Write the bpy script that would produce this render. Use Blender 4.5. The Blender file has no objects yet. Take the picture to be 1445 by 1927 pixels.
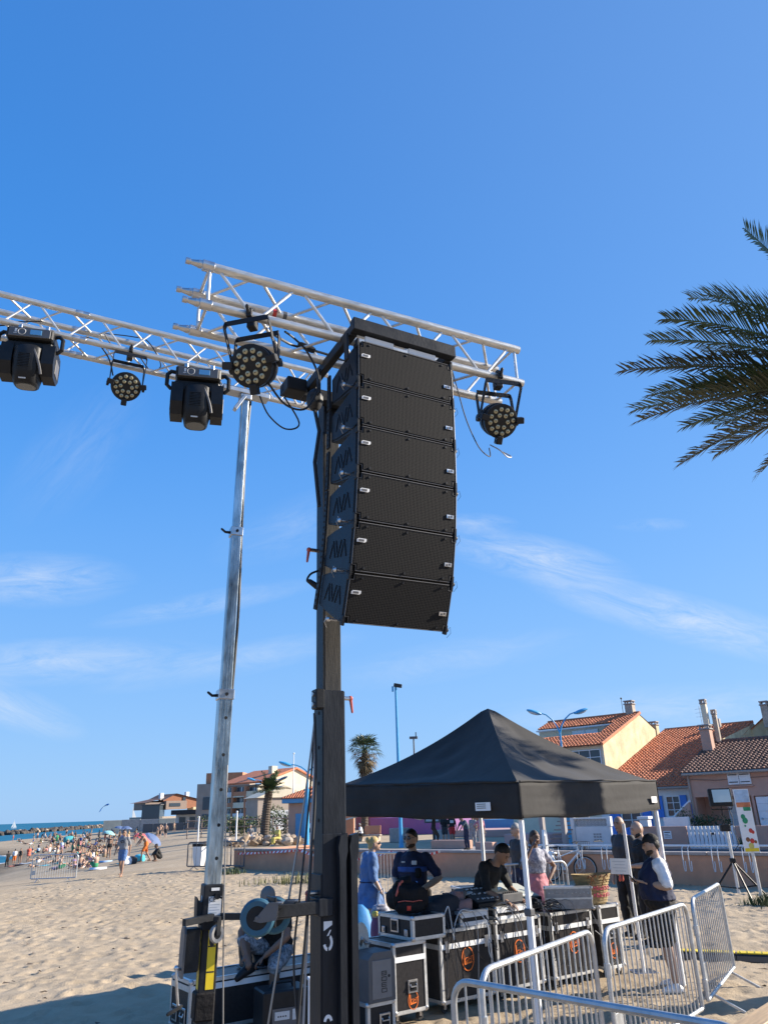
import bpy, math, random
import numpy as np
from mathutils import Matrix, Vector
random.seed(7); RNG = np.random.default_rng(11)
PI = math.pi; rad = math.radians
S = bpy.context.scene; COL = S.collection

# ---------------------------------------------------------------- camera
CAMZ = 2.1; PITCH = rad(22.05); ROLL = rad(1.9); FPX = 1390.0; PW, PH = 1445.0, 1927.0
_f = np.array([0, math.cos(PITCH), math.sin(PITCH)]); _u0 = np.array([0, -math.sin(PITCH), math.cos(PITCH)]); _r0 = np.array([1., 0, 0])
_r = _r0*math.cos(ROLL) - _u0*math.sin(ROLL); _u = _u0*math.cos(ROLL) + _r0*math.sin(ROLL)
cd = bpy.data.cameras.new('camera'); cam = bpy.data.objects.new('camera', cd); COL.objects.link(cam)
cd.sensor_fit = 'VERTICAL'; cd.sensor_height = 36.0; cd.sensor_width = 27.0; cd.lens = 36.0*FPX/PH
cd.clip_start = 0.1; cd.clip_end = 30000
cam.matrix_world = Matrix(((_r[0], _u[0], -_f[0], 0), (_r[1], _u[1], -_f[1], 0), (_r[2], _u[2], -_f[2], CAMZ), (0, 0, 0, 1)))
S.camera = cam
S.render.resolution_x, S.render.resolution_y = 767, 1024
S.view_settings.view_transform = 'Standard'; S.view_settings.look = 'None'
S.view_settings.exposure = 0.0; S.view_settings.gamma = 1.0; S.view_settings.use_curve_mapping = False
S.cycles.max_bounces = 8; S.cycles.use_denoising = True

def D(px, py):                       # direction of a sight line (survey helper)
    return _f + _r*(px - PW/2)/FPX + _u*(PH/2 - py)/FPX
def G(px, py, z=0.0):                # where that sight line meets the level z
    d = D(px, py); t = (z - CAMZ)/d[2]; return np.array([d[0]*t, d[1]*t, z])
def V(px, py, Y):                    # where it meets the vertical plane Y
    d = D(px, py); t = Y/d[1]; return np.array([d[0]*t, Y, CAMZ + d[2]*t])

# ---------------------------------------------------------------- sky and sun
SUN_EL = rad(25); SUN_AZ = rad(12)   # azimuth from +X towards +Y
sdir = np.array([math.cos(SUN_EL)*math.cos(SUN_AZ), math.cos(SUN_EL)*math.sin(SUN_AZ), math.sin(SUN_EL)])
W = bpy.data.worlds.new('World'); S.world = W; W.use_nodes = True
def build_world():
    nt = W.node_tree; N = nt.nodes; Lk = nt.links; N.clear()
    def nd(t, **k):
        n = N.new(t)
        for a, v in k.items(): setattr(n, a, v)
        return n
    def mth(op, a, b=None, c=None, clamp=False):
        n = nd('ShaderNodeMath', operation=op, use_clamp=clamp)
        for i, v in enumerate((a, b, c)):
            if v is None: continue
            if isinstance(v, (int, float)): n.inputs[i].default_value = v
            else: Lk.new(v, n.inputs[i])
        return n.outputs[0]
    sky = nd('ShaderNodeTexSky', sky_type='NISHITA', sun_disc=False, sun_elevation=SUN_EL, sun_rotation=PI/2 - SUN_AZ,
             altitude=0, air_density=1.0, dust_density=0.25, ozone_density=2.2)
    tc = nd('ShaderNodeTexCoord'); sp = nd('ShaderNodeSeparateXYZ'); Lk.new(tc.outputs['Generated'], sp.inputs[0])
    # clear-air colour by height above the horizon, blended with the physical sky; a little brighter towards the sun
    el = nd('ShaderNodeValToRGB'); el.color_ramp.interpolation = 'B_SPLINE'; Lk.new(mth('MAXIMUM', sp.outputs[2], 0.0), el.inputs[0])
    E = el.color_ramp.elements; E[0].position = 0.0; E[0].color = (.290, .540, .900, 1); E[1].position = 1.0; E[1].color = (.020, .160, .58, 1)
    for p_, c_ in ((.12, (.255, .525, .960)), (.30, (.130, .420, .965)), (.50, (.042, .295, .87)), (.72, (.024, .232, .74))): e_ = E.new(p_); e_.color = (*c_, 1)
    dt = nd('ShaderNodeVectorMath', operation='DOT_PRODUCT'); Lk.new(tc.outputs['Generated'], dt.inputs[0]); dt.inputs[1].default_value = tuple(sdir.tolist())
    gl = mth('POWER', mth('MULTIPLY_ADD', dt.outputs['Value'], .5, .5, clamp=True), 3.0)
    wm = nd('ShaderNodeMix', data_type='RGBA'); Lk.new(mth('MULTIPLY', gl, .42), wm.inputs[0]); Lk.new(el.outputs[0], wm.inputs[6]); wm.inputs[7].default_value = (.38, .62, 1.02, 1)
    scl = nd('ShaderNodeVectorMath', operation='SCALE'); Lk.new(wm.outputs[2], scl.inputs[0]); scl.inputs['Scale'].default_value = SKY_GAIN
    hsv = nd('ShaderNodeMix', data_type='RGBA'); hsv.inputs[0].default_value = .92; Lk.new(sky.outputs[0], hsv.inputs[6]); Lk.new(scl.outputs[0], hsv.inputs[7])
    y = mth('MAXIMUM', sp.outputs[1], 0.05); U = mth('DIVIDE', sp.outputs[0], y); Vv = mth('DIVIDE', sp.outputs[2], y)
    def uv(px, py):
        d = D(px, py); return d[0]/d[1], d[2]/d[1]
    tot = None
    # wisps of cirrus: centre, half length, half width, slope, amount
    for (px, py, a, b, rot, amt, seed) in ((1010, 1052, .15, .040, -14, .62, 1.), (1290, 1165, .24, .040, -17, .55, 4.), (70, 1090, .15, .045, -2, .45, 7.),
                                     (90, 1245, .26, .035, 0, .40, 9.), (390, 1135, .17, .020, 9, .30, 12.), (890, 985, .07, .018, -3, .35, 15.), (150, 845, .15, .085, 55, .10, 18.),
                                     (430, 1245, .20, .025, 9, .3, 21.), (20, 1330, .12, .03, -20, .42, 24.), (850, 1240, .2, .03, 8, .2, 27.), (1250, 1335, .3, .035, 2, .3, 30.), (1225, 988, .06, .012, 0, .25, 33.), (570, 985, .15, .05, 20, .15, 35.)):
        u0, v0 = uv(px, py); c, s = math.cos(rad(rot)), math.sin(rad(rot))
        du = mth('SUBTRACT', U, u0); dv = mth('SUBTRACT', Vv, v0)
        lu = mth('ADD', mth('MULTIPLY', du, c), mth('MULTIPLY', dv, s)); lv = mth('SUBTRACT', mth('MULTIPLY', dv, c), mth('MULTIPLY', du, s))
        qa = mth('DIVIDE', lu, a); qb = mth('DIVIDE', lv, b)
        r = mth('SQRT', mth('ADD', mth('MULTIPLY', qa, qa), mth('MULTIPLY', qb, qb)))
        m = mth('SUBTRACT', 1.0, r, clamp=True)
        cb = nd('ShaderNodeCombineXYZ'); Lk.new(mth('MULTIPLY', lu, 9.0), cb.inputs[0]); Lk.new(mth('MULTIPLY', lv, 38.0), cb.inputs[1]); cb.inputs[2].default_value = seed
        nz = nd('ShaderNodeTexNoise'); nz.inputs['Scale'].default_value = 1.0; nz.inputs['Detail'].default_value = 10; nz.inputs['Roughness'].default_value = .72; nz.inputs['Distortion'].default_value = .7
        Lk.new(cb.outputs[0], nz.inputs['Vector'])
        t = mth('MULTIPLY', mth('SUBTRACT', nz.outputs[0], .33), 2.6, clamp=True)
        q = mth('MULTIPLY', mth('MULTIPLY', m, t), amt*1.5, clamp=True)
        tot = q if tot is None else mth('ADD', tot, q, clamp=True)
    mix = nd('ShaderNodeMix', data_type='RGBA'); Lk.new(tot, mix.inputs[0]); Lk.new(hsv.outputs[2], mix.inputs[6]); mix.inputs[7].default_value = (.80*SKY_GAIN, .88*SKY_GAIN, .98*SKY_GAIN, 1)
    bg = nd('ShaderNodeBackground'); bg.inputs[1].default_value = SKY_STRENGTH; Lk.new(mix.outputs[2], bg.inputs[0])
    out = nd('ShaderNodeOutputWorld'); Lk.new(bg.outputs[0], out.inputs[0])
EXPO = 1.1; S.view_settings.exposure = EXPO
SKY_STRENGTH = 0.12; SKY_GAIN = 1.0/(SKY_STRENGTH*2**EXPO)
build_world()
sl = bpy.data.lights.new('sun', 'SUN'); sl.energy = 4.8; sl.angle = rad(0.53); sl.color = (1.0, .90, .76)
sun = bpy.data.objects.new('sun', sl); COL.objects.link(sun)
sun.rotation_euler = Vector(sdir.tolist()).to_track_quat('Z', 'Y').to_euler()

# ---------------------------------------------------------------- materials
def mat(name, col, rough=.6, metal=0., var=.0, vs=6., bump=0., bs=60., spec=.5, dark=None, stretch=None, trans=0., alpha=None, sheen=0.):
    m = bpy.data.materials.new(name); m.use_nodes = True; nt = m.node_tree; N = nt.nodes; Lk = nt.links; b = N['Principled BSDF']
    b.inputs['Base Color'].default_value = (*col, 1); b.inputs['Roughness'].default_value = rough; b.inputs['Metallic'].default_value = metal
    b.inputs['Specular IOR Level'].default_value = spec
    if trans: b.inputs['Transmission Weight'].default_value = trans
    if sheen: b.inputs['Sheen Weight'].default_value = sheen
    if var or bump:
        tc = N.new('ShaderNodeTexCoord'); mp = N.new('ShaderNodeMapping'); Lk.new(tc.outputs['Object'], mp.inputs[0])
        if stretch: mp.inputs['Scale'].default_value = stretch
    if var:
        n = N.new('ShaderNodeTexNoise'); n.inputs['Scale'].default_value = vs; n.inputs['Detail'].default_value = 7; n.inputs['Roughness'].default_value = .65; Lk.new(mp.outputs[0], n.inputs['Vector'])
        cr = N.new('ShaderNodeValToRGB'); cr.color_ramp.elements[0].position = .32; cr.color_ramp.elements[1].position = .68
        d = dark if dark else tuple(c*(1 - var) for c in col)
        cr.color_ramp.elements[0].color = (*d, 1); cr.color_ramp.elements[1].color = (*tuple(min(1, c*(1 + var*.5)) for c in col), 1)
        Lk.new(n.outputs[0], cr.inputs[0]); Lk.new(cr.outputs[0], b.inputs['Base Color'])
        mr = N.new('ShaderNodeMapRange'); mr.inputs[3].default_value = max(0, rough - .12); mr.inputs[4].default_value = min(1, rough + .15); Lk.new(n.outputs[0], mr.inputs[0]); Lk.new(mr.outputs[0], b.inputs['Roughness'])
    if bump:
        n2 = N.new('ShaderNodeTexNoise'); n2.inputs['Scale'].default_value = bs; n2.inputs['Detail'].default_value = 5; Lk.new(mp.outputs[0], n2.inputs['Vector'])
        bp = N.new('ShaderNodeBump'); bp.inputs['Strength'].default_value = bump; bp.inputs['Distance'].default_value = .02; Lk.new(n2.outputs[0], bp.inputs['Height']); Lk.new(bp.outputs[0], b.inputs['Normal'])
    return m
M = {}
def mk(k, *a, **kw): M[k] = mat(k, *a, **kw)
mk('alu', (.64, .625, .59), .38, .75, .28, 9, .12, 90, stretch=(1, 6, 6))
mk('alu_weld', (.66, .66, .65), .42, .7, .2, 14)
mk('galv', (.50, .56, .58), .30, .9, .45, 5, .1, 30, stretch=(3, 3, .7), dark=(.16, .18, .19))
mk('galv_tube', (.50, .52, .54), .40, .75, .22, 10, .06, 60)
mk('black_paint', (.020, .022, .026), .48, 0, .35, 12, .08, 70, spec=.22)
mk('tower_black', (.017, .020, .026), .42, .1, .45, 7, .08, 50, stretch=(2.5, 2.5, .5), spec=.22)
mk('tower_worn', (.028, .026, .024), .5, .35, .7, 9, .1, 60, stretch=(5, 5, .35), dark=(.012, .013, .015))
mk('cab_black', (.014, .015, .018), .55, 0, .3, 20, .15, 200)
mk('plastic', (.016, .017, .019), .42, 0, .3, 15, .05, 120, spec=.22)
mk('plastic_gray', (.10, .10, .105), .5, 0, .15, 12)
mk('rubber', (.018, .018, .019), .8, 0, .2, 20)
mk('steel', (.55, .55, .56), .3, .95, .2, 14)
mk('lens', (.36, .33, .22), .12, .3)
mk('lens_ring', (.05, .05, .05), .3, .5)
mk('screen_blue', (.10, .30, .55), .15)
mk('white', (.78, .78, .77), .5, 0, .06, 8)
mk('white_paint', (.74, .75, .76), .55, 0, .10, 3, .05, 40)
mk('label_gray', (.52, .54, .56), .4, 0, .1, 30)
mk('ink', (.02, .02, .022), .6)
mk('yellow', (.80, .58, .02), .45, 0, .10, 10)
mk('yellow_dirty', (.62, .50, .04), .55, 0, .4, 14, dark=(.3, .24, .05))
mk('red', (.55, .045, .03), .4, 0, .15, 20)
mk('red_lever', (.52, .10, .07), .45, 0, .2, 30)
mk('blue_tyre', (.022, .10, .16), .6, 0, .2, 20)
mk('gray_tyre', (.30, .29, .28), .7, 0, .2, 20)
mk('orange', (.80, .17, .015), .5, 0, .1, 20)
mk('laminate', (.030, .028, .029), .34, 0, .25, 30, .12, 260, spec=.22)
mk('tent', (.027, .0255, .025), .8, 0, .45, 1.6, .3, 6, sheen=.10, spec=.3)
mk('wood_board', (.50, .34, .18), .55, 0, .3, 5, .05, 40, stretch=(1, 9, 9))
mk('cable_black', (.014, .014, .015), .55)
mk('cable_gray', (.30, .30, .31), .5)
mk('wire', (.28, .27, .26), .4, .7)
mk('plaster_pink', (.50, .30, .225), .85, 0, .12, 1.5, .15, 30)
mk('plaster_wall', (.56, .29, .18), .85, 0, .16, 1.8, .15, 30)
mk('wall_cap', (.34, .30, .28), .8, 0, .2, 4)
mk('plaster_yellow', (.66, .56, .35), .85, 0, .22, 1.1, .12, 30, dark=(.44, .34, .20))
mk('plaster_white', (.70, .70, .69), .8, 0, .10, 2, .1, 30)
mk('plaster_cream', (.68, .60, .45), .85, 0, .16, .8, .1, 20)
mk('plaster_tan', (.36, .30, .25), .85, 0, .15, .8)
mk('plaster_orange', (.50, .22, .12), .85, 0, .15, 1)
mk('blue_paint', (.035, .20, .62), .5, 0, .12, 3)
mk('blue_lamp', (.05, .33, .62), .45, 0, .12, 4)
mk('blue_trim', (.10, .30, .52), .6, 0, .1, 2)
mk('tile_red', (.62, .215, .095), .8, 0, .45, 4, .15, 30, dark=(.30, .10, .055))
mk('tile_brown', (.20, .105, .075), .85, 0, .5, 4, .15, 30, dark=(.09, .055, .045))
mk('glass_dark', (.045, .06, .075), .08, 0)
mk('dark_hole', (.012, .012, .013), .9)
mk('stone', (.44, .37, .30), .85, 0, .35, 3, .3, 12)
mk('stone_gray', (.40, .38, .36), .85, 0, .3, 3, .3, 12)
mk('rock_dark', (.085, .070, .058), .85, 0, .5, .6, .4, 3)
mk('rock_tan', (.40, .30, .21), .85, 0, .45, .7, .3, 3)
mk('wood_clad', (.30, .115, .055), .7, 0, .35, 2, .1, 12, stretch=(1, 1, 6))
mk('wood_gray', (.27, .20, .16), .75, 0, .3, 2, stretch=(1, 1, 6))
mk('trunk', (.105, .080, .060), .9, 0, .5, 9, .7, 14)
mk('frond', (.070, .105, .040), .5, 0, .5, 3, dark=(.028, .050, .024))
mk('frond_olive', (.078, .084, .040), .55, 0, .5, 3, dark=(.034, .038, .024))
mk('frond_dry', (.16, .115, .055), .7, 0, .4, 3)
mk('leaf', (.055, .085, .025), .6, 0, .5, 4)
mk('dry_grass', (.20, .20, .075), .8, 0, .4, 4)
mk('pave', (.36, .345, .33), .8, 0, .18, .35, .1, 20)
mk('purple', (.26, .11, .30), .7, 0, .1, .5)
mk('pinkred', (.42, .085, .085), .7, 0, .1, .5)
mk('yellowstep', (.72, .50, .05), .7, 0, .1, .5)
mk('terrace_pink', (.52, .32, .28), .7, 0, .1, .5)
mk('basket', (.44, .32, .16), .85, 0, .35, 9, .5, 70, stretch=(1, 1, 5))
mk('leather', (.22, .085, .03), .6)
mk('pink_yarn', (.75, .10, .22), .8)
mk('kite', (.03, .20, .55), .6)
mk('sail', (.7, .7, .68), .7)
mk('hatch', (.44, .46, .42), .45, 0, .06, 9)
mk('carbag_blue', (.02, .22, .55), .6, 0, .3, 8)
mk('bag_purple', (.16, .07, .16), .7, 0, .3, 8, .2, 20)
mk('bag_black', (.012, .011, .012), .75, 0, .4, 9, .5, 22, spec=.22)
mk('coat', (.022, .024, .032), .8, 0, .4, 7, .5, 22)
mk('coat_pink', (.32, .19, .18), .8, 0, .3, 7, .5, 22)
mk('tape_white', (.75, .74, .73), .5); mk('tape_red', (.62, .05, .05), .5)
mk('reel', (.52, .50, .45), .5, 0, .2, 10)
mk('umbrella_blue', (.10, .15, .28), .7); mk('umbrella_teal', (.25, .5, .52), .7); mk('umbrella_red', (.55, .12, .12), .7)
mk('bottle', (.45, .68, .85), .08, 0, trans=.75)
for k, c in dict(skin_light=(.44, .28, .20), skin_tan=(.31, .18, .12), skin_brown=(.18, .10, .065), skin_dark=(.12, .06, .04)).items(): mk(k, c, .55, 0, .10, 14)
for k, c in dict(navy=(.012, .018, .055), navy_teal=(.03, .06, .09), black=(.010, .010, .011), denim=(.085, .17, .36), charcoal=(.045, .046, .05), gray=(.22, .23, .25), royal=(.03, .09, .32), teal=(.05, .33, .38), green=(.04, .30, .14),
                 coral=(.66, .14, .09), pink=(.58, .22, .25), orange_cl=(.75, .18, .03), yellow_cl=(.62, .52, .14), tan_cl=(.36, .27, .18), whitecl=(.82, .82, .83), lilac=(.40, .26, .46), turq=(.06, .42, .55), red_cl=(.5, .03, .03), beige=(.50, .42, .34), paleblue=(.42, .55, .70)).items():
    mk('c_' + k, c, .8, 0, .25, 7, .9, 11)
mk('c_print', (.30, .32, .35), .8, 0, .9, 26, .3, 16, dark=(.008, .012, .02)); mk('c_floral', (.40, .40, .44), .8, 0, .7, 22, .3, 16, dark=(.08, .09, .15))
for k, c in dict(hair_black=(.010, .009, .009), hair_brown=(.05, .028, .015), hair_blond=(.55, .38, .15), hair_gray=(.30, .29, .28)).items(): mk(k, c, .6, 0, .35, 30, .5, 60)

def sand_mat():
    m = bpy.data.materials.new('sand'); m.use_nodes = True; nt = m.node_tree; N = nt.nodes; Lk = nt.links; b = N['Principled BSDF']
    tc = N.new('ShaderNodeTexCoord')
    def noise(sc, det=6, ro=.6):
        n = N.new('ShaderNodeTexNoise'); n.inputs['Scale'].default_value = sc; n.inputs['Detail'].default_value = det; n.inputs['Roughness'].default_value = ro; Lk.new(tc.outputs['Object'], n.inputs['Vector']); return n
    n1 = noise(.22); n2 = noise(2.2); n3 = noise(45, 3)
    cr = N.new('ShaderNodeValToRGB'); e = cr.color_ramp.elements; e[0].position = .28; e[0].color = (.32, .245, .16, 1); e[1].position = .70; e[1].color = (.47, .38, .27, 1)
    mx = N.new('ShaderNodeMix'); mx.data_type = 'FLOAT'; mx.inputs[0].default_value = .5; Lk.new(n1.outputs[0], mx.inputs[2]); Lk.new(n2.outputs[0], mx.inputs[3]); Lk.new(mx.outputs[0], cr.inputs[0])
    # damp sand close to the waterline is darker: driven by height above the sea
    geo = N.new('ShaderNodeNewGeometry'); sp = N.new('ShaderNodeSeparateXYZ'); Lk.new(geo.outputs['Position'], sp.inputs[0])
    mr = N.new('ShaderNodeMapRange'); mr.inputs[1].default_value = -2.75; mr.inputs[2].default_value = -2.15; mr.inputs[3].default_value = .45; mr.inputs[4].default_value = 1.0; Lk.new(sp.outputs[2], mr.inputs[0])
    mu = N.new('ShaderNodeMix'); mu.data_type = 'RGBA'; mu.blend_type = 'MULTIPLY'; mu.inputs[0].default_value = 1; Lk.new(cr.outputs[0], mu.inputs[6]); Lk.new(mr.outputs[0], mu.inputs[7])
    Lk.new(mu.outputs[2], b.inputs['Base Color']); b.inputs['Roughness'].default_value = .95; b.inputs['Specular IOR Level'].default_value = .15
    bp = N.new('ShaderNodeBump'); bp.inputs['Strength'].default_value = .5; bp.inputs['Distance'].default_value = .02
    ad = N.new('ShaderNodeMath'); ad.operation = 'ADD'; n4 = noise(9, 4); Lk.new(n4.outputs[0], ad.inputs[0]); Lk.new(n3.outputs[0], ad.inputs[1]); Lk.new(ad.outputs[0], bp.inputs['Height']); Lk.new(bp.outputs[0], b.inputs['Normal'])
    return m
M['sand'] = sand_mat()
def sea_mat():
    m = bpy.data.materials.new('sea'); m.use_nodes = True; nt = m.node_tree; N = nt.nodes; Lk = nt.links; b = N['Principled BSDF']
    tc = N.new('ShaderNodeTexCoord'); mp = N.new('ShaderNodeMapping'); mp.inputs['Scale'].default_value = (.05, .22, .2); Lk.new(tc.outputs['Object'], mp.inputs[0])
    n = N.new('ShaderNodeTexNoise'); n.inputs['Scale'].default_value = 1; n.inputs['Detail'].default_value = 8; Lk.new(mp.outputs[0], n.inputs['Vector'])
    cr = N.new('ShaderNodeValToRGB'); cr.color_ramp.elements[0].position = .35; cr.color_ramp.elements[0].color = (.004, .085, .16, 1); cr.color_ramp.elements[1].position = .72; cr.color_ramp.elements[1].color = (.010, .16, .24, 1)
    Lk.new(n.outputs[0], cr.inputs[0]); Lk.new(cr.outputs[0], b.inputs['Base Color']); b.inputs['Roughness'].default_value = .55; b.inputs['Specular IOR Level'].default_value = .25
    bp = N.new('ShaderNodeBump'); bp.inputs['Strength'].default_value = .6; bp.inputs['Distance'].default_value = .3; Lk.new(n.outputs[0], bp.inputs['Height']); Lk.new(bp.outputs[0], b.inputs['Normal'])
    return m
M['sea'] = sea_mat()
def grille_mat():
    m = bpy.data.materials.new('grille'); m.use_nodes = True; nt = m.node_tree; N = nt.nodes; Lk = nt.links; b = N['Principled BSDF']
    tc = N.new('ShaderNodeTexCoord'); v = N.new('ShaderNodeTexVoronoi'); v.inputs['Scale'].default_value = 125; v.inputs['Randomness'].default_value = .12; Lk.new(tc.outputs['Object'], v.inputs['Vector'])
    cr = N.new('ShaderNodeValToRGB'); cr.color_ramp.elements[0].position = .25; cr.color_ramp.elements[0].color = (.006, .006, .007, 1); cr.color_ramp.elements[1].position = .55; cr.color_ramp.elements[1].color = (.016, .0155, .0155, 1)
    Lk.new(v.outputs['Distance'], cr.inputs[0]); Lk.new(cr.outputs[0], b.inputs['Base Color']); b.inputs['Roughness'].default_value = .75; b.inputs['Specular IOR Level'].default_value = .15
    bp = N.new('ShaderNodeBump'); bp.inputs['Strength'].default_value = .5; bp.inputs['Distance'].default_value = .003; Lk.new(v.outputs['Distance'], bp.inputs['Height']); Lk.new(bp.outputs[0], b.inputs['Normal'])
    return m
M['grille'] = grille_mat()

# ---------------------------------------------------------------- mesh helpers
def unit(v):
    v = np.asarray(v, float); n = np.linalg.norm(v); return v/n if n > 1e-12 else v
def rotz(a): c, s = math.cos(a), math.sin(a); return np.array([[c, -s, 0], [s, c, 0], [0, 0, 1.]])
def rotx(a): c, s = math.cos(a), math.sin(a); return np.array([[1., 0, 0], [0, c, -s], [0, s, c]])
def roty(a): c, s = math.cos(a), math.sin(a); return np.array([[c, 0, s], [0, 1., 0], [-s, 0, c]])
def frame(t, hint=(0, 0, 1)):
    t = unit(t); h = np.asarray(hint, float)
    if abs(t @ unit(h)) > .97: h = np.array([1., 0, 0]) if abs(t[0]) < .9 else np.array([0, 1., 0])
    x = unit(np.cross(h, t)); return x, np.cross(t, x)
class MB:
    def __init__(s): s.v = []; s.f = []; s.m = []
    def add(s, vs, fs, mi=0):
        o = len(s.v); s.v += [tuple(map(float, p)) for p in vs]; s.f += [tuple(i + o for i in f) for f in fs]; s.m += [mi]*len(fs); return s
    def box(s, c, d, R=None, bev=0., mi=0):
        c = np.asarray(c, float); h = np.asarray(d, float)/2; R = np.eye(3) if R is None else R
        if bev <= 0:
            P = [np.array([x, y, z])*h for z in (-1, 1) for y in (-1, 1) for x in (-1, 1)]
            F = [(0, 2, 3, 1), (4, 5, 7, 6), (0, 1, 5, 4), (2, 6, 7, 3), (0, 4, 6, 2), (1, 3, 7, 5)]
        else:
            b = min(bev, min(h)*.9); P = []; ix = {}
            for sx in (-1, 1):
                for sy in (-1, 1):
                    for sz in (-1, 1):
                        sg = np.array([sx, sy, sz])
                        for k in range(3):
                            q = sg*(h - b); q[k] = sg[k]*h[k]; ix[(sx, sy, sz, k)] = len(P); P.append(q)
            F = []
            for k in range(3):
                i, j = (k + 1) % 3, (k + 2) % 3
                for sg in (-1, 1):
                    q = []
                    for a, c2 in ((-1, -1), (1, -1), (1, 1), (-1, 1)):
                        t = [0, 0, 0]; t[k] = sg; t[i] = a; t[j] = c2; q.append(ix[(*t, k)])
                    F.append(tuple(q if sg > 0 else q[::-1]))
            for k in range(3):
                i, j = (k + 1) % 3, (k + 2) % 3
                for a in (-1, 1):
                    for c2 in (-1, 1):
                        def g(e, kk): t = [0, 0, 0]; t[k] = e; t[i] = a; t[j] = c2; return ix[(*t, kk)]
                        q = (g(-1, i), g(1, i), g(1, j), g(-1, j)); F.append(q if a*c2 < 0 else q[::-1])
            for sx in (-1, 1):
                for sy in (-1, 1):
                    for sz in (-1, 1):
                        q = tuple(ix[(sx, sy, sz, k)] for k in range(3)); F.append(q if sx*sy*sz > 0 else q[::-1])
        return s.add([c + R @ p for p in P], F, mi)
    def tube(s, pts, r, n=8, cap=True, mi=0, sq=1., hint=(0, 0, 1), closed=False):
        P = [np.asarray(p, float) for p in pts]; k = len(P); rr = [r]*k if np.isscalar(r) else list(r); o = len(s.v); X = None; VV = []
        for i in range(k):
            if closed: t = P[(i + 1) % k] - P[i - 1]
            else: t = P[min(i + 1, k - 1)] - P[max(i - 1, 0)]
            t = unit(t)
            if X is None: X, Y = frame(t, hint)
            else: X = unit(X - t*(X @ t)); Y = np.cross(t, X)
            for j in range(n):
                a = 2*PI*(j + .5)/n; VV.append(P[i] + rr[i]*(math.cos(a)*X + sq*math.sin(a)*Y))
        F = [(i*n + j, i*n + (j + 1) % n, ((i + 1) % k)*n + (j + 1) % n, ((i + 1) % k)*n + j) for i in range(k if closed else k - 1) for j in range(n)]
        if cap and not closed: F += [tuple(range(n))[::-1], tuple((k - 1)*n + j for j in range(n))]
        return s.add(VV, F, mi)
    def limb(s, pts, rr, n=10, sub=3):       # rounded, tapering
        P = [np.asarray(p, float) for p in pts]; A = []; R = []
        for i in range(len(P) - 1):
            for q in range(sub):
                t = q/sub; A.append(P[i]*(1 - t) + P[i + 1]*t); R.append(rr[i]*(1 - t) + rr[i + 1]*t)
        A.append(P[-1]); R.append(rr[-1])
        t0 = unit(A[0] - A[1]); t1 = unit(A[-1] - A[-2]); r0, r1 = R[0], R[-1]
        A = [A[0] + t0*r0*.98, A[0] + t0*r0*.7] + A + [A[-1] + t1*r1*.7, A[-1] + t1*r1*.98]; R = [r0*.2, r0*.72] + R + [r1*.72, r1*.2]
        return s.tube(A, R, n)
    def ell(s, c, r, R=None, nu=14, nv=9, mi=0, fn=None):
        c = np.asarray(c, float); R = np.eye(3) if R is None else R; r = np.asarray([r]*3 if np.isscalar(r) else r, float); P = []
        for i in range(nv + 1):
            th = PI*i/nv
            for j in range(nu):
                ph = 2*PI*j/nu; d = np.array([math.sin(th)*math.cos(ph), math.sin(th)*math.sin(ph), math.cos(th)])
                if fn: d = fn(d)
                P.append(c + R @ (d*r))
        F = [(i*nu + j, (i + 1)*nu + j, (i + 1)*nu + (j + 1) % nu, i*nu + (j + 1) % nu) for i in range(nv) for j in range(nu)]
        return s.add(P, F, mi)
    def cyl(s, p, q, r, r2=None, n=16, mi=0): return s.tube([p, q], [r, r if r2 is None else r2], n, mi=mi)
    def prism(s, poly, d0, d1, O=(0, 0, 0), X=(1, 0, 0), Y=(0, 0, 1), mi=0):   # polygon in (X,Y), extruded along X×Y from d0 to d1
        O = np.asarray(O, float); X = np.asarray(X, float); Y = np.asarray(Y, float); Z = np.cross(X, Y); n = len(poly)
        P = [O + X*a + Y*b + Z*d for d in (d0, d1) for a, b in poly]
        return s.add(P, [tuple(range(n))[::-1], tuple(range(n, 2*n))] + [(i, (i + 1) % n, n + (i + 1) % n, n + i) for i in range(n)], mi)
    def lathe(s, prof, c=(0, 0, 0), R=None, n=20, mi=0):
        R = np.eye(3) if R is None else R; c = np.asarray(c, float)
        P = [c + R @ np.array([r*math.cos(2*PI*j/n), r*math.sin(2*PI*j/n), z]) for r, z in prof for j in range(n)]; k = len(prof)
        return s.add(P, [(i*n + j, i*n + (j + 1) % n, (i + 1)*n + (j + 1) % n, (i + 1)*n + j) for i in range(k - 1) for j in range(n)], mi)
    def loft(s, rings, mi=0, cap=True):
        n = len(rings[0]); k = len(rings); P = [p for r in rings for p in r]
        F = [(i*n + j, i*n + (j + 1) % n, (i + 1)*n + (j + 1) % n, (i + 1)*n + j) for i in range(k - 1) for j in range(n)]
        if cap: F += [tuple(range(n))[::-1], tuple((k - 1)*n + j for j in range(n))]
        return s.add(P, F, mi)
    def mesh(s, name, mats=None, smooth=30):
        me = bpy.data.meshes.new(name); me.from_pydata(s.v, [], s.f)
        for m in ([] if mats is None else mats if isinstance(mats, (list, tuple)) else [mats]): me.materials.append(M[m] if isinstance(m, str) else m)
        if any(s.m): me.polygons.foreach_set('material_index', s.m)
        fixn(me)
        if smooth: me.shade_smooth(); me.set_sharp_from_angle(angle=rad(smooth))
        me.update(); return me
    def build(s, name, mats, parent=None, smooth=30, loc=None, rz=None): return link(name, s.mesh(name, mats, smooth), parent, loc, rz)
def fixn(me):
    import bmesh
    b = bmesh.new(); b.from_mesh(me); bmesh.ops.recalc_face_normals(b, faces=b.faces); b.to_mesh(me); b.free()
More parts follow.
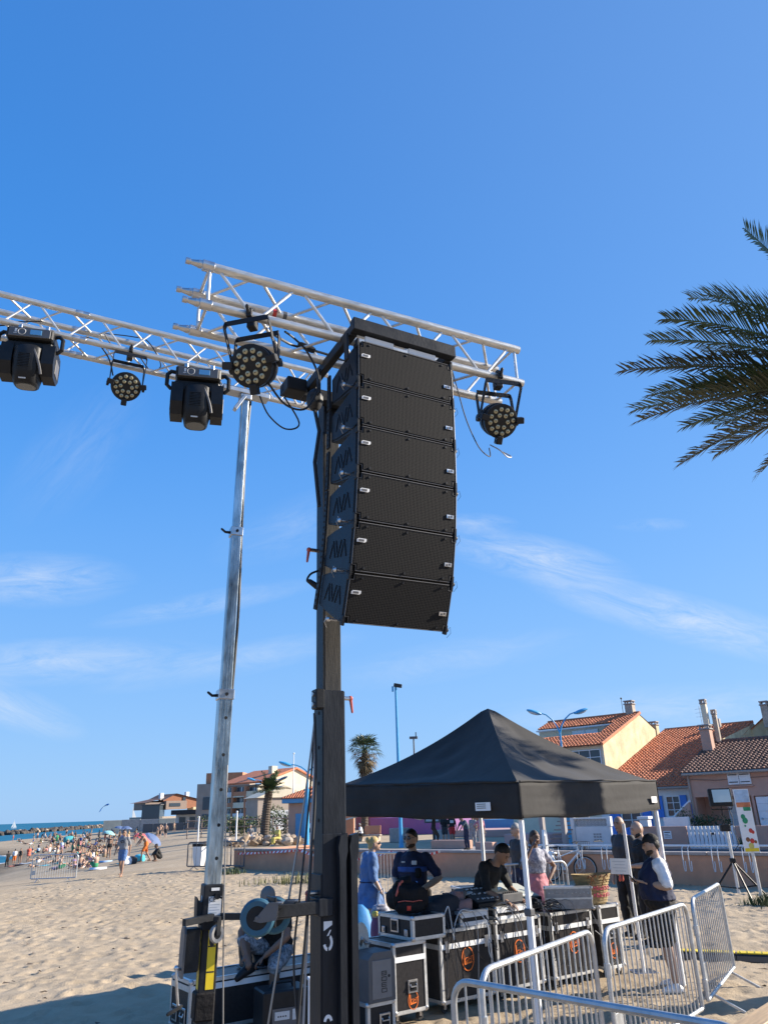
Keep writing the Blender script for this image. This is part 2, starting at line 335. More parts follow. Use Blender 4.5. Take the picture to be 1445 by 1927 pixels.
def link(name, me, parent=None, loc=None, rz=None):
    o = bpy.data.objects.new(name, me); COL.objects.link(o)
    if parent is not None: o.parent = parent
    if loc is not None: o.location = [float(x) for x in loc]
    if rz is not None: o.rotation_euler = (0, 0, rz)
    return o
def tag(o, label=None, cat=None, group=None, kind=None):
    for k, v in (('label', label), ('category', cat), ('group', group), ('kind', kind)):
        if v: o[k] = v
    return o
def thing(name, label, cat, loc=(0, 0, 0), rz=0., group=None, R=None):
    o = bpy.data.objects.new(name, None); COL.objects.link(o); o.empty_display_size = .1; o.location = [float(x) for x in loc]
    if R is not None: o.rotation_euler = Matrix(R.tolist()).to_euler()
    else: o.rotation_euler = (0, 0, rz)
    return tag(o, label, cat, group)
KIDS = {}
def dup(root, loc, rz=None, label=None, group=None):
    def cp(o, par):
        c = o.copy(); COL.objects.link(c)
        if par is not None: c.parent = par
        for ch in o.children: cp(ch, c)
        return c
    r = cp(root, None); r.location = [float(x) for x in loc]
    if rz is not None: r.rotation_euler = (0, 0, rz)
    if label: r['label'] = label
    if group: r['group'] = group
    return r
def text(name, body, size, mt, parent, O, X, Y, depth=.0015, align='CENTER', shear=0):
    cu = bpy.data.curves.new(name, 'FONT'); cu.body = body; cu.size = size; cu.extrude = depth; cu.align_x = align; cu.align_y = 'CENTER'; cu.resolution_u = 3; cu.shear = shear
    t = bpy.data.objects.new(name, cu); COL.objects.link(t); bpy.context.view_layer.update()
    me = bpy.data.meshes.new_from_object(t.evaluated_get(bpy.context.evaluated_depsgraph_get())); bpy.data.objects.remove(t); bpy.data.curves.remove(cu)
    X = unit(X); Y = unit(Y); Z = np.cross(X, Y); me.materials.clear(); me.materials.append(M[mt])
    A = Matrix(((X[0], Y[0], Z[0], O[0]), (X[1], Y[1], Z[1], O[1]), (X[2], Y[2], Z[2], O[2]), (0, 0, 0, 1))); me.transform(A)
    return link(name, me, parent)
# ---------------------------------------------------------------- ground, sea, plaza
SEA = -2.8
def zt(x, y):                        # broad shape of the beach: flat near, falling to the sea on the left
    x = np.asarray(x, float); y = np.asarray(y, float)
    e = -x - .25*y
    es = np.interp(y, [0, 30, 60, 80, 100, 130, 160, 190, 225, 260, 330, 420, 600], [32, 27, 20, 20.5, 23.8, 28, 46, 58, 60, 46, 34, 26, 10])
    t = np.clip((e + 1)/(es + 1), 0, 4); k = np.clip((y - 18)/30, 0, 1)
    z = -2.8*np.where(t < 1, t**1.35, 1 + (t - 1)*.8)*k
    return np.maximum(z, -6)
AX = np.array([.766, -.643]); BX = np.array([.643, .766]); W0 = np.array([-6.92, 34.9])   # along and across the low wall
def GT(px, py):
    z = 0.
    for _ in range(40):
        p = G(px, py, z); z = .5*z + .5*float(zt(p[0], p[1]))
    return p
def vnoise(x, y, sc, seed):
    x = x*sc + seed*17.3; y = y*sc + seed*9.1; xi = np.floor(x).astype(int); yi = np.floor(y).astype(int); fx = x - xi; fy = y - yi
    fx = fx*fx*(3 - 2*fx); fy = fy*fy*(3 - 2*fy)
    def h(a, b):
        n = (a*374761393 + b*668265263 + seed*1442695) & 0x7fffffff; n = ((n ^ (n >> 13))*1274126177) & 0x7fffffff; return ((n ^ (n >> 16)) & 0xffff)/65535.
    return (h(xi, yi)*(1 - fx) + h(xi + 1, yi)*fx)*(1 - fy) + (h(xi, yi + 1)*(1 - fx) + h(xi + 1, yi + 1)*fx)*fy
def build_sand():
    def ax(lo, hi, st, out0, out1, gr):
        a = list(np.arange(lo, hi, st)); s = st
        while a[-1] < out1: s *= gr; a.append(a[-1] + s)
        s = st; pre = []; c = lo
        while c > out0: s *= gr; c -= s; pre.append(c)
        return np.array(pre[::-1] + a)
    xs = ax(-14, 9.5, .055, -420, 240, 1.10); ys = ax(7.0, 36, .065, -40, 620, 1.045)
    X, Y = np.meshgrid(xs, ys); Z = zt(X, Y)
    near = np.clip((60 - Y)/35, 0, 1)*np.clip((X + 30)/12, 0, 1)
    Z = Z + near*((vnoise(X, Y, 1.1, 1) - .5)*.04 + (vnoise(X, Y, 2.9, 2) - .5)*.03 + (vnoise(X, Y, 6.5, 3) - .5)*.020)
    # trodden hollows of feet
    dx = xs[1:] - xs[:-1]
    for _ in range(9000):
        px, py = RNG.uniform(-14, 9.5), 7 + 29*RNG.random()**1.2; r = RNG.uniform(.06, .13); an = RNG.uniform(0, PI)
        i0, i1 = np.searchsorted(xs, [px - 2*r, px + 2*r]); j0, j1 = np.searchsorted(ys, [py - 2*r, py + 2*r])
        if i1 - i0 < 2 or j1 - j0 < 2: continue
        u = X[j0:j1, i0:i1] - px; v = Y[j0:j1, i0:i1] - py; a = (u*math.cos(an) + v*math.sin(an))/(r*1.35); b = (v*math.cos(an) - u*math.sin(an))/(r*.75); q = a*a + b*b
        Z[j0:j1, i0:i1] += RNG.uniform(.012, .028)*(-np.exp(-q*1.6) + .55*np.exp(-(np.sqrt(q) - 1.35)**2*5))
    d = (X - W0[0])*BX[0] + (Y - W0[1])*BX[1]; s = (X - W0[0])*AX[0] + (Y - W0[1])*AX[1]
    Z = np.where((d > .12) & (s > .3), np.minimum(Z, 0) - .12, Z)
    ny, nx = X.shape; v = np.stack([X, Y, Z], -1).reshape(-1, 3)
    i = np.arange(ny*nx).reshape(ny, nx); q = np.stack([i[:-1, :-1], i[:-1, 1:], i[1:, 1:], i[1:, :-1]], -1).reshape(-1, 4)
    me = bpy.data.meshes.new('sand'); me.vertices.add(len(v)); me.vertices.foreach_set('co', v.ravel().astype(np.float32))
    me.loops.add(q.size); me.loops.foreach_set('vertex_index', q.ravel().astype(np.int32)); me.polygons.add(len(q)); me.polygons.foreach_set('loop_start', np.arange(0, q.size, 4, dtype=np.int32)); me.update(calc_edges=True); me.validate()
    me.materials.append(M['sand']); me.shade_smooth()
    return tag(link('sand', me), kind='structure')
build_sand()
b = MB(); b.add([(-9000, -200, SEA), (6000, -200, SEA), (6000, 14000, SEA), (-9000, 14000, SEA)], [(0, 1, 2, 3)]); tag(b.build('sea', 'sea', smooth=0), kind='structure')
# breaking foam at the water's edge
b = MB()
for px, py, L in ((4, 1611, 6), (14, 1624, 5), (2, 1637, 5), (30, 1604, 5)):
    p = G(px, py, SEA + .05); pts = [(p[0] - L*.5 + L*k/8 + .0, p[1] + .5*math.sin(k*1.3 + px), SEA + .02) for k in range(9)]; b.tube(pts, [.04] + [.2 + .1*math.sin(k*2.1) for k in range(7)] + [.04], 6, sq=.4)
tag(b.build('sea_foam', 'whitecl' if 0 else 'white'), kind='stuff')

def wp(s, d, z=0.): return np.array([W0[0] + AX[0]*s + BX[0]*d, W0[1] + AX[1]*s + BX[1]*d, z])   # wall frame -> world
RW = rotz(math.atan2(AX[1], AX[0])); WRZ = math.atan2(AX[1], AX[0])
b = MB(); b.add([wp(.15, .14, .004), wp(60, .14, .004), wp(60, 130, .004), wp(-14, 170, .004), wp(-3, 60, .004), wp(-1.0, 30, .004)], [(0, 1, 2, 3, 4, 5)]); tag(b.build('plaza_paving', 'pave', smooth=0), kind='structure')
# joints of the paving slabs, real recessed strips are too fine at this distance: a kerb band edges the plaza
b = MB(); b.box(wp(22, 9.2, .05), (30, .3, .11), RW, .02); tag(b.build('kerb', 'wall_cap'), kind='structure')
b = MB(); b.add([wp(8, 9.4, .012), wp(60, 9.4, .012), wp(60, 16, .012), wp(8, 16, .012)], [(0, 1, 2, 3)]); tag(b.build('road', mat('asphalt', (.085, .085, .09), .9, 0, .2, 2, .2, 60), smooth=0), kind='structure')

# dry seaweed and litter trodden into the sand
b = MB()
for _ in range(420):
    x, y = random.uniform(-12, 8), random.uniform(8.5, 32); l = random.uniform(.02, .07); a = random.uniform(0, PI); q = np.array([math.cos(a), math.sin(a), 0])*l; r = np.array([-q[1], q[0], 0])*random.uniform(.15, .5); c = np.array([x, y, .025])
    if (x - W0[0])*BX[0] + (y - W0[1])*BX[1] < -.3: b.add([c - q - r, c + q - r*.4, c + q + r, c - q*.6 + r + np.array([0, 0, .02])], [(0, 1, 2, 3)])
tag(b.build('seaweed_bits', 'trunk', smooth=0), kind='stuff')

# low parapet wall between beach and plaza
t = thing('low_wall', 'long low pink rendered wall with a grey coping between sand and plaza', 'wall', wp(0, 0), WRZ)
LW = 34.0
b = MB(); b.box((LW/2, .10, .30), (LW, .20, .86), None, .01); b.build('wall_body', 'plaster_wall', t)
for k in range(17): b = MB(); b.box((1 + 2*k, .10, .772), (1.985, .30, .085), None, .012); b.build('coping_stone', 'wall_cap', t)
b = MB(); b.box((.10, 2.6, .28), (.20, 4.8, .80), None, .01); b.box((.10, 2.6, .70), (.3, 4.9, .07), None, .01); b.build('wall_return', 'plaster_wall', t)

# red and white barrier tape along the wall
b = MB(); pts = []
for (s0, z0), (s1, z1), sag in (((.4, .62), (4.6, .80), .02), ((4.6, .80), (9.2, .78), .30), ((9.2, .78), (11.6, .86), .16)):
    for k in range(12): q = k/12; pts.append((s0 + (s1 - s0)*q, -.13 if s0 < 4 else -.5, z0 + (z1 - z0)*q - sag*4*q*(1 - q)))
cum = 0; fold = 0
Vt = []; Ft = []; Mi = []; last = None
for i in range(len(pts) - 1):
    a0, a1 = np.array(pts[i]), np.array(pts[i + 1]); n = max(1, round(np.linalg.norm(a1 - a0)/.11))
    for q in range(n):
        p, r = a0 + (a1 - a0)*q/n, a0 + (a1 - a0)*(q + 1)/n; o = len(Vt); w = .04; g = .03*math.sin(fold*.35)
        Vt += [wp(p[0], p[1] - g, p[2] - w), wp(r[0], r[1] - g, r[2] - w), wp(r[0] + .03, r[1] + g, r[2] + w), wp(p[0] + .03, p[1] + g, p[2] + w)]; b.add([], []); b.f.append((o, o + 1, o + 2, o + 3)); b.m.append(fold % 2); fold += 1
b.v = [tuple(map(float, v)) for v in Vt]
tag(b.build('barrier_tape', ['tape_red', 'tape_white'], smooth=0), 'red and white striped barrier tape sagging along the low pink wall', 'barrier tape')

# white pipe railing with hanging hoops on the right part of the wall
t = thing('bike_rail', 'white pipe railing with rows of hanging bicycle hoops on the low wall', 'railing', wp(15.0, -.2, 0), WRZ)
b = MB(); b.tube([(0, 0, .98), (18.5, 0, .98)], .028, 8); b.build('top_rail', 'white_paint', t)
for k in range(6): b = MB(); b.tube([(.15 + 3.1*k, .0, .98), (.15 + 3.1*k, .16, .84), (.15 + 3.1*k, .22, .80)], .018, 6); b.build('rail_bracket', 'white_paint', t)
hm = None
for k in range(23):
    for q in range(2):
        if hm is None:
            m_ = MB(); m_.tube([(0, 0, .97), (0, -.10, .93), (0, -.15, .80), (0, -.16, .45), (0, -.12, .36), (0, -.06, .36), (0, -.02, .45), (0, -.01, .60)], .011, 6); hm = m_.mesh('hoop', 'white_paint')
        link('hoop', hm, t, (.55 + .78*k + .16*q, 0, 0))

# ---------------------------------------------------------------- houses on the right
HK = 1.555; GO = np.array([6.3*HK, 26.7*HK, 0.])
def hp(s, o, z): return np.array([s*HK, o*HK, 2.1 + (z - 2.1)*HK])       # street frame (local to GO)
def hb(mb, s0, s1, o0, o1, z0, z1, bev=0.): a, c = hp(s0, o0, z0), hp(s1, o1, z1); return mb.box((a + c)/2, np.abs(c - a), None, bev)
def house(name, label, cat='house'): return thing(name, label, cat, GO, WRZ)
def tiles(parent, P, U, Vd, w, l, mt, tw=.235, tl=.36, name='roof_tiles'):
    # rows of barrel tiles on the plane P + u U + v Vd ; real overlapping half cones
    U = unit(U); Vd = unit(Vd); Nn = np.cross(U, Vd); b = MB(); nu = int(w/tw); nv = int(l/tl)
    for i in range(nu + 1):
        for j in range(nv + 1):
            rr = random.uniform(.94, 1.05); o = len(b.v); lift = random.uniform(0, .015); u0 = i*tw + random.uniform(-.008, .008)
            l0, l1 = j*tl, min(l, (j + 1.22)*tl)
            if l1 - l0 < .08: continue
            ring = []
            for (v, r, h) in ((l0, .105*rr, .055 + lift), (l1, .080*rr, .012)):
                for k in range(6): a = PI*k/5; ring.append(P + U*(u0 + r*math.cos(a)*1.05) + Vd*v + Nn*(h + r*math.sin(a)*.9 - .02))
            b.add(ring, [(k, k + 1, k + 7, k + 6) for k in range(5)] + [(0, 5, 4, 3, 2, 1)])
    b.add([P - U*.1 - Nn*.01, P + U*(w + .1) - Nn*.01, P + U*(w + .1) + Vd*l - Nn*.01, P - U*.1 + Vd*l - Nn*.01], [(0, 1, 2, 3)])
    o = b.build(name, mt, parent, smooth=50); o['kind'] = 'stuff'; return o
def shutter(parent, s0, s1, o, z0, z1, col, bars=True):
    b = MB(); hb(b, s0, s1, o - .05, o, z0, z1, .01); f = b.build('shutter', col, parent)
    if bars:
        for q in (.2, .8): b = MB(); hb(b, s0 + .03, s1 - .1*(s1 - s0), o - .066, o - .052, z0 + (z1 - z0)*q - .014, z0 + (z1 - z0)*q + .014); b.build('hinge_bar', 'ink', f)
    return f
def window(parent, s0, s1, o, z0, z1, nx=2, nz=2, fr='white_paint', gl='glass_dark', sill=True):
    b = MB(); w = .035
    for (a0, a1, c0, c1) in ((s0, s1, z1 - w, z1), (s0, s1, z0, z0 + w), (s0, s0 + w, z0 + w, z1 - w), (s1 - w, s1, z0 + w, z1 - w)): hb(b, a0, a1, o - .02, o + .02, c0, c1)
    for k in range(1, nx): x = s0 + (s1 - s0)*k/nx; hb(b, x - .015, x + .015, o - .012, o + .012, z0 + w, z1 - w)
    for k in range(1, nz): z = z0 + (z1 - z0)*k/nz; hb(b, s0 + w, s1 - w, o - .008, o + .008, z - .012, z + .012)
    f = b.build('window', fr, parent); b = MB(); hb(b, s0 + w*.5, s1 - w*.5, o + .022, o + .034, z0 + w*.5, z1 - w*.5); b.build('pane', gl, f)
    if sill: b = MB(); hb(b, s0 - .04, s1 + .04, o - .07, o, z0 - .05, z0 - .003); b.build('sill', 'plaster_white', f)
    return f
def chimney(parent, s, o, z0, z1, w, mt, cap=True, d=None):
    d = d or w; b = MB(); hb(b, s - w/2, s + w/2, o - d/2, o + d/2, z0, z1, .01); c = b.build('chimney', mt, parent)
    if cap:
        b = MB(); hb(b, s - w*.62, s + w*.62, o - d*.62, o + d*.62, z1 + .002, z1 + .05, .01)
        for sx in (-1, 1):
            for sy in (-1, 1): hb(b, s + sx*w*.4 - .03, s + sx*w*.4 + .03, o + sy*d*.4 - .03, o + sy*d*.4 + .03, z1 + .051, z1 + .14)
        hb(b, s - w*.6, s + w*.6, o - d*.6, o + d*.6, z1 + .141, z1 + .19, .01); b.build('chimney_cap', 'wall_cap', c)
    return c

# -- pink house, nearest on the right
t = house('pink_house', 'dusky pink house with brown tiled roof, white shutters and a recessed garage')
FO = 3.5
b = MB()
def wallrect(s0, s1, z0, z1): hb(b, s0, s1, FO, FO + .14, z0, z1)
wallrect(2.37, 2.54, .75, 3.02); wallrect(2.54, 4.39, 2.22, 3.02); wallrect(4.39, 4.46, .75, 3.02); wallrect(4.46, 5.7, 2.2, 3.02); wallrect(5.7, 9, .75, 3.02)
hb(b, 2.37, 2.47, FO + .143, 10.5, .75, 3.02)
hb(b, 2.475, 9, FO + 1.1, FO + 1.2, .75, 3.02)
b.add([hp(2.372, FO + .143, 3.02), hp(2.372, 10.5, 3.02), hp(2.372, 7, 4.15)], [(0, 1, 2)])
b.build('wall', 'plaster_pink', t, smooth=0)
b = MB(); hb(b, 3.25, 3.95, FO + 1.04, FO + 1.095, .76, 2.12, .01); d_ = b.build('garage_door', 'white_paint', t)
for q in range(1, 6): b = MB(); hb(b, 3.27, 3.93, FO + 1.028, FO + 1.038, .8 + q*.22, .812 + q*.22); b.build('door_rib', 'label_gray', d_)
b = MB(); hb(b, 4.5, 5.66, FO + .05, FO + .11, .76, 2.17, .01); d_ = b.build('garage_door', 'white_paint', t)
for q in range(1, 6): b = MB(); hb(b, 4.53, 5.63, FO + .038, FO + .048, .8 + q*.23, .812 + q*.23); b.build('door_rib', 'label_gray', d_)
b = MB(); b.ell(hp(4.6, FO + .03, 1.5), .05); b.build('handle', 'steel', d_)
shutter(t, 3.76, 4.12, FO, 2.575, 2.965, 'white_paint'); shutter(t, 4.135, 4.5, FO, 2.575, 2.965, 'white_paint')
b = MB(); hb(b, 3.70, 4.56, FO - .08, FO - .002, 2.50, 2.545, .01); b.build('sill', 'plaster_pink', t)
P0 = hp(2.28, FO - .22, 3.0); P1 = hp(2.28, 7, 4.2)
roof = MB(); roof.add([hp(2.28, FO - .2, 2.98), hp(9, FO - .2, 2.98), hp(9, 7, 4.15), hp(2.28, 7, 4.15), hp(2.28, 10.6, 2.95), hp(9, 10.6, 2.95)], [(0, 1, 2, 3), (3, 2, 5, 4)]); ro = roof.build('roof', 'plaster_tan', t, smooth=0)
b = MB(); hb(b, 2.3, 9, FO - .22, FO - .005, 2.93, 2.985); b.build('eave_board', 'plaster_tan', ro)
tiles(ro, P0, (1, 0, 0), P1 - P0, 6.6*HK, np.linalg.norm(P1 - P0), 'tile_brown')
b = MB(); b.tube([hp(2.28, 7, 4.24), hp(9, 7, 4.24)], .12, 8); b.build('ridge', 'tile_brown', ro)
chimney(t, 2.55, 5.9, 3.7, 4.62, .36, 'plaster_pink'); chimney(t, 2.42, 6.6, 4.0, 5.65, .20, 'plaster_cream')
chimney(t, 2.66, 6.9, 4.0, 5.25, .16, 'stone')
b = MB(); b.tube([hp(2.2, 6.7, 4.2), hp(2.2, 6.7, 5.6)], .02, 5)
for z in (5.2, 5.35, 5.5): b.tube([hp(2.02, 6.7, z), hp(2.38, 6.7, z)], .012, 4)
b.build('antenna', 'steel', t)
b = MB(); b.tube([hp(2.44, FO - .05, 2.95), hp(2.44, FO - .05, .8)], .05, 6); b.build('downpipe', 'plaster_tan', t)
b = MB(); b.tube([hp(2.3, FO - .26, 2.97), hp(9, FO - .26, 2.97)], .07, 6); b.build('gutter', 'plaster_tan', ro)
b = MB(); b.tube([hp(2.5, FO - .04, 2.80), hp(3.4, FO - .04, 2.74), hp(5, FO - .04, 2.79), hp(7, FO - .04, 2.72)], .014, 4); b.build('wall_cable', 'ink', t)
# stair parapet and plants in front of the recess
b = MB(); b.prism([(hp(1.35, 0, 0)[0], hp(0, 0, .75)[2]), (hp(2.37, 0, 0)[0], hp(0, 0, .75)[2]), (hp(2.37, 0, 0)[0], hp(0, 0, 2.08)[2]), (hp(1.35, 0, 0)[0], hp(0, 0, 1.26)[2])], 0, .2, O=(0, 3.45*HK, 0)); sp_ = b.build('stair_parapet', 'plaster_pink', t, smooth=0)
b = MB(); b.tube([hp(1.33, 3.38, 1.29), hp(2.4, 3.38, 2.12)], .075, 4, hint=(0, 0, 1)); b.build('coping', 'white_paint', sp_)

# -- garden walls and gates on the street line
t = house('garden_wall', 'low dusky pink garden wall with a white mailbox plate in front of the pink house', 'wall')
b = MB(); hb(b, 1.55, 3.33, 0, .13, .75, 1.40, .01); b.build('wall_body', 'plaster_pink', t)
b = MB(); hb(b, 2.62, 2.86, -.02, -.002, 1.05, 1.27); mb_ = b.build('plate', 'white', t)
for k, z in enumerate((1.22, 1.17, 1.13, 1.09)): b = MB(); hb(b, 2.65, 2.83 if k != 1 else 2.77, -.024, -.021, z, z + (.025 if k == 0 else .012)); b.build('print_line', 'ink', mb_)
t = house('garden_wall', 'pink garden wall piece with a small dark house number right of the white gate', 'wall')
b = MB(); hb(b, 4.76, 9, 0, .13, .75, 1.385, .01); b.build('wall_body', 'plaster_pink', t)
b = MB(); hb(b, 4.88, 4.97, -.02, -.002, 1.17, 1.33); b.build('number_plate', 'stone', t)
t = house('slatted_gate', 'white driveway gate of upright boards in the pink garden wall', 'gate')
for k in range(12): x = 3.345 + k*.1175; b = MB(); hb(b, x, x + .094, .03, .07, .79, 1.395, .01); b.build('board', 'white_paint', t)
b = MB(); hb(b, 3.345, 4.745, .072, .10, .9, .97); hb(b, 3.345, 4.745, .072, .10, 1.25, 1.32); b.build('gate_rail', 'white_paint', t)
b = MB(); hb(b, 4.05, 4.13, .0, .028, 1.16, 1.21); b.build('latch', 'ink', t)
t = house('white_garden_wall', 'white garden wall with openwork blocks on top beside the blue gate', 'wall')
b = MB(); hb(b, -.36, .9, 0, .12, .75, 1.42, .01); hb(b, -.5, -.37, -.03, .15, .75, 1.72, .01); hb(b, .8, .93, -.03, .15, 1.425, 1.72, .01); b.build('wall_body', 'plaster_white', t)
b = MB(); hb(b, -.37, .8, -.01, .13, 1.655, 1.70, .005); b.build('coping', 'plaster_white', t)
ob = None
for i in range(9):
    for j in range(2):
        if ob is None:
            m_ = MB(); r = .062*HK
            m_.tube([(r*math.cos(a), 0, r*math.sin(a)) for a in np.arange(12)*PI/6], .018, 4, closed=True, hint=(0, 1, 0)); m_.tube([(-r*.7, 0, -r*.7), (r*.7, 0, r*.7)], .014, 4); m_.tube([(-r*.7, 0, r*.7), (r*.7, 0, -r*.7)], .014, 4); ob = m_.mesh('openwork_block', 'plaster_white')
        link('openwork_block', ob, t, hp(-.29 + i*.125, .06, 1.485 + j*.115))
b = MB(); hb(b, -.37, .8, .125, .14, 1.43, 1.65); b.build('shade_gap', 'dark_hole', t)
b = MB()
for z in (1.17, 1.09, 1.0):
    for k in range(3): hb(b, .28 + k*.10, .35 + k*.10, -.012, -.002, z, z + .05)
b.build('wall_ornament', 'stone_gray', t)
t = house('blue_gate', 'bright blue solid garden gate between white walls', 'gate')
for k in range(6): x = .945 + k*.107; b = MB(); hb(b, x, x + .10, .03, .07, .80, 1.40 + .03*math.sin(k*1.2), .008); b.build('board', 'blue_paint', t)
b = MB(); hb(b, 1.1, 1.17, .01, .028, 1.18, 1.28); hb(b, 1.22, 1.26, .01, .028, 1.2, 1.3); b.build('latch', 'ink', t)
t = house('white_garden_wall', 'white pillar with a stepped cap and low white wall right of the blue gate', 'wall')
b = MB(); hb(b, 1.93, 2.2, -.08, .2, 1.403, 1.62, .01); hb(b, 1.88, 2.25, -.12, .24, 1.622, 1.70, .01); hb(b, 2.2, 3.0, 1.2, 1.35, .76, 1.64, .01); b.build('wall_body', 'plaster_white', t)

# -- middle house with white front, blue shutters and red tiled roof
t = house('white_house', 'white fronted house with blue shutters under a large red tiled roof')
MO = 5.0
b = MB(); hb(b, -1.73, 2.36, MO, MO + .14, .75, 2.62); b.build('wall', 'plaster_white', t, smooth=0)
window(t, .93, 1.46, MO - .03, 1.58, 2.31, 2, 3, gl='glass_dark'); shutter(t, 1.47, 1.72, MO - .02, 1.57, 2.32, 'blue_paint', 0); shutter(t, .42, .80, MO - .02, 1.57, 2.32, 'blue_paint', 0)
window(t, -.9, -.1, MO - .03, .9, 2.1, 2, 2, gl='glass_dark'); shutter(t, -1.35, -.95, MO - .02, .88, 2.1, 'blue_paint', 0); shutter(t, -.05, .3, MO - .02, .88, 2.1, 'blue_paint', 0)
b = MB(); hb(b, 1.80, 2.2, MO - .04, MO - .002, .8, 2.0, .01); b.build('door', 'blue_paint', t)
P0 = hp(-1.68, MO - .25, 2.62); P1 = hp(-1.68, 13.1, 5.36)
roof = MB(); roof.add([hp(-1.7, MO - .22, 2.60), hp(2.4, MO - .22, 2.60), hp(2.4, 13.1, 5.31), hp(-1.7, 13.1, 5.31), hp(-1.7, 17, 4.0), hp(2.4, 17, 4.0)], [(0, 1, 2, 3), (3, 2, 5, 4)]); ro = roof.build('roof', 'plaster_tan', t, smooth=0)
b = MB(); hb(b, -1.7, 2.36, MO - .24, MO - .005, 2.545, 2.60); b.build('eave_board', 'plaster_tan', ro)
tiles(ro, P0, (1, 0, 0), P1 - P0, 4.05*HK, np.linalg.norm(P1 - P0), 'tile_red')
b = MB(); b.tube([hp(-1.7, 13.1, 5.38), hp(2.4, 13.1, 5.38)], .12, 8); b.build('ridge', 'tile_red', ro)
b = MB(); b.tube([hp(-1.7, MO - .28, 2.585), hp(2.36, MO - .28, 2.585)], .07, 6); b.build('gutter', 'plaster_tan', ro)
b = MB(); b.tube([hp(2.22, MO - .06, 2.55), hp(2.22, MO - .06, .8)], .05, 6); b.build('downpipe', 'plaster_tan', t)
chimney(t, 1.0, 12.6, 5.0, 5.62, .22, 'stone_gray', False)
b = MB(); hb(b, 2.405, 2.42, 7.05, 16.5, 3.02, 4.2); b.add([hp(2.42, 7.05, 4.2), hp(2.42, 16.5, 4.2), hp(2.42, 13.1, 5.3)], [(0, 1, 2)]); b.build('gable_wall', 'plaster_yellow', t, smooth=0)

# -- yellow house on the left of the pair
t = house('yellow_house', 'yellow house with a sunlit gable wall and roof terrace cut into red tiles')
GS = -1.75; YO = 6.0; RB = 10.3; RZ = 5.98; EZ = 4.47
sl_ = (RZ - EZ)/(RB - YO)
b = MB()
b.add([hp(GS, YO, .75), hp(GS, 15, .75), hp(GS, 15, EZ - .2), hp(GS, RB, RZ - .06), hp(GS, YO, EZ - .06)], [(0, 1, 2, 3, 4)])
b.build('gable_wall', 'plaster_yellow', t, smooth=0)
b = MB(); hb(b, -6.4, GS - .003, YO, YO + .12, .75, EZ - .05); hb(b, -6.4, -6.28, YO + .123, 14, .75, 4.4); b.build('wall', 'plaster_cream', t, smooth=0)
window(t, -3.35, -1.88, YO - .03, 3.62, 4.25, 3, 2, gl='glass_dark'); window(t, -5.4, -4.1, YO - .03, 3.62, 4.25, 3, 2, gl='glass_dark')
def zr(o): return EZ + sl_*(o - YO)
roof = MB(); roof.add([hp(-6.5, YO - .2, zr(YO - .2) - .03), hp(GS + .02, YO - .2, zr(YO - .2) - .03), hp(GS + .02, RB, RZ - .03), hp(-6.5, RB, RZ - .03), hp(-6.5, 15, 4.4), hp(GS + .02, 15, 4.4)], [(3, 2, 5, 4)]); ro = roof.build('roof', 'plaster_tan', t, smooth=0)
o1, o2 = YO + 1.55, YO + 3.1
for (s0, s1, oa, ob_) in ((-6.4, GS + .05, YO - .22, o1), (-2.45, GS + .05, o1, o2), (-6.4, GS + .05, o2, RB)):
    A = hp(s0, oa, zr(oa)); Bq = hp(s0, ob_, zr(ob_)); tiles(ro, A, (1, 0, 0), Bq - A, (s1 - s0)*HK - .1, np.linalg.norm(Bq - A), 'tile_red')
b = MB(); b.tube([hp(-6.5, RB, RZ + .03), hp(GS + .05, RB, RZ + .03)], .12, 8); b.tube([hp(GS + .05, YO - .2, zr(YO - .2) + .03), hp(GS + .05, RB, RZ + .02)], .10, 8); b.build('ridge', 'tile_red', ro)
b = MB(); hb(b, -6.4, -2.46, o2 - .02, o2 + .05, zr(o1) - .2, zr(o2) - .06); hb(b, -6.4, -2.46, o1, o2 - .03, zr(o1) - .22, zr(o1) - .18); b.build('terrace_wall', 'plaster_cream', t, smooth=0)
shutter(t, -4.6, -3.95, o2 - .05, zr(o1) - .05, zr(o2) - .2, 'white_paint', 0); shutter(t, -3.93, -3.3, o2 - .05, zr(o1) - .05, zr(o2) - .2, 'white_paint', 0)
b = MB(); hb(b, -2.95, -2.6, o2 - .05, o2 - .022, zr(o1) - .1, zr(o2) - .15); b.build('door', 'glass_dark', t)
b = MB(); hb(b, -6.4, -2.3, o2 - .3, o2 - .12, zr(o2) - .11, zr(o2) - .05); b.build('gutter', 'plaster_white', ro)
chimney(t, -2.15, RB + .05, 5.7, 6.42, .36, 'stone'); chimney(t, GS - .12, 12.2, 4.9, 5.55, .34, 'plaster_yellow')
b = MB(); b.tube([hp(-2.5, RB, 5.9), hp(-2.5, RB, 6.75)], .02, 5); b.ell(hp(-2.5, RB, 6.75), .07); b.build('antenna', 'ink', t)
b = MB(); hb(b, GS + .004, GS + .03, YO, 13.5, .8, .9)
b.build('wall_base', 'plaster_tan', t)
# verge of pale mortar where the lower roof meets the gable
b = MB(); b.prism([(0, 0), (.22, 0), (.22, .22), (0, .22)], 0, .01); 
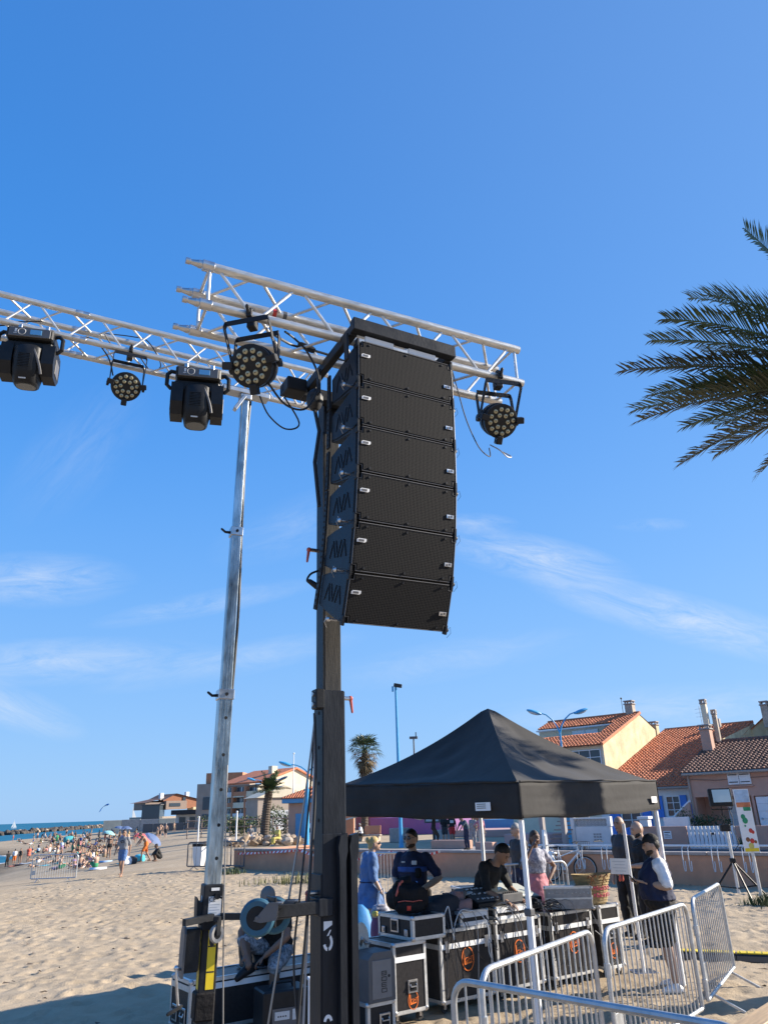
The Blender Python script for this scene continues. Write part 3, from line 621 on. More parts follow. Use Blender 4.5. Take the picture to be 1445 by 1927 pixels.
# -- houses behind, only roofs and chimneys show
t = house('yellow_house', 'small yellow gable house with chimney rising behind the brown roof')
for (s0, s1, o0, zz, pk, w) in ((2.3, 3.7, 12.5, 4.7, 5.55, 1.1),):
    b = MB(); b.add([hp(s0, o0, 3), hp(s1 + .6, o0, 3), hp(s1 + .6, o0, 4.75), hp(s0 + .9, o0, pk), hp(s0, o0, 4.9)], [(0, 1, 2, 3, 4)]); b.build('gable_wall', 'plaster_yellow', t, smooth=0)
    b = MB(); b.add([hp(s0 - .05, o0 - .15, 4.88), hp(s0 + .9, o0 - .15, pk + .04), hp(s0 + .9, o0 + 6, pk + .04), hp(s0 - .05, o0 + 6, 4.88), hp(s1 + .7, o0 - .15, 4.68), hp(s1 + .7, o0 + 6, 4.68)], [(0, 1, 2, 3), (1, 4, 5, 2)]); b.build('roof', 'tile_red', t, smooth=0)
chimney(t, 3.25, 12.2, 5.0, 5.95, .3, 'stone')
t = house('cream_house', 'cream gable house with stubby chimney seen over the brown roof at the right')
b = MB(); b.add([hp(3.6, 15, 3), hp(5.6, 15, 3), hp(5.6, 15, 4.85), hp(4.35, 15, 5.75), hp(3.6, 15, 5.2)], [(0, 1, 2, 3, 4)]); b.build('gable_wall', 'plaster_cream', t, smooth=0)
b = MB(); b.add([hp(3.55, 14.8, 5.18), hp(4.35, 14.8, 5.80), hp(4.35, 20, 5.80), hp(3.55, 20, 5.18), hp(5.7, 14.8, 4.82), hp(5.7, 20, 4.82)], [(0, 1, 2, 3), (1, 4, 5, 2)]); b.build('roof', 'tile_red', t, smooth=0)
chimney(t, 5.1, 14.6, 4.9, 5.3, .3, 'stone', False)
t = house('tall_house', 'beige house corner with jutting roof cut by the right edge of the view')
b = MB(); hb(b, 4.15, 9, 12.0, 18, .75, 6.25); b.build('wall', 'plaster_tan', t, smooth=0)
b = MB(); hb(b, 3.98, 9.2, 11.8, 18.2, 6.25, 6.4); b.add([hp(3.98, 11.8, 6.4), hp(9.2, 11.8, 6.4), hp(9.2, 15, 7.4), hp(3.98, 15, 7.4), hp(3.98, 18.2, 6.4), hp(9.2, 18.2, 6.4)], [(0, 1, 2, 3), (3, 2, 5, 4), (0, 3, 4), (1, 5, 2)]); b.build('roof', 'tile_brown', t, smooth=0)

# ---------------------------------------------------------------- wooden stair post and far plaza terraces
t = thing('outdoor_stair', 'dark wooden stair flight between two pale concrete posts behind the bicycle', 'stairs', G(1045, 1600), WRZ)
for x in (-.62, .62): b = MB(); b.box((x, 0, 1.5), (.22, .3, 3.0), None, .02); b.build('post', 'wall_cap', t)
for k in range(12): b = MB(); b.box((0, .2 + .22*k, .12 + .2*k), (1.0, .28, .05), None, .01); b.build('tread', 'wood_gray', t)
b = MB(); b.box((0, 3.2, 1.3), (1.0, .05, 2.6)); b.build('back_wall', 'plaster_tan', t)
def block(name, label, c, d, mt, cat='step block', rz=WRZ):
    b = MB(); b.box((0, 0, d[2]/2), d, None, .03); return tag(b.build(name, mt, None, loc=c, rz=rz), label, cat)
block('terrace_block', 'long purple concrete terrace block in the middle of the plaza', G(768, 1570) + np.array([1.2, 1.5, 0]), (9.5, 4, 1.5), 'purple')
block('terrace_block', 'dull red concrete terrace block left of the purple block', G(712, 1562) + np.array([1.5, 4, 0]), (9.5, 3, 1.6), 'pinkred')
block('terrace_block', 'mustard yellow concrete terrace wall behind the purple block', G(850, 1556) + np.array([0, 4, 0]), (26, 3, 2.6), 'yellowstep')
block('terrace_block', 'orange red concrete step beside the mustard wall', G(945, 1558) + np.array([0, 2, 0]), (9, 3, 1.35), 'plaster_orange')
block('terrace_block', 'blue painted concrete step at the far side of the plaza', G(985, 1561), (9, 2.4, 1.0), 'blue_trim')
block('terrace_block', 'pale pink concrete platform in front of the blue step', G(1000, 1572), (12, 5, .5), 'terrace_pink')
block('terrace_block', 'second pale pink platform seen past the tent leg on the right', G(1010, 1586), (3.2, 2.4, .55), 'terrace_pink')
block('concrete_cube', 'pale concrete cube seat on the plaza behind the officer', G(752, 1585), (1.1, 1.0, .95), 'wall_cap', 'seat')
block('concrete_cube', 'grey concrete cube seat right of the information panel', G(836, 1583), (1.0, 1.0, .75), 'stone_gray', 'seat')
block('concrete_bench', 'long low pink concrete bench just behind the wall', G(850, 1597), (2.6, .5, .45), 'plaster_pink', 'bench')
block('concrete_bench', 'short low pink concrete bench at the right end of the long one', G(915, 1601), (1.1, .5, .42), 'plaster_pink', 'bench')
t = thing('park_bench', 'pale stone bench with a wooden back on the sunny plaza', 'bench', G(695, 1583), WRZ + .4)
b = MB(); b.box((0, 0, .42), (1.9, .5, .1), None, .02); b.build('seat', 'stone', t)
for x in (-.7, .7): b = MB(); b.box((x, 0, .185), (.3, .45, .365), None, .02); b.build('leg', 'stone', t)
b = MB(); b.box((.2, .3, .8), (1.3, .08, .6), rotx(-.15), .02); b.build('backrest', 'plaster_orange', t)
t = thing('information_panel', 'tall grey information panel on a dark post standing on the plaza', 'sign', G(817, 1585), .25)
b = MB(); b.tube([(0, 0, 0), (0, 0, 1.3)], .09, 8); b.build('post', 'navy_teal' if 0 else 'ink', t)
b = MB(); b.box((0, 0, 2.2), (1.3, .12, 1.9), None, .03); b.build('panel', 'plastic_gray', t)
b = MB(); b.box((-.1, -.075, 2.2), (.9, .02, 1.7)); b.build('poster', 'label_gray', t)
t = thing('bollard', 'short pale bollard with a yellow band near the bench end', 'bollard', G(1003, 1594))
b = MB(); b.tube([(0, 0, 0), (0, 0, .75), (0, 0, .8)], [.12, .11, .06], 10); b.build('post', 'wall_cap', t); b = MB(); b.tube([(0, 0, .55), (0, 0, .66)], .122, 10); b.build('band', 'yellow', t)
t = thing('signpost', 'thin dark signpost with a red top on the plaza', 'sign', G(985, 1590))
b = MB(); b.tube([(0, 0, 0), (0, 0, 1.9)], .05, 6); b.build('post', 'ink', t); b = MB(); b.ell((0, 0, 1.95), .1); b.build('knob', 'red', t)
t = thing('orange_pillar', 'orange rendered pillar beside the black tower', 'pillar', G(655, 1578))
b = MB(); b.box((0, 0, 1.6), (1.1, .9, 3.2), None, .03); b.build('shaft', 'plaster_orange', t); b = MB(); b.box((0, 0, 3.25), (1.3, 1.1, .1), None, .02); b.build('cap', 'wall_cap', t)

# ---------------------------------------------------------------- street lamps
def lamp(label, base, h, arms, mt='blue_lamp', r=.09, heads=True, rz=0., arm=1.0, rise=.9):
    t = thing('street_lamp', label, 'street lamp', base, rz, 'blue street lamps around the plaza')
    b = MB(); b.tube([(0, 0, 0), (0, 0, .5), (0, 0, h)], [r*1.25, r, r*.6], 10); b.build('pole', mt, t)
    for sg in arms:
        pts = [(sg*arm*q**1.4, 0, h - .05 + rise*math.sin(q*PI/2*.95)) for q in (0, .25, .5, .75, 1)]
        b = MB(); b.tube(pts, [r*.55, r*.5, r*.45, r*.4, r*.4], 8); a = b.build('arm', mt, t)
        e = np.array(pts[-1]); R = roty(-sg*.30)
        b = MB(); b.ell(e + np.array([sg*.33, 0, .05]), (.46, .19, .11), R, 14, 8); hd = b.build('lamp_head', mt, a)
        b = MB(); b.ell(e + np.array([sg*.36, 0, -.005]), (.34, .15, .085), R, 12, 6); b.build('lamp_glass', 'label_gray', a)
    return t
p = G(1078, 1594); d_ = np.linalg.norm(p)
hL = V(1052, 1378, p[1])[2]
lamp('blue double armed street lamp with a yellow banner rising behind the black tent', p, hL, (-1, 1), arm=1.05, rise=1.15, rz=.1)
t = thing('banner', 'blue and yellow vertical banner fixed to the lamp post', 'banner', p + np.array([0, -.12, 0]), .1)
b = MB(); b.box((-.12, 0, 1.55), (.26, .02, 2.7)); b.build('blue_cloth', 'blue_lamp', t); b = MB(); b.box((.28, -.03, 1.75), (.42, .03, 1.75), roty(.04)); b.build('yellow_cloth', 'yellow', t)
p = V(754, 1560, 50.); p[2] = 0; h1 = V(748, 1292, 50.)[2]
t = lamp('very tall single blue lamp mast rising to the left of the tent peak', p, h1, (), r=.12)
b = MB(); b.box((.15, -.1, h1 + .05), (.55, .3, .22), roty(.2), .03); b.build('floodlight', 'ink', t); b = MB(); b.box((-.2, 0, h1 - .15), (.12, .12, .35), None, .02); b.build('bracket', 'blue_lamp', t)
p = V(785, 1550, 95.); p[2] = 0; h1 = V(785, 1388, 95.)[2]
t = lamp('small distant grey floodlight mast above the tent slope', p, h1, (), mt='plastic_gray', r=.14)
b = MB(); b.box((0, 0, h1), (1.0, .3, .3), None, .03); b.box((.3, 0, h1 + .35), (.12, .1, .6)); b.build('floodlight', 'plastic_gray', t)
p = V(578, 1590, 50.); p[2] = 0; lamp('blue double armed street lamp behind the hanging cables', p, V(578, 1453, 50.)[2], (-1, 1), arm=1.1, rise=.55)
p = V(500, 1590, 75.); p[2] = 0; lamp('blue double armed street lamp half hidden behind the left palm', p, V(500, 1478, 75.)[2], (-1, 1), arm=1.2, rise=.6)
p = V(662, 1590, 70.); p[2] = 0; lamp('blue street lamp arm reaching out beside the tall dark tower', p, V(680, 1486, 70.)[2] - .6, (-1,), arm=1.0, rise=.6)
t = thing('flagpole', 'slim white flagpole in front of the cream gable', 'pole', V(551, 1560, 100) * np.array([1, 1, 0]))
b = MB(); b.tube([(0, 0, 0), (0, 0, V(551, 1418, 100)[2])], [.12, .05], 6); b.build('pole', 'white', t); b = MB(); b.ell((0, 0, V(551, 1418, 100)[2]), .12); b.build('knob', 'white', t)

# ---------------------------------------------------------------- kiosk, apartments, wooden house, sea wall
t = thing('kiosk', 'small pink kiosk with blue fascia and orange tiled roof', 'kiosk', G(542, 1578) * np.array([1, 1, 0]), WRZ*.35)
kz = V(545, 1512, G(542, 1578)[1])[2]
b = MB(); b.box((2.6, 2, kz/2), (5.2, 4, kz), None, .02); b.build('wall', 'plaster_pink', t)
b = MB(); b.box((2.6, 2, kz + .22), (6.2, 5, .42), None, .03); b.build('fascia', 'blue_trim', t)
ro = MB(); A = [(-.6, -.6, kz + .43), (5.8, -.6, kz + .43), (5.8, 4.6, kz + .43), (-.6, 4.6, kz + .43), (2.6, 2, kz + 1.7)]; ro.add(A, [(0, 1, 4), (1, 2, 4), (2, 3, 4), (3, 0, 4)]); r_ = ro.build('roof', 'tile_red', t, smooth=0)
b = MB()
for i in range(26):
    q = i/26; x0 = -.6 + 6.4*q; top = min(q, 1 - q)*2; b.tube([(x0, -.6, kz + .46), (x0 + (2.6 - x0)*0, -.6 + 2.6*top, kz + .46 + 1.27*top)], .085, 5)
    y0 = -.6 + 5.2*q; b.tube([(-.6, y0, kz + .46), (-.6 + 3.2*top, y0, kz + .46 + 1.27*top)], .085, 5)
b.build('roof_tile_row', 'tile_red', r_)['kind'] = 'stuff'
b = MB(); b.box((1.2, -.03, 1.1), (.9, .05, 2.1), None, .02); b.build('door', 'blue_trim', t)
t = thing('blue_post', 'thick blue post at the corner of the kiosk', 'post', V(577, 1594, 52.) * np.array([1, 1, 0]))
b = MB(); b.tube([(0, 0, 0), (0, 0, V(578, 1455, 52.)[2] - 1)], .16, 10); b.build('shaft', 'blue_lamp', t); b = MB(); b.tube([(0, 0, 0), (0, 0, .3)], .24, 10); b.build('base', 'blue_lamp', t)

# apartment block: facade with loggias on the left, big sunlit cream gable on the right; set at an angle to the beach
Ya = 130.; AR = rad(48); ca_, sa_ = math.cos(AR), math.sin(AR)
A1 = V(490, 1565, Ya)
def gw(px, py):                          # sight line onto the gable plane -> (distance along it, height)
    n = np.array([sa_, -ca_]); d = D(px, py); t_ = (n @ A1[:2])/(n @ d[:2]); p = d*t_; return (p[0] - A1[0])*ca_ + (p[1] - A1[1])*sa_, CAMZ + p[2]
t = thing('apartment_block', 'cream four storey apartment block with loggias and a big blank gable', 'building', (A1[0], Ya, 0), AR)
e0, ep, e1 = gw(490, 1470), gw(556, 1446), gw(600, 1468)
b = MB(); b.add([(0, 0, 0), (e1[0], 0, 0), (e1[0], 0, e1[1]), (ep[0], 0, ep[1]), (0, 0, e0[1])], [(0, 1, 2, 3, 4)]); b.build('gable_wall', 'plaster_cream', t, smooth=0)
Df = 10.5; ze = e0[1]
b = MB(); b.add([(-.4, -.4, ze), (ep[0], -.4, ep[1] + .2), (ep[0], Df + 1, ep[1] + .2), (-.4, Df + 1, ze), (e1[0] + .4, -.4, e1[1] - .1), (e1[0] + .4, Df + 1, e1[1] - .1)], [(0, 1, 2, 3), (1, 4, 5, 2)]); so = b.build('roof', 'tile_red', t, smooth=0).modifiers.new('slab', 'SOLIDIFY'); so.thickness = .3
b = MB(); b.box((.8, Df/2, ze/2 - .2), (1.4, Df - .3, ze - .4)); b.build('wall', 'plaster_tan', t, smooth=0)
nf = 4; fh = (ze - .6)/nf
for f in range(nf):
    for c in range(3):
        y = Df*(c + .5)/3; b = MB(); b.box((.05, y, f*fh + fh*.58), (.1, Df/3*.72, fh*.68)); w_ = b.build('window', 'glass_dark', t)
        b = MB(); b.box((-.03, y, f*fh + fh*.58), (.06, .16, fh*.68)); b.build('frame', 'white_paint', w_)
        b = MB(); b.box((-.62, y, f*fh + fh*.30), (.08, Df/3*.84, fh*.40)); b.build('balcony_panel', ['plaster_cream', 'plaster_orange', 'plaster_white'][(f + c) % 3], t)
    b = MB(); b.box((-.3, Df/2, f*fh + .08), (.75, Df, .18)); b.build('balcony_slab', 'plaster_cream', t)
for c in range(4): b = MB(); b.box((-.33, Df*c/3 + (.2 if c == 0 else -.2 if c == 3 else 0), ze/2 - .3), (.8, .38, ze - .6)); b.build('pier', 'plaster_orange' if c in (1, 2) else 'plaster_cream', t)
ce = gw(535, 1450); b = MB(); b.box((ce[0], 3.0, ce[1] - .2), (1.2, 1.0, 2.2)); b.build('chimney', 'plaster_cream', t)
t = thing('garage', 'low beige annex with pitched roof in front of the cream gable', 'building', V(515, 1560, 112) * np.array([1, 1, 0]), .6)
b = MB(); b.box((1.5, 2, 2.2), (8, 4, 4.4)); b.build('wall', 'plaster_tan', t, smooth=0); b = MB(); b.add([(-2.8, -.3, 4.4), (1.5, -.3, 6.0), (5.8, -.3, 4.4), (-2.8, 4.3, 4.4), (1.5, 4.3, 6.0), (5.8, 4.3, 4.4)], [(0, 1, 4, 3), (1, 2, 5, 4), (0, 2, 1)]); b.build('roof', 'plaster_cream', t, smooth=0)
b = MB(); b.box((1.0, -.04, 1.4), (3, .06, 2.6)); b.build('garage_door', 'label_gray', t)
t = thing('terraced_house', 'orange and white terraced house just right of the galvanised mast', 'house', V(432, 1560, 150) * np.array([1, 1, 0]))
b = MB(); b.box((-1.5, 3, 4), (10, 6, 8)); b.build('wall', 'plaster_tan', t, smooth=0); b = MB(); b.box((-1.5, 3, 9), (7, 5, 1.9)); b.build('upper_storey', 'plaster_orange', t, smooth=0)
for k in range(3):
    b = MB(); b.box((-4.5 + 3*k, -.06, 4.5), (1.5, .1, 2.2)); b.build('window', 'glass_dark', t)
    b = MB(); b.box((-4.5 + 3*k, -.06, 1.5), (1.5, .1, 2.2)); b.build('window', 'glass_dark', t)

Yw = 190.
def bv(px, py): return V(px, py, Yw)
O_ = bv(330, 1560); sc = Yw/1390.*1.04
t = thing('beach_house', 'far red wood clad beach house with white chimneys on a stone base', 'house', (O_[0], Yw, 0), .75)
def lx(px): return (bv(px, 1540) - O_)[0]/math.cos(.75)
def lz(px, py): return bv(px, py)[2]
b = MB(); b.box(((lx(291) + lx(352))/2, 5, lz(320, 1536)/2 - 1), (lx(352) - lx(291), 10, lz(320, 1536) + 2)); b.build('stone_base', 'stone', t, smooth=0)
b = MB(); x0, x1, xm = lx(314), lx(369), lx(332); b.add([(x0, 1, lz(320, 1524)), (x1, 1, lz(368, 1519)), (x1, 1, lz(368, 1505)), (xm, 1, lz(331, 1494)), (x0, 1, lz(315, 1506)), (x0, 10, lz(320, 1524)), (x1, 10, lz(368, 1519)), (x1, 10, lz(368, 1505)), (xm, 10, lz(331, 1494)), (x0, 10, lz(315, 1506))], [(0, 1, 2, 3, 4), (1, 6, 7, 2), (0, 4, 9, 5)]); b.build('wood_wall', 'wood_clad', t, smooth=0)
b = MB(); b.box(((lx(314) + lx(345))/2, .2, (lz(330, 1507) + lz(330, 1523))/2), (lx(345) - lx(314), 1.4, lz(330, 1507) - lz(330, 1523))); b.build('wood_wall', 'wood_gray', t, smooth=0)
b = MB(); b.box(((lx(319) + lx(335))/2, -.55, lz(327, 1514.5)), (lx(335) - lx(319), .1, .75)); b.build('window', 'glass_dark', t)
b = MB(); b.box((lx(345), .9, lz(345, 1503)), (.7, .2, .9)); b.build('window', 'glass_dark', t)
b = MB(); b.add([(lx(286), .6, lz(287, 1511)), (lx(316), .6, lz(315, 1502)), (lx(316), 9, lz(315, 1502)), (lx(286), 9, lz(287, 1511)), (lx(314), .5, lz(315, 1505)), (xm, .5, lz(331, 1493)), (lx(371), .5, lz(370, 1504)), (lx(371), 10.4, lz(370, 1504)), (xm, 10.4, lz(331, 1493)), (lx(314), 10.4, lz(315, 1505))], [(0, 1, 2, 3), (4, 5, 8, 9), (5, 6, 7, 8)]); b.build('roof', 'tile_brown', t, smooth=0)
b = MB(); b.box(((lx(288) + lx(314))/2, 4, (lz(300, 1510) + lz(300, 1524))/2), (lx(314) - lx(288), 6, 1.6)); b.build('loggia', 'wood_gray', t, smooth=0)
b = MB(); b.box(((lx(289) + lx(314))/2, .9, lz(300, 1521)), (lx(314) - lx(289), .15, .9)); b.build('balcony_rail', 'wood_gray', t)
for px, py in ((316, 1499), (355, 1496)): b = MB(); b.box((lx(px), 3, lz(px, py)), (.9, .9, 1.7), None, .05); b.build('chimney', 'white', t)
b = MB(); b.box((lx(363), 2, lz(360, 1522)), (1.6, 3, .9)); b.build('annex', 'plaster_yellow', t)
t = thing('beach_bar', 'low white beach bar with dark flat roof beside the wooden beach house', 'building', (V(372, 1560, 165)[0], 165, 0))
b = MB(); b.box((0, 3, 1.4), (9.5, 5, 2.9)); b.build('wall', 'plaster_white', t, smooth=0); b = MB(); b.box((0, 2, 3.2), (10.5, 7.4, .9), None, .05); b.build('roof', 'ink', t); 
for k in range(4): b = MB(); b.box((-3.4 + 2.2*k, .42, 1.5), (1.3, .1, 1.5)); b.build('window', 'glass_dark', t)
b = MB(); b.add([(-5, -1.3, 5), (5, -1.3, 4.1), (5, 5, 4.1), (-5, 5, 5)], [(0, 1, 2, 3)])
t = thing('sea_wall', 'long grey concrete sea wall below the wooden beach house', 'wall', (V(285, 1560, 175)[0], 175, -1))
for k in range(9): b = MB(); b.box((-8.5 + 4.05*k, 0, 1.5), (4.0, .6, 3.2 + .1*(k % 2)), None, .04); b.build('wall_panel', 'stone_gray' if k % 3 else 'plaster_cream', t)
t = thing('glass_pavilion', 'dark glazed pavilion with deck beside the stone base of the beach house', 'building', (V(283, 1540, 185)[0], 185, 0))
b = MB(); b.box((0, 2, 3.6), (4.2, 4, 3.0), None, .05); b.build('wall', 'glass_dark', t); b = MB(); b.box((-1, 2, 1.7), (6.5, 5, .5)); b.build('deck', 'wood_gray', t); b = MB(); b.box((0, 2, 5.2), (4.6, 4.4, .2)); b.build('roof', 'plastic_gray', t)
t = thing('terrace_fence', 'dark planted terrace fence in front of the white beach bar', 'fence', (V(345, 1560, 158)[0], 158, -.6))
for k in range(8): b = MB(); b.box((-7 + 2.05*k, 0, 1.0), (1.95, .2, 1.7), None, .05); b.build('panel', 'plastic_gray', t)
# post and wire fence in front of the apartments
t = thing('wire_fence', 'post and rail fence with planted slope in front of the apartment block', 'fence', (V(470, 1560, 90)[0], 90, 0))
for k in range(11): b = MB(); b.tube([(-7 + 1.6*k, 0, -.5), (-7 + 1.6*k, 0, 1.9)], .06, 6); b.build('post', 'wood_gray', t)
for z in (1.75, 1.0): b = MB(); b.tube([(-7.2, 0, z), (9.2, 0, z)], .05, 6); b.build('rail', 'wood_gray', t)
for (px, py0, py1, Y, r, nm, lb) in ((408, 1530, 1610, 60., .05, 'white_post', 'thin white post standing in the sand near the barrier'), (444, 1528, 1588, 75., .07, 'white_post', 'white marker post in front of the planted slope'), (372, 1538, 1590, 90., .06, 'white_post', 'thin volleyball post on the far sand')):
    t = thing(nm, lb, 'post', GT(px, py1)); Yp = GT(px, py1)[1]; b = MB(); b.tube([(0, 0, 0), (0, 0, V(px, py0, Yp)[2] - GT(px, py1)[2])], r, 6); b.build('shaft', 'white', t); b = MB(); b.ell((0, 0, V(px, py0, Yp)[2] - GT(px, py1)[2]), r*1.3); b.build('cap', 'white', t)

# ---------------------------------------------------------------- jetty of boulders, boats, kite
def rock_mesh(seed, r=1.):
    rg = np.random.default_rng(seed); k = rg.normal(size=(5, 3)); k /= np.linalg.norm(k, axis=1)[:, None]; h = rg.uniform(.55, .9, 5)
    def fn(d):
        s = 1.
        for a, c in zip(k, h):
            q = d @ a
            if q > c: s = min(s, c/q)
        return d*s
    m_ = MB(); m_.ell((0, 0, 0), (r, r*rg.uniform(.7, 1), r*rg.uniform(.6, .85)), None, 9, 6, fn=fn); return m_
t = thing('rock_jetty', 'long breakwater of dark and tan boulders reaching out into the sea', 'breakwater', (0, 0, SEA))
RK = [rock_mesh(i).mesh('boulder', 'rock_dark', 20) for i in range(4)]; RT = [rock_mesh(20 + i).mesh('boulder', 'rock_tan', 20) for i in range(4)]
pA = G(-25, 1574, SEA); pB = G(235, 1554, SEA); nrk = 0
mass = MB()
for k in range(430):
    q = k/430; p = pA + (pB - pA)*q; n_ = unit(np.array([-(pB - pA)[1], (pB - pA)[0], 0])); o = random.uniform(-4.5, 4.5); z = max(0, 1.9 - abs(o)*.4)*random.uniform(.5, 1.0) + max(0, q - .6)*2.2
    r = random.uniform(1.0, 1.7); pos = p + n_*o; light = random.random() < (.06 + 1.1*max(0, q - .45))
    ob_ = link('boulder', random.choice(RT if light else RK), t, (pos[0], pos[1], z)) if k % 2 == 0 else None
    if ob_: ob_.rotation_euler = (random.uniform(-.6, .6), random.uniform(-.6, .6), random.uniform(0, 6)); ob_.scale = (r, r, r)
    else: mass.ell((pos[0], pos[1], z*.8), (r, r*.9, r*.8), rotz(random.uniform(0, 3)), 7, 5)
mass.build('boulder_mass', 'rock_dark', t, 15)['kind'] = 'stuff'
def boat(label, px, Y, h):
    p = V(px, 1545, Y); t = thing('sailing_boat', label, 'boat', (p[0], Y, SEA), .5, 'sailing boats')
    b = MB(); b.loft([[np.array([x, w*math.cos(a), .2 + .5*w*math.sin(a)]) for a in np.linspace(0, 2*PI, 8, endpoint=False)] for x, w in ((-h*.35, .1), (-h*.2, h*.09), (h*.1, h*.1), (h*.35, h*.08))]); b.build('hull', 'sail', t)
    b = MB(); b.tube([(0, 0, 0), (0, 0, h)], h*.008, 5); b.build('mast', 'white', t)
    b = MB(); b.prism([(-.02*h, .12*h), (.34*h, .14*h), (-.01*h, .97*h)], -.02*h, .02*h); b.build('sail', 'sail', t)
    if px < 100: b = MB(); b.prism([(-.05*h, .2*h), (-.3*h, .1*h), (-.04*h, .8*h)], -.015*h, .015*h); b.build('jib', 'sail', t)
boat('white sailing boat out at sea beyond the dark jetty', 28, 900., 8.5); boat('small sailing boat with bare mast behind the sea wall', 249, 420., 11.)
t = thing('kite', 'small blue kitesurfing kite flying above the sea', 'kite', V(197, 1519, 320.))
b = MB(); rings = []
for k in range(9):
    a = -1.15 + 2.3*k/8; c = np.array([1.2*math.sin(a) + .5*a, 0, 1.6*math.cos(a) - 1.0 + 1.1*a]); w = .75*math.cos(a*.8) + .15; rings.append([c + np.array([w*q*.5, .12*s_, w*q*.4]) for q, s_ in ((-1, 0), (0, 1), (1, 0), (0, -1))])
b.loft(rings); b.build('canopy', 'kite', t); b = MB(); b.tube([rings[0][0], rings[4][0], rings[8][0]], .06, 5); b.build('leading_edge', 'ink', t)
# heap of pale boulders behind the left wall end
t = thing('rock_heap', 'heap of pale pink and white boulders around the palm foot', 'rocks', G(485, 1592))
for k in range(60):
    x = random.uniform(-4.2, 3.2); y = random.uniform(-1.5, 2.5); r = random.uniform(.16, .42); o = link('boulder', random.choice(RT), t, (x, y, .1 + random.uniform(0, .55)*(1 - abs(x)/5))); o.scale = (r*1.3, r*1.2, r); o.rotation_euler = (random.random(), random.random(), random.uniform(0, 6))
    if k % 3 == 0: o.material_slots[0].link = 'OBJECT'; o.material_slots[0].material = M['stone']
# ---------------------------------------------------------------- aluminium trusses
TS = .239
def truss(name, label, C, yaw, x0, x1, nodes, couplers=(), joints=()):
    t = thing(name, label, 'truss', C, yaw)
    L = x1 - x0; cm = MB(); cm.tube([(0, 0, 0), (L, 0, 0)], .025, 14); ch = cm.mesh('chord', 'alu')
    K = [(0, 0), (TS, 0), (0, TS), (TS, TS)]
    for y, z in K: link('chord', ch, t, (x0, y, z))
    cache = {}
    def brace(p, q):
        p = np.array(p); q = np.array(q); key = tuple(np.round(q - p, 3))
        if key not in cache:
            d = unit(q - p); m_ = MB(); m_.tube([d*.02, (q - p) - d*.02], .0085, 8); cache[key] = m_.mesh('brace', 'alu_weld')
        link('brace', cache[key], t, p)
    for (a, c) in (((0, 0), (0, TS)), ((TS, 0), (TS, TS)), ((0, TS), (TS, TS)), ((0, 0), (TS, 0))):
        for i in range(len(nodes) - 1):
            n0, n1 = nodes[i], nodes[i + 1]; m = (n0 + n1)/2
            brace((n0 + .02, *c), (m - .02, *a)); brace((m + .02, *a), (n1 - .02, *c))
    for xe in (nodes[0] - .02, nodes[-1] + .02):
        for (a, c) in (((0, 0), (0, TS)), ((TS, 0), (TS, TS)), ((0, TS), (TS, TS)), ((0, 0), (TS, 0))): brace((xe, *a), (xe, *c))
    cp = None
    for xe, sg in couplers:
        for y, z in K:
            if cp is None: m_ = MB(); m_.lathe([(.026, -.06), (.0285, -.058), (.0285, 0), (.022, .004), (.022, .02), (.019, .025), (.013, .06), (.017, .062), (.017, .085), (0, .087)], n=14); m_.box((0, .03, -.02), (.012, .02, .03)); cp = m_.mesh('coupler', 'steel')
            o = link('coupler', cp, t, (xe, y, z)); o.rotation_euler = (0, sg*PI/2, 0)
    jm = None
    for xe in joints:
        for y, z in K:
            if jm is None: m_ = MB(); m_.lathe([(.026, -.05), (.0285, -.048), (.0285, -.004), (.027, 0), (.0285, .004), (.0285, .048), (.026, .05)], n=14); jm = m_.mesh('joint_collar', 'steel')
            o = link('joint_collar', jm, t, (xe, y, z)); o.rotation_euler = (0, PI/2, 0)
    return t
FT_C = np.array([-.882, 3.021, 4.482]); FT_Y = .456
ft = truss('lighting_truss', 'short square aluminium truss laid across the top of the speaker tower', FT_C, FT_Y, 0, 1.945, [.055, .515, .975, 1.435, 1.89], couplers=((-.004, -1),))
for xb, mt in ((.44, 'red'), (.50, 'plastic_gray')): b = MB(); b.tube([(xb, TS, TS), (xb + .022, TS, TS)], .0258, 12); b.build('marker_tape', mt, ft)
BT_C = np.array([-2.0, 5.09, 5.646]); BT_Y = .493
bt = truss('lighting_truss', 'long square aluminium truss running from the left edge to behind the speaker tower', BT_C, BT_Y, -2.2, 1.72, [-2.14 + .46*k for k in range(9)] , joints=(-.42,))
def ftp(x, y=0, z=0): return FT_C + rotz(FT_Y) @ np.array([x, y, z])
def btp(x, y=0, z=0): return BT_C + rotz(BT_Y) @ np.array([x, y, z])
def pix(p):
    v = np.asarray(p, float) - np.array([0, 0, CAMZ]); z = v @ _f; return PW/2 + FPX*(v @ _r)/z, PH/2 - FPX*(v @ _u)/z
def at_px(fn, px, lo=-2.6, hi=2.2):
    for _ in range(40):
        m = (lo + hi)/2
        if pix(fn(m))[0] < px: lo = m
        else: hi = m
    return lo

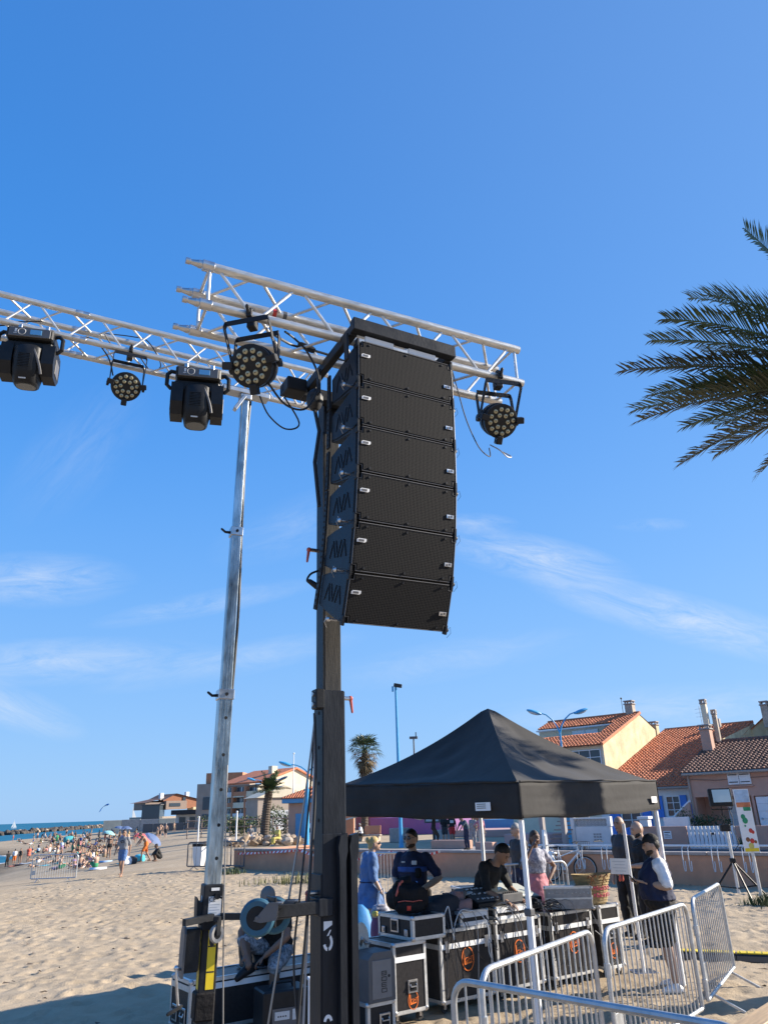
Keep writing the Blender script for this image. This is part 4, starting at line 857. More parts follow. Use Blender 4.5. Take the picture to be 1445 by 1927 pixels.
# ---------------------------------------------------------------- line array
AY = .494; AP = np.array([-.117, 3.217, 4.368]); TL = [.0105, .055, .079, .149, .234, .377]; AHT = .245
RA = rotz(AY); AW = RA @ np.array([1., 0, 0]); ANv = RA @ np.array([0, -1., 0])
def cabinet_meshes():
    mm = {}
    b = MB(); b.prism([(.006, -.1215), (.09, -.1215), (.25, -.096), (.34, -.075), (.34, .075), (.25, .096), (.09, .1215), (.006, .1215)], -.272, .272, X=(0, 1, 0), Y=(0, 0, 1)); mm['cabinet'] = b.mesh('cabinet', 'cab_black', 20)
    def notch(w, h, nx, nz): return [(-w, -h + nz), (-w + nx, -h + nz), (-w + nx, -h), (w - nx, -h), (w - nx, -h + nz), (w, -h + nz), (w, h - nz), (w - nx, h - nz), (w - nx, h), (-w + nx, h), (-w + nx, h - nz), (-w, h - nz)]
    b = MB(); b.prism(notch(.282, .119, .02, .028), -.004, .014, X=(1, 0, 0), Y=(0, 0, 1)); mm['grille_frame'] = b.mesh('grille_frame', 'plastic', 20)
    b = MB(); b.prism(notch(.274, .109, .02, .028), .0145, .0175, X=(1, 0, 0), Y=(0, 0, 1)); mm['grille'] = b.mesh('grille', 'grille', 0)
    b = MB(); P = notch(.282, .1165, .02, .028); b.tube([(x, -.016, z) for x, z in P], .0022, 5, closed=True, hint=(0, 1, 0)); mm['grille_edge'] = b.mesh('grille_edge', 'plastic_gray')
    b = MB(); b.cyl((0, -.0182, 0), (0, -.0215, 0), .006, n=8); sm = b.mesh('screw', 'black_paint')
    for x in (-.22, 0, .22):
        for z in (-.10, .10): mm['screw%g%g' % (x, z)] = (sm, (x, 0, z))
    b = MB(); b.prism([(0, -.009), (.042, -.009), (.05, -.003), (.05, .009), (.008, .009), (0, .003)], .0185, .0225, O=(-.268, 0, .03), X=(1, 0, 0), Y=(0, 0, 1)); mm['badge'] = b.mesh('badge', 'white', 0)
    b = MB(); b.box((.245, -.020, -.030), (.042, .004, .020), None, .001); mm['badge2'] = b.mesh('badge', 'steel', 0)
    b = MB(); b.box((0, -.0235, 0), (.008, .002, .010)); pm = b.mesh('badge_print', 'plastic_gray', 0)
    for x, z in ((-.255, .03), (-.245, .03), (-.235, .03), (.238, -.032), (.254, -.028)): mm['print%g' % x] = (pm, (x, 0, z))
    # left / right side plates with raised chevrons and the perforated rigging strip
    for sg, nm in ((-1, 'L'), (1, 'R')):
        b = MB(); X = sg*.2735; b.prism([(.045, -.108), (.24, -.088), (.33, -.070), (.33, .070), (.24, .088), (.045, .108)], 0, .004*sg, O=(X, 0, 0), X=(0, 1, 0), Y=(0, 0, 1)); mm['side' + nm] = b.mesh('side_panel', 'tower_black', 20)
        b = MB()
        for y0, y1, z0, z1 in ((.27, .235, -.05, .05), (.235, .205, .05, -.05), (.205, .17, .05, -.05), (.17, .14, -.05, .05), (.135, .105, -.05, .05), (.105, .07, .05, -.05)): b.tube([(sg*.2785, y0, z0*.85), (sg*.2785, y1, z1*.85)], .0038, 4)
        mm['chev' + nm] = b.mesh('relief_letter', 'tower_black', 0)
        b = MB(); b.box((sg*.281, .022, 0), (.012, .034, .236), None, .003); mm['strip' + nm] = b.mesh('rigging_strip', 'tower_black', 20)
        b = MB(); b.box((sg*.283, -.001, 0), (.014, .03, .05), None, .003); km = b.mesh('rigging_bracket', 'black_paint', 20); mm['brk1' + nm] = (km, (0, 0, .108)); mm['brk2' + nm] = (km, (0, 0, -.108))
        b = MB()
        b.box((sg*.284, .355, 0), (.012, .034, .215), None, .002); mm['bar' + nm] = b.mesh('rear_link', 'black_paint', 20)
        b = MB(); b.cyl((sg*.2905, .355, 0), (sg*.2915, .355, 0), .007, n=8); qm = b.mesh('punched_hole', 'dark_hole', 0)
        for z in np.linspace(-.09, .09, 7): mm['h%g%s' % (z, nm)] = (qm, (0, 0, z))
        b = MB(); b.cyl((sg*.285, .06, -.117), (sg*.325, .06, -.117), .006, n=8); b.ell((sg*.33, .06, -.117), (.012, .012, .012), nu=8, nv=6); b.tube([(sg*.328, .06, -.117), (sg*.345, .05, -.10), (sg*.352, .05, -.13), (sg*.335, .055, -.155)], .0012, 4); mm['pin' + nm] = b.mesh('locking_pin', 'steel' if sg < 0 else 'black_paint')
    b = MB(); b.box((0, .345, 0), (.30, .01, .10), None, .002); b.tube([(-.12, .35, .0), (-.12, .39, .0), (.12, .39, 0), (.12, .35, 0)], .009, 6); mm['rear_panel'] = b.mesh('rear_panel', 'plastic', 20)
    return mm
CM = cabinet_meshes(); ORD = ['topmost', 'second from the top', 'third from the top', 'fourth from the top', 'second from the bottom, tilted slightly down,', 'lowest, tilted downwards,']
P = AP.copy(); arr_bottom = None
for i, tl in enumerate(TL):
    R = RA @ rotx(tl); dn = R @ np.array([0, 0, -1.]); c = P + AW*.29 + dn*AHT/2
    t = thing('line_array_speaker', f'black line array speaker {ORD[i]} in the hanging column'.replace('  ', ' '), 'loudspeaker', c, group='line array speakers hanging from the tower', R=R)
    for k, me in CM.items():
        if isinstance(me, tuple): link(me[0].name.split('.')[0], me[0], t, me[1])
        else: link(me.name.split('.')[0], me, t)
    P = P + dn*AHT
# flying frame above the column
t = thing('flying_frame', 'black steel flying frame holding the speaker column under the truss', 'rigging frame', AP, AY)
b = MB(); b.box((.29, -.005, .088), (.625, .05, .075), None, .003); b.build('front_beam', 'black_paint', t)
for x in (-.0, .58): b = MB(); b.box((x, .35, .075), (.04, .66, .06), None, .003); b.build('side_beam', 'black_paint', t)
b = MB(); b.box((.20, .66, .04), (.72, .07, .07), None, .003); b.build('rear_beam', 'black_paint', t)
b = MB(); b.box((-.10, .62, .035), (.12, .11, .085), None, .006); b.build('clamp_block', 'plastic', t)
for x in (.14, .40):
    b = MB(); b.box((x, .004, .028), (.17, .012, .034), rotx(.15), .003); b.build('bracket_plate', 'white_paint', t)
for x in (.0, .58):
    for y in (.05, .42): b = MB(); b.box((x + (.03 if x else -.03), y, -.02), (.012, .04, .16), None, .003); b.build('hanger', 'black_paint', t)
b = MB(); b.ell((-.02, .50, -.09), (.05, .05, .07), nu=10, nv=7); b.tube([(-.02, .5, -.15), (0, .48, -.3), (-.03, .47, -.5), (0, .48, -.75)], .012, 6); b.build('cable_loom', 'cable_black', t)

# ---------------------------------------------------------------- dark lifting tower
TP = np.array([-.318, 3.95, 0]); TY = .47
t = thing('lifting_tower', 'tall dark steel lifting tower carrying the speaker column, marked with a white 3', 'lifting tower', TP, TY)
zB = V(622, 1302, 3.95)[2]; zC = V(622, 1568, 3.95)[2]
b = MB(); b.box((0, 0, (zB - .3 + 4.40)/2), (.098, .098, 4.40 - zB + .3), None, .006); b.build('inner_mast', 'tower_worn', t)
b = MB(); b.box((-.052, 0, (zB + 4.2)/2), (.006, .096, 4.2 - zB)); b.build('mast_side', 'tower_black', t)
b = MB(); b.box((0, 0, zB/2 + .2), (.125, .125, zB - .4), None, .006); b.build('outer_mast', 'tower_black', t)
b = MB()
for z in np.arange(zC + .06, zB, .17): b.cyl((-.063, -.01, z), (-.0645, -.01, z), .009, n=10)
b.build('pin_holes', 'dark_hole', t)['kind'] = 'stuff'
b = MB(); b.box((-.075, -.03, zB - .045), (.05, .07, .10), None, .006); b.build('clamp_plate', 'plastic', t)
b = MB()
for z in (zB - .02, zB - .07): b.cyl((-.10, -.03, z), (-.108, -.03, z), .012, n=8)
b.build('clamp_bolts', 'steel', t)
def lever(z, sg, y=0.):
    b = MB(); b.cyl((sg*.06, y, z), (sg*.115, y, z), .011, n=10); l = b.build('lever_pin', 'steel', t)
    b = MB(); b.ell((sg*.12, y, z), (.014, .014, .014), nu=10, nv=7); b.limb([(sg*.121, y, z), (sg*.130, y, z - .07)], [.009, .006], 8); b.build('lever_handle', 'red_lever', l)
lever(zB - .03, 1); lever(V(597, 1040, 3.95)[2], -1); lever(V(590, 1678, 3.95)[2], -1, -.02)
b = MB(); b.box((-.018, -.07, zC/2 + .2), (.10, .012, zC - .4), None, .003); b.box((-.069, .0, zC/2 - .05), (.010, .14, zC - .25), None, .003); b.build('base_sleeve', 'tower_black', t)
for x in (.02, .078):                      # fork carriage: two flanged uprights with flared tops
    b = MB(); b.prism([(-.02, 0), (.02, 0), (.02, zC - .02), (.035, zC + .02), (.03, zC + .13), (-.012, zC + .10), (-.03, zC + .02), (-.02, zC - .06)], -.085, -.072, O=(x, 0, 0), X=(1, 0, 0), Y=(0, 0, 1)) if 0 else b.prism([(-.016, 0), (.016, 0), (.016, zC - .12), (.026, zC - .08), (.026, zC), (-.010, zC - .01), (-.022, zC - .06), (-.016, zC - .12)], .070, .115, O=(x, 0, 0), X=(1, 0, 0), Y=(0, 0, 1)); b.build('carriage_plate', 'tower_black', t)
b = MB(); b.box((.05, -.066, zC/2 - .05), (.04, .012, zC - .1)); b.build('carriage_web', 'black_paint', t)
zW = V(600, 1705, 3.9)[2]
b = MB(); b.box((-.17, -.06, zW), (.30, .07, .055), None, .004); b.build('outrigger_arm', 'black_paint', t)
b = MB(); b.box((-.06, -.03, zW + .0), (.07, .14, .075), None, .004); b.build('arm_socket', 'tower_black', t)
def tloc(px, py, Y): return rotz(-TY) @ (V(px, py, Y) - TP)
for k, pc in enumerate((tloc(485, 1727, 3.70), tloc(516, 1722, 3.80))):
    w = thing('caster', None, None, pc, -.42); w.parent = t
    b = MB(); R = roty(PI/2) @ rotz(0); b.lathe([(.048, -.018), (.068, -.02), (.076, -.012), (.078, 0), (.076, .012), (.068, .02), (.048, .018), (.048, -.018)], R=rotx(PI/2), n=28); b.build('tyre', 'blue_tyre', w)
    b = MB(); b.lathe([(0, -.016), (.048, -.016), (.05, 0), (.048, .016), (0, .016)], R=rotx(PI/2), n=20); b.build('rim', 'plastic', w)
    b = MB()
    for sg in (-1, 1): b.prism([(-.015, -.010), (.015, -.018), (.085, -.01), (.095, .06), (.05, .06)], sg*.026, sg*.030, X=(1, 0, 0), Y=(0, 0, 1))
    b.box((.085, 0, .055), (.05, .064, .006)); b.cyl((0, -.034, 0), (0, .034, 0), .009, n=8); b.build('fork', 'plastic_gray', w)
b = MB(); b.box((-.30, -.06, zW + .02), (.07, .10, .012)); b.box((-.31, -.06, zW), (.012, .12, .12), None, .003); b.build('caster_plate', 'plastic', t)
# white stencil figures
t3 = V(602, 1765, 3.86)[2]
def stencil3(z):
    b = MB(); y = -.0765; w = .0045
    b.prism([(-.021, .028), (.021, .050), (.021, .066), (-.021, .066), (-.021, .045)], .0, .0012, O=(-.042, y, z), X=(1, 0, 0), Y=(0, 0, 1))
    def ring(a0, a1): A = np.linspace(a0, a1, 9); return [(.024*math.cos(a), .034*math.sin(a)) for a in A] + [(.012*math.cos(a), .021*math.sin(a)) for a in A[::-1]]
    for a0, a1 in ((-1.35, 1.0), (-2.9, -1.75)): b.prism(ring(a0, a1), 0, .0012, O=(-.042, y, z - .02), X=(1, 0, 0), Y=(0, 0, 1))
    b.prism([(-.006, .012), (.004, .014), (.016, .036), (.010, .036)], 0, .0012, O=(-.042, y, z - .006), X=(1, 0, 0), Y=(0, 0, 1))
    return b
stencil3(t3).build('stencil_number', 'white_paint', t, smooth=0); b = MB(); b.prism([(.022*math.cos(a), .03*math.sin(a)) for a in np.linspace(.2, PI - .2, 9)] + [(.01*math.cos(a), .016*math.sin(a)) for a in np.linspace(PI - .2, .2, 9)], 0, .0012, O=(-.042, -.0765, V(602, 1920, 3.86)[2] - .01), X=(1, 0, 0), Y=(0, 0, 1)); b.build('stencil_number', 'white_paint', t, smooth=0)
for q in (-1, 1):
    for r_ in (-1, 1): b = MB(); b.box((q*.55, r_*.5, .06), (1.0, .07, .07), rotz(q*r_*.74), .01); b.build('foot_leg', 'tower_black', t)
# steel wires and cables running down the left of the tower
def cable(name, label, pts, r, mt, cat='cable', n=6):
    P = [np.asarray(p, float) for p in pts]; out = []
    for i in range(len(P) - 1):
        p0 = P[max(i - 1, 0)]; p1, p2 = P[i], P[i + 1]; p3 = P[min(i + 2, len(P) - 1)]
        for q in range(6): u = q/6; out.append(.5*((2*p1) + (p2 - p0)*u + (2*p0 - 5*p1 + 4*p2 - p3)*u*u + (3*p1 - p0 - 3*p2 + p3)*u**3))
    out.append(P[-1]); b = MB(); b.tube(out, r, n); return tag(b.build(name, mt), label, cat)
for k, (mt, r, lb, xb, yb, xm, ym) in enumerate((('cable_black', .007, 'thick black cable hanging from the tower clamp, rightmost of its bundle', 577, 1740, 592, 1520), ('cable_gray', .0055, 'grey wire beside the thick black cable below the tower clamp', 571, 1927, 588, 1520),
                                  ('cable_black', .005, 'thin black cable crossing in front of the seated man', 553, 1800, 577, 1560), ('wire', .005, 'leftmost slanting steel wire running down from the tower clamp', 505, 1927, 565, 1560))):
    cable('hanging_cable', lb, [V(592 + k*.6, 1342, 3.88), V((592 + xm)/2 + 2, (1342 + ym)/2, 3.87), V(xm, ym, 3.86), V((xm + xb)/2, (ym + yb)/2, 3.84), V(xb, yb, 3.82)] + ([V(560, 1927, 3.8)] if yb < 1900 else []), r, mt)
cable('power_cable', 'short black power cable with a plug looping off the left of the dark tower', [V(602, 1073, 3.93), V(585, 1080, 3.9), V(578, 1092, 3.9), V(584, 1098, 3.9)], .006, 'cable_black')
b = MB(); b.limb([V(583, 1094, 3.9), V(597, 1104, 3.9)], [.014, .018], 10); tag(b.build('power_plug', 'plastic'), 'black plug at the end of the short looping cable on the tower', 'plug')

# ---------------------------------------------------------------- galvanised winch mast on the left
MPt = np.array([-1.286, 5.62, 0]); MY = .42
t = thing('winch_mast', 'slender galvanised telescopic mast with yellow labels and hand winch holding the long truss', 'lifting tower', MPt, MY, R=roty(.0185) @ rotz(MY))
def mz(py): return V(420, py, 5.62)[2]
zs = [mz(1735), mz(1668), mz(1308), mz(1003), mz(748)]
def mast_seg(w, z0, z1):
    b = MB(); b.box((0, 0, (z0 + z1)/2), (w, w, z1 - z0), None, .006); o = b.build('mast_section', 'galv', t)
    b = MB(); b.box((w*.04, -w/2 - .0005, (z0 + z1)/2), (w*.13, .003, z1 - z0)); b.box((w*.04 - w*.10, -w/2 - .002, (z0 + z1)/2), (w*.05, .004, z1 - z0)); b.box((w*.04 + w*.10, -w/2 - .002, (z0 + z1)/2), (w*.05, .004, z1 - z0)); b.build('groove', 'galv', o)
    return o
m1 = mast_seg(.100, zs[0], zs[2]); mast_seg(.080, zs[2], zs[3]); mast_seg(.062, zs[3], zs[4])
for py in (1352, 1421, 1486, 1552, 1614): b = MB(); b.cyl((.006, -.052, mz(py)), (.006, -.0545, mz(py)), .012, n=12); b.build('pin_hole', 'dark_hole', m1)
for z, w in ((zs[2], .106), (zs[3], .086)):
    b = MB(); b.box((0, 0, z), (w + .012, w + .012, .075), None, .005); c = b.build('clamp_collar', 'steel', t)
    b = MB(); b.cyl((.0, -w/2 - .006, z), (.0, -w/2 - .014, z), .012, n=8); b.build('bolt', 'plastic', c)
    b = MB(); b.limb([(-w/2, 0, z - .005), (-w/2 - .045, -.01, z - .01), (-w/2 - .075, -.01, z + .012)], [.012, .010, .009], 8); b.build('lever', 'black_paint', c)
b = MB(); b.box((0, 0, zs[4] - .02), (.10, .10, .05), None, .006); b.box((-.05, -.03, zs[4] - .09), (.03, .06, .17), roty(.5), .004); b.build('top_adapter', 'galv_tube', t)
b = MB(); b.box((0, 0, zs[4] + .03), (.42, .11, .05), rotz(BT_Y - MY), .005); b.build('truss_support', 'galv_tube', t)
b = MB(); b.box((0, 0, (zs[0] + zs[1])/2 - .01), (.132, .132, zs[1] - zs[0] + .06), None, .008); sl_b = b.build('sleeve', 'black_paint', t)
b = MB(); b.prism([(-.067, 0), (-.10, .02), (-.105, .17), (-.085, .14), (-.067, .14)], -.05, .05, O=(0, 0, zs[0] - .01), X=(1, 0, 0), Y=(0, 0, 1)); b.build('guide_horn', 'black_paint', sl_b)
b = MB(); b.box((.01, -.0675, zs[1] - .01), (.055, .002, .018)); b.build('sticker', 'white', sl_b)
zl = (mz(1700) + mz(1727))/2
b = MB(); b.box((.012, -.0675, zl + .035), (.085, .002, .115)); st = b.build('rating_plate', 'white', sl_b)
text('ce_mark', 'CE', .036, 'ink', st, (-.008, -.069, zl + .074), (1, 0, 0), (0, 0, 1))
for k in range(5): b = MB(); b.box((.012 - .008*(k % 2), -.0692, zl + .045 - .016*k), (.066 - .016*(k % 2), .0012, .004)); b.build('print_line', 'label_gray', st)
b = MB(); b.ell((-.0675, -.01, mz(1692)), (.002, .022, .03), nu=12, nv=8); b.build('round_sticker', 'label_gray', sl_b)
b = MB(); b.cyl((.02, -.066, mz(1684)), (.02, -.10, mz(1684)), .018, n=10); b.tube([(.02, -.09, mz(1684)), (.05, -.10, mz(1684) - .01)], .007, 6); b.build('lock_knob', 'plastic', sl_b)
b = MB(); b.box((0, 0, zs[0]/2 - .01), (.112, .112, zs[0] - .03), None, .007); base = b.build('base_tube', 'black_paint', t)
zt0, zt1 = mz(1858), mz(1742)
b = MB(); b.box((.012, -.0572, (zt0 + zt1)/2), (.052, .002, zt1 - zt0)); yl = b.build('warning_label', 'yellow', base)
for k in range(16):
    if k in (4, 11): b = MB(); b.box((.012, -.0588, zt0 + (zt1 - zt0)*(k + .7)/17), (.048, .0012, .008)); b.build('print_line', 'ink', yl)
b = MB(); b.box((-.0572, -.005, (zt0 + zt1)/2), (.002, .066, zt1 - zt0)); b.build('warning_label', 'yellow_dirty', base)
b = MB(); b.ell((.012, -.0575, zt1 - .07), (.022, .0025, .05), nu=9, nv=6); b.ell((.02, -.0575, zt1 - .02), (.018, .0025, .03), nu=9, nv=6); b.build('grease_stain', 'ink', base)
b = MB(); b.box((-.01, -.005, mz(1890)), (.128, .124, .16), None, .01); b.build('torn_tape', 'bag_black', base)
za = mz(1722)
for (x0, y0, x1, y1) in ((0, -.08, -.20, -.17), (.05, -.08, .30, -.10)):
    b = MB(); b.tube([(x0, y0, za), (x1, y1, za - .012)], .028, 4, hint=(0, 0, 1)); b.build('stabiliser_arm', 'black_paint', t)
for (x, y, a) in ((.015, -.16, .5), (.30, -.13, .9)):
    w = thing('caster', None, None, (x, y, za - .09), a); w.parent = t
    b = MB(); b.lathe([(.03, -.012), (.05, -.015), (.056, 0), (.05, .015), (.03, .012), (.03, -.012)], R=rotx(PI/2), n=22); b.build('tyre', 'gray_tyre', w)
    b = MB(); b.lathe([(0, -.012), (.03, -.012), (.03, .012), (0, .012)], R=rotx(PI/2), n=16); b.build('rim', 'plastic', w)
    b = MB(); b.box((0, -.02, .035), (.035, .005, .09), None, .002); b.box((0, .02, .035), (.035, .005, .09), None, .002); b.cyl((0, 0, .07), (0, 0, .10), .025, n=10); b.build('fork', 'black_paint', w)
zw = mz(1782)
w = thing('winch', None, None, (-.15, -.02, zw), 0); w.parent = t
b = MB(); b.box((.03, 0, 0), (.10, .11, .25), None, .008); b.build('housing', 'black_paint', w)
b = MB(); b.prism([(-.07, -.15), (.04, -.15), (.07, -.10), (.07, .10), (.03, .14), (-.05, .14), (-.08, .10)], .0, .014, O=(-.03, -.01, 0), X=(0, 1, 0), Y=(0, 0, 1)); b.build('gear_cover', 'plastic_gray', w)
b = MB(); b.tube([(-.03, -.05, -.10), (-.06, -.07, -.10), (-.06, -.07, -.13), (-.035, -.07, -.29), (-.015, -.07, -.30)], .009, 8); b.ell((-.06, -.06, -.09), .017, nu=8, nv=6); b.build('crank', 'steel', w)
b = MB(); b.limb([(-.015, -.07, -.30), (-.10, -.12, -.325)], [.012, .011], 8); b.build('crank_grip', 'plastic', w)
for q in range(4): b = MB(); b.box((.35*math.cos(q*PI/2 + .8), .35*math.sin(q*PI/2 + .8), .05), (.7, .05, .05), rotz(q*PI/2 + .8), .01); b.build('foot_leg', 'black_paint', t)
R_ = rotz(MY)
cable('hanging_cable', 'long black cable running down the right side of the galvanised mast', [V(472, 752, 5.66), V(462, 860, 5.66), V(455, 1000, 5.68), V(449, 1150, 5.66), V(437, 1300, 5.68), V(428, 1400, 5.66), V(424, 1440, 5.7)], .011, 'cable_black')
cable('hanging_cable', 'thin pale wire hanging straight beside the galvanised mast to the ground', [V(428, 1440, 5.55), V(425, 1560, 5.55), V(421, 1750, 5.55), V(420, 1930, 5.55)], .005, 'wire')

# ---------------------------------------------------------------- lanterns
def xf(mb, R, c):
    R = np.asarray(R); c = np.asarray(c, float); mb.v = [tuple(c + R @ np.array(v)) for v in mb.v]; return mb
def par_can(label, top, psi, tilt, drop=.30, sc=1.0, yk=0.):
    t = thing('par_can', label, 'stage light', top, psi, 'round LED stage lights on the trusses'); Rt = rotx(tilt); c = np.array([0, 0, -drop])
    def bd(nm, mb, mt, par=t, sm=30): return xf(mb, Rt*sc, c).build(nm, mt, par, sm)
    b = MB(); b.lathe([(0, .0), (.112, .0), (.126, -.006), (.126, -.022), (.119, -.026), (.119, -.07), (.124, -.075), (.124, -.10), (.118, -.105), (.118, -.14), (.108, -.16), (.075, -.185), (0, -.19)], R=rotx(PI/2), n=30); can = bd('can', b, 'plastic')
    lm = None
    pts = [(.088*math.cos(a), .088*math.sin(a)) for a in np.arange(12)*PI/6 + .2] + [(.047*math.cos(a), .047*math.sin(a)) for a in np.arange(6)*PI/3]
    for x, z in pts:
        if lm is None: m_ = MB(); m_.lathe([(0, .009), (.009, .008), (.015, .004), (.0168, 0)], R=rotx(PI/2), n=12); lm = xf(m_, Rt*sc, (0, 0, 0)).mesh('lens', 'lens'); m2 = MB(); m2.lathe([(0, .0105), (.004, .010), (.0045, .008)], R=rotx(PI/2), n=8); l2 = xf(m2, Rt*sc, (0, 0, 0)).mesh('lens_centre', 'lens_ring')
        lo = c + Rt @ np.array([x, -.001, z])*sc; o = link('lens', lm, can, lo); link('lens_centre', l2, o)
    for a in (PI*.05, PI*.95, -PI/2): b = MB(); b.box((.135*math.cos(a), .0, .135*math.sin(a)), (.06, .055, .045), roty(-a), .004); bd('frame_clip', b, 'black_paint')
    ym = []
    for sw, yo in ((1, 0), (-1, .035)):
        b = MB(); y2 = sw*.07 + yk
        pv = c + Rt @ np.array([0, .08, 0])*sc
        for sx in (-1, 1): pass
        pts_ = [(-.138*sc, pv[1], pv[2]), (-.138*sc, y2, -.10), (-.13*sc, y2, -.075), (.13*sc, y2, -.075), (.138*sc, y2, -.10), (.138*sc, pv[1], pv[2])]
        for i in range(len(pts_) - 1):
            p, q = np.array(pts_[i]), np.array(pts_[i + 1]); m = (p + q)/2; d = q - p; X, Y = frame(d, (1, 0, 0) if abs(d[0]) < .01 else (0, 0, 1)); R = np.stack([X, Y, unit(d)], 1)
            b.box(m, (.005, .028, np.linalg.norm(d) + .006) if abs(d[0]) > .01 else (.028, .005, np.linalg.norm(d) + .004), R)
        b.build('yoke', 'black_paint', t, 0)
    for sx in (-1, 1): b = MB(); b.cyl((sx*.140*sc, pv[1], pv[2]), (sx*.160*sc, pv[1], pv[2]), .022, n=10); b.build('yoke_knob', 'plastic', t)
    b = MB(); b.box((0, 0, -.055), (.045, .05, .05), None, .004); b.tube([(0, .036*math.cos(a), .036*math.sin(a)) for a in np.linspace(-.3, PI + .3, 9)], .010, 6); b.box((0, -.045, -.01), (.03, .02, .05), None, .003); b.limb([(0, -.05, -.02), (.0, -.075, .01)], [.008, .010], 7); b.build('hook_clamp', 'black_paint', t)
    return t, c, Rt
x1 = at_px(lambda x: ftp(x), 476); x2 = at_px(lambda x: ftp(x), 935); x3 = at_px(lambda x: btp(x), 246)
par_can('largest round LED stage light hanging from the left end of the short truss', ftp(x1), rad(-13), rad(30), .30, .87)
par_can('round LED stage light hanging alone from the right end of the short truss', ftp(x2), rad(16), rad(36), .30, .81)
par_can('small round LED stage light between two moving heads on the long truss', btp(x3), rad(27), rad(32), .335, .92)

def moving_head(label, top, rz, tiltz=0.):
    t = thing('moving_head_light', label, 'stage light', top, rz, 'moving head stage lights under the long truss')
    b = MB(); b.box((0, 0, -.095), (.34, .26, .10), None, .012); base = b.build('base', 'plastic', t)
    b = MB(); b.box((0, -.135, -.098), (.30, .012, .08), rotx(0), .003); b.build('control_panel', 'plastic_gray', base)
    b = MB(); b.box((.045, -.143, -.098), (.082, .006, .044), None, .001); b.build('display', 'screen_blue', base)
    b = MB(); b.lathe([(.024, 0), (.027, .004), (.030, 0)], c=(-.055, -.142, -.098), R=rotx(PI/2), n=18); b.box((-.10, -.142, -.09), (.014, .004, .03)); b.box((-.102, -.142, -.115), (.024, .004, .006)); b.build('panel_print', 'label_gray', base)
    for sx in (-1, 1): b = MB(); b.tube([(sx*.165, -.05, -.065), (sx*.205, -.06, -.065), (sx*.232, -.07, -.10), (sx*.232, -.07, -.19), (sx*.205, -.06, -.215), (sx*.165, -.05, -.20)], .016, 8); b.build('carry_handle', 'plastic', base)
    for x in (-.10, .10):
        b = MB(); b.box((x, 0, -.035), (.035, .05, .025), None, .003); b.tube([(x, .038*math.cos(a), .038*math.sin(a)) for a in np.linspace(-.9, PI + .9, 12)], .009, 6); b.box((x, -.045, .0), (.03, .015, .06), None, .003); b.build('truss_clamp', 'steel', t)
    b = MB(); b.box((0, .01, -.195), (.36, .21, .12), None, .025); b.build('pan_block', 'plastic', t)
    b = MB(); b.box((0, .045, -.30), (.27, .10, .19), None, .03); b.build('yoke_bridge', 'plastic', t)
    for sx in (-1, 1):
        b = MB(); b.prism([(-.105, .02), (.105, .02), (.125, -.04), (.125, -.17), (.07, -.235), (-.06, -.235), (-.115, -.15), (-.115, -.05)], sx*.105, sx*.195, O=(0, 0, -.20), X=(0, 1, 0), Y=(0, 0, 1)); arm = b.build('yoke_arm', 'plastic', t, 25)
        b = MB(); b.box((sx*.197, .02, -.32), (.006, .11, .13), None, .003); b.build('arm_cover', 'plastic_gray' if sx > 0 else 'plastic', arm)
    R = rotx(rad(8) + tiltz); c = np.array([0, -.015, -.335])
    prof = [(-.15, .085, .10), (-.13, .105, .12), (-.04, .112, .128), (.06, .108, .124), (.10, .10, .11), (.155, .088, .09), (.165, .078, .08)]
    b = MB(); rings = []
    for z, rx, ry in prof: rings.append([c + R @ np.array([rx*math.copysign(abs(math.cos(a))**.7, math.cos(a)), ry*math.copysign(abs(math.sin(a))**.7, math.sin(a)), -z]) for a in np.arange(20)*PI/10])
    b.loft(rings); head = b.build('head', 'plastic', t, 40)
    for k in range(9): b = MB(); b.box(c + R @ np.array([-.01, -.126, .06 - .013*k]), (.085, .008, .005), R); b.build('vent_rib', 'black_paint', head)
    b = MB(); rr = []
    for q in np.linspace(0, 1, 9): a = -.35 + 1.5*q; rr.append(c + R @ np.array([.065 + .05*math.sin(a*1.1), -.105 + .01*q - .01*math.sin(q*PI), .12 - .21*q]))
    b.tube(rr, .010, 6); b.build('trim', 'plastic_gray', head)
    b = MB(); b.box(c + R @ np.array([-.01, -.104, -.135]), (.05, .006, .010), R @ rotx(.25)); b.build('maker_plate', 'label_gray', head)
    b = MB(); b.lathe([(0, .0), (.07, 0), (.074, .006)], c=c + R @ np.array([0, 0, -.168]), R=R, n=18); b.build('front_lens', 'glass_dark', head)
    return t
moving_head('large moving head stage light at the left end of the long truss', btp(at_px(lambda x: btp(x), 68), 0, -.03), BT_Y - .25).scale = (.97,)*3
moving_head('moving head stage light next to the galvanised mast on the long truss', btp(at_px(lambda x: btp(x), 376), 0, -.035), BT_Y - .25, -.1).scale = (1.07,)*3
# cables on the trusses
cable('lamp_cable', 'black cable looping from the largest round light to the speaker frame', [ftp(x1 + .12, .08, -.33), ftp(x1 + .22, .1, -.42), ftp(x1 + .34, .12, -.40), ftp(x1 + .42, .15, -.2), ftp(x1 + .36, .16, -.03), ftp(x1 + .26, .1, .0), ftp(x1 + .18, .02, -.03)], .006, 'cable_black')
cable('lamp_cable', 'thin black cable hanging below the largest round light towards the clamp block', [ftp(x1 + .08, .1, -.40), ftp(x1 + .13, .1, -.50), ftp(x1 + .22, .1, -.56), ftp(x1 + .30, .12, -.5), ftp(x1 + .2, .1, -.36)], .0045, 'cable_black')
cable('lamp_cable', 'black cable lying along the short truss from its left light', [ftp(x1 + .12, .06, -.03), ftp(x1 + .28, TS, .06), ftp(x1 + .38, TS, .055), ftp(x1 + .50, TS, .05), ftp(x1 + .62, TS, .03)], .008, 'cable_black')
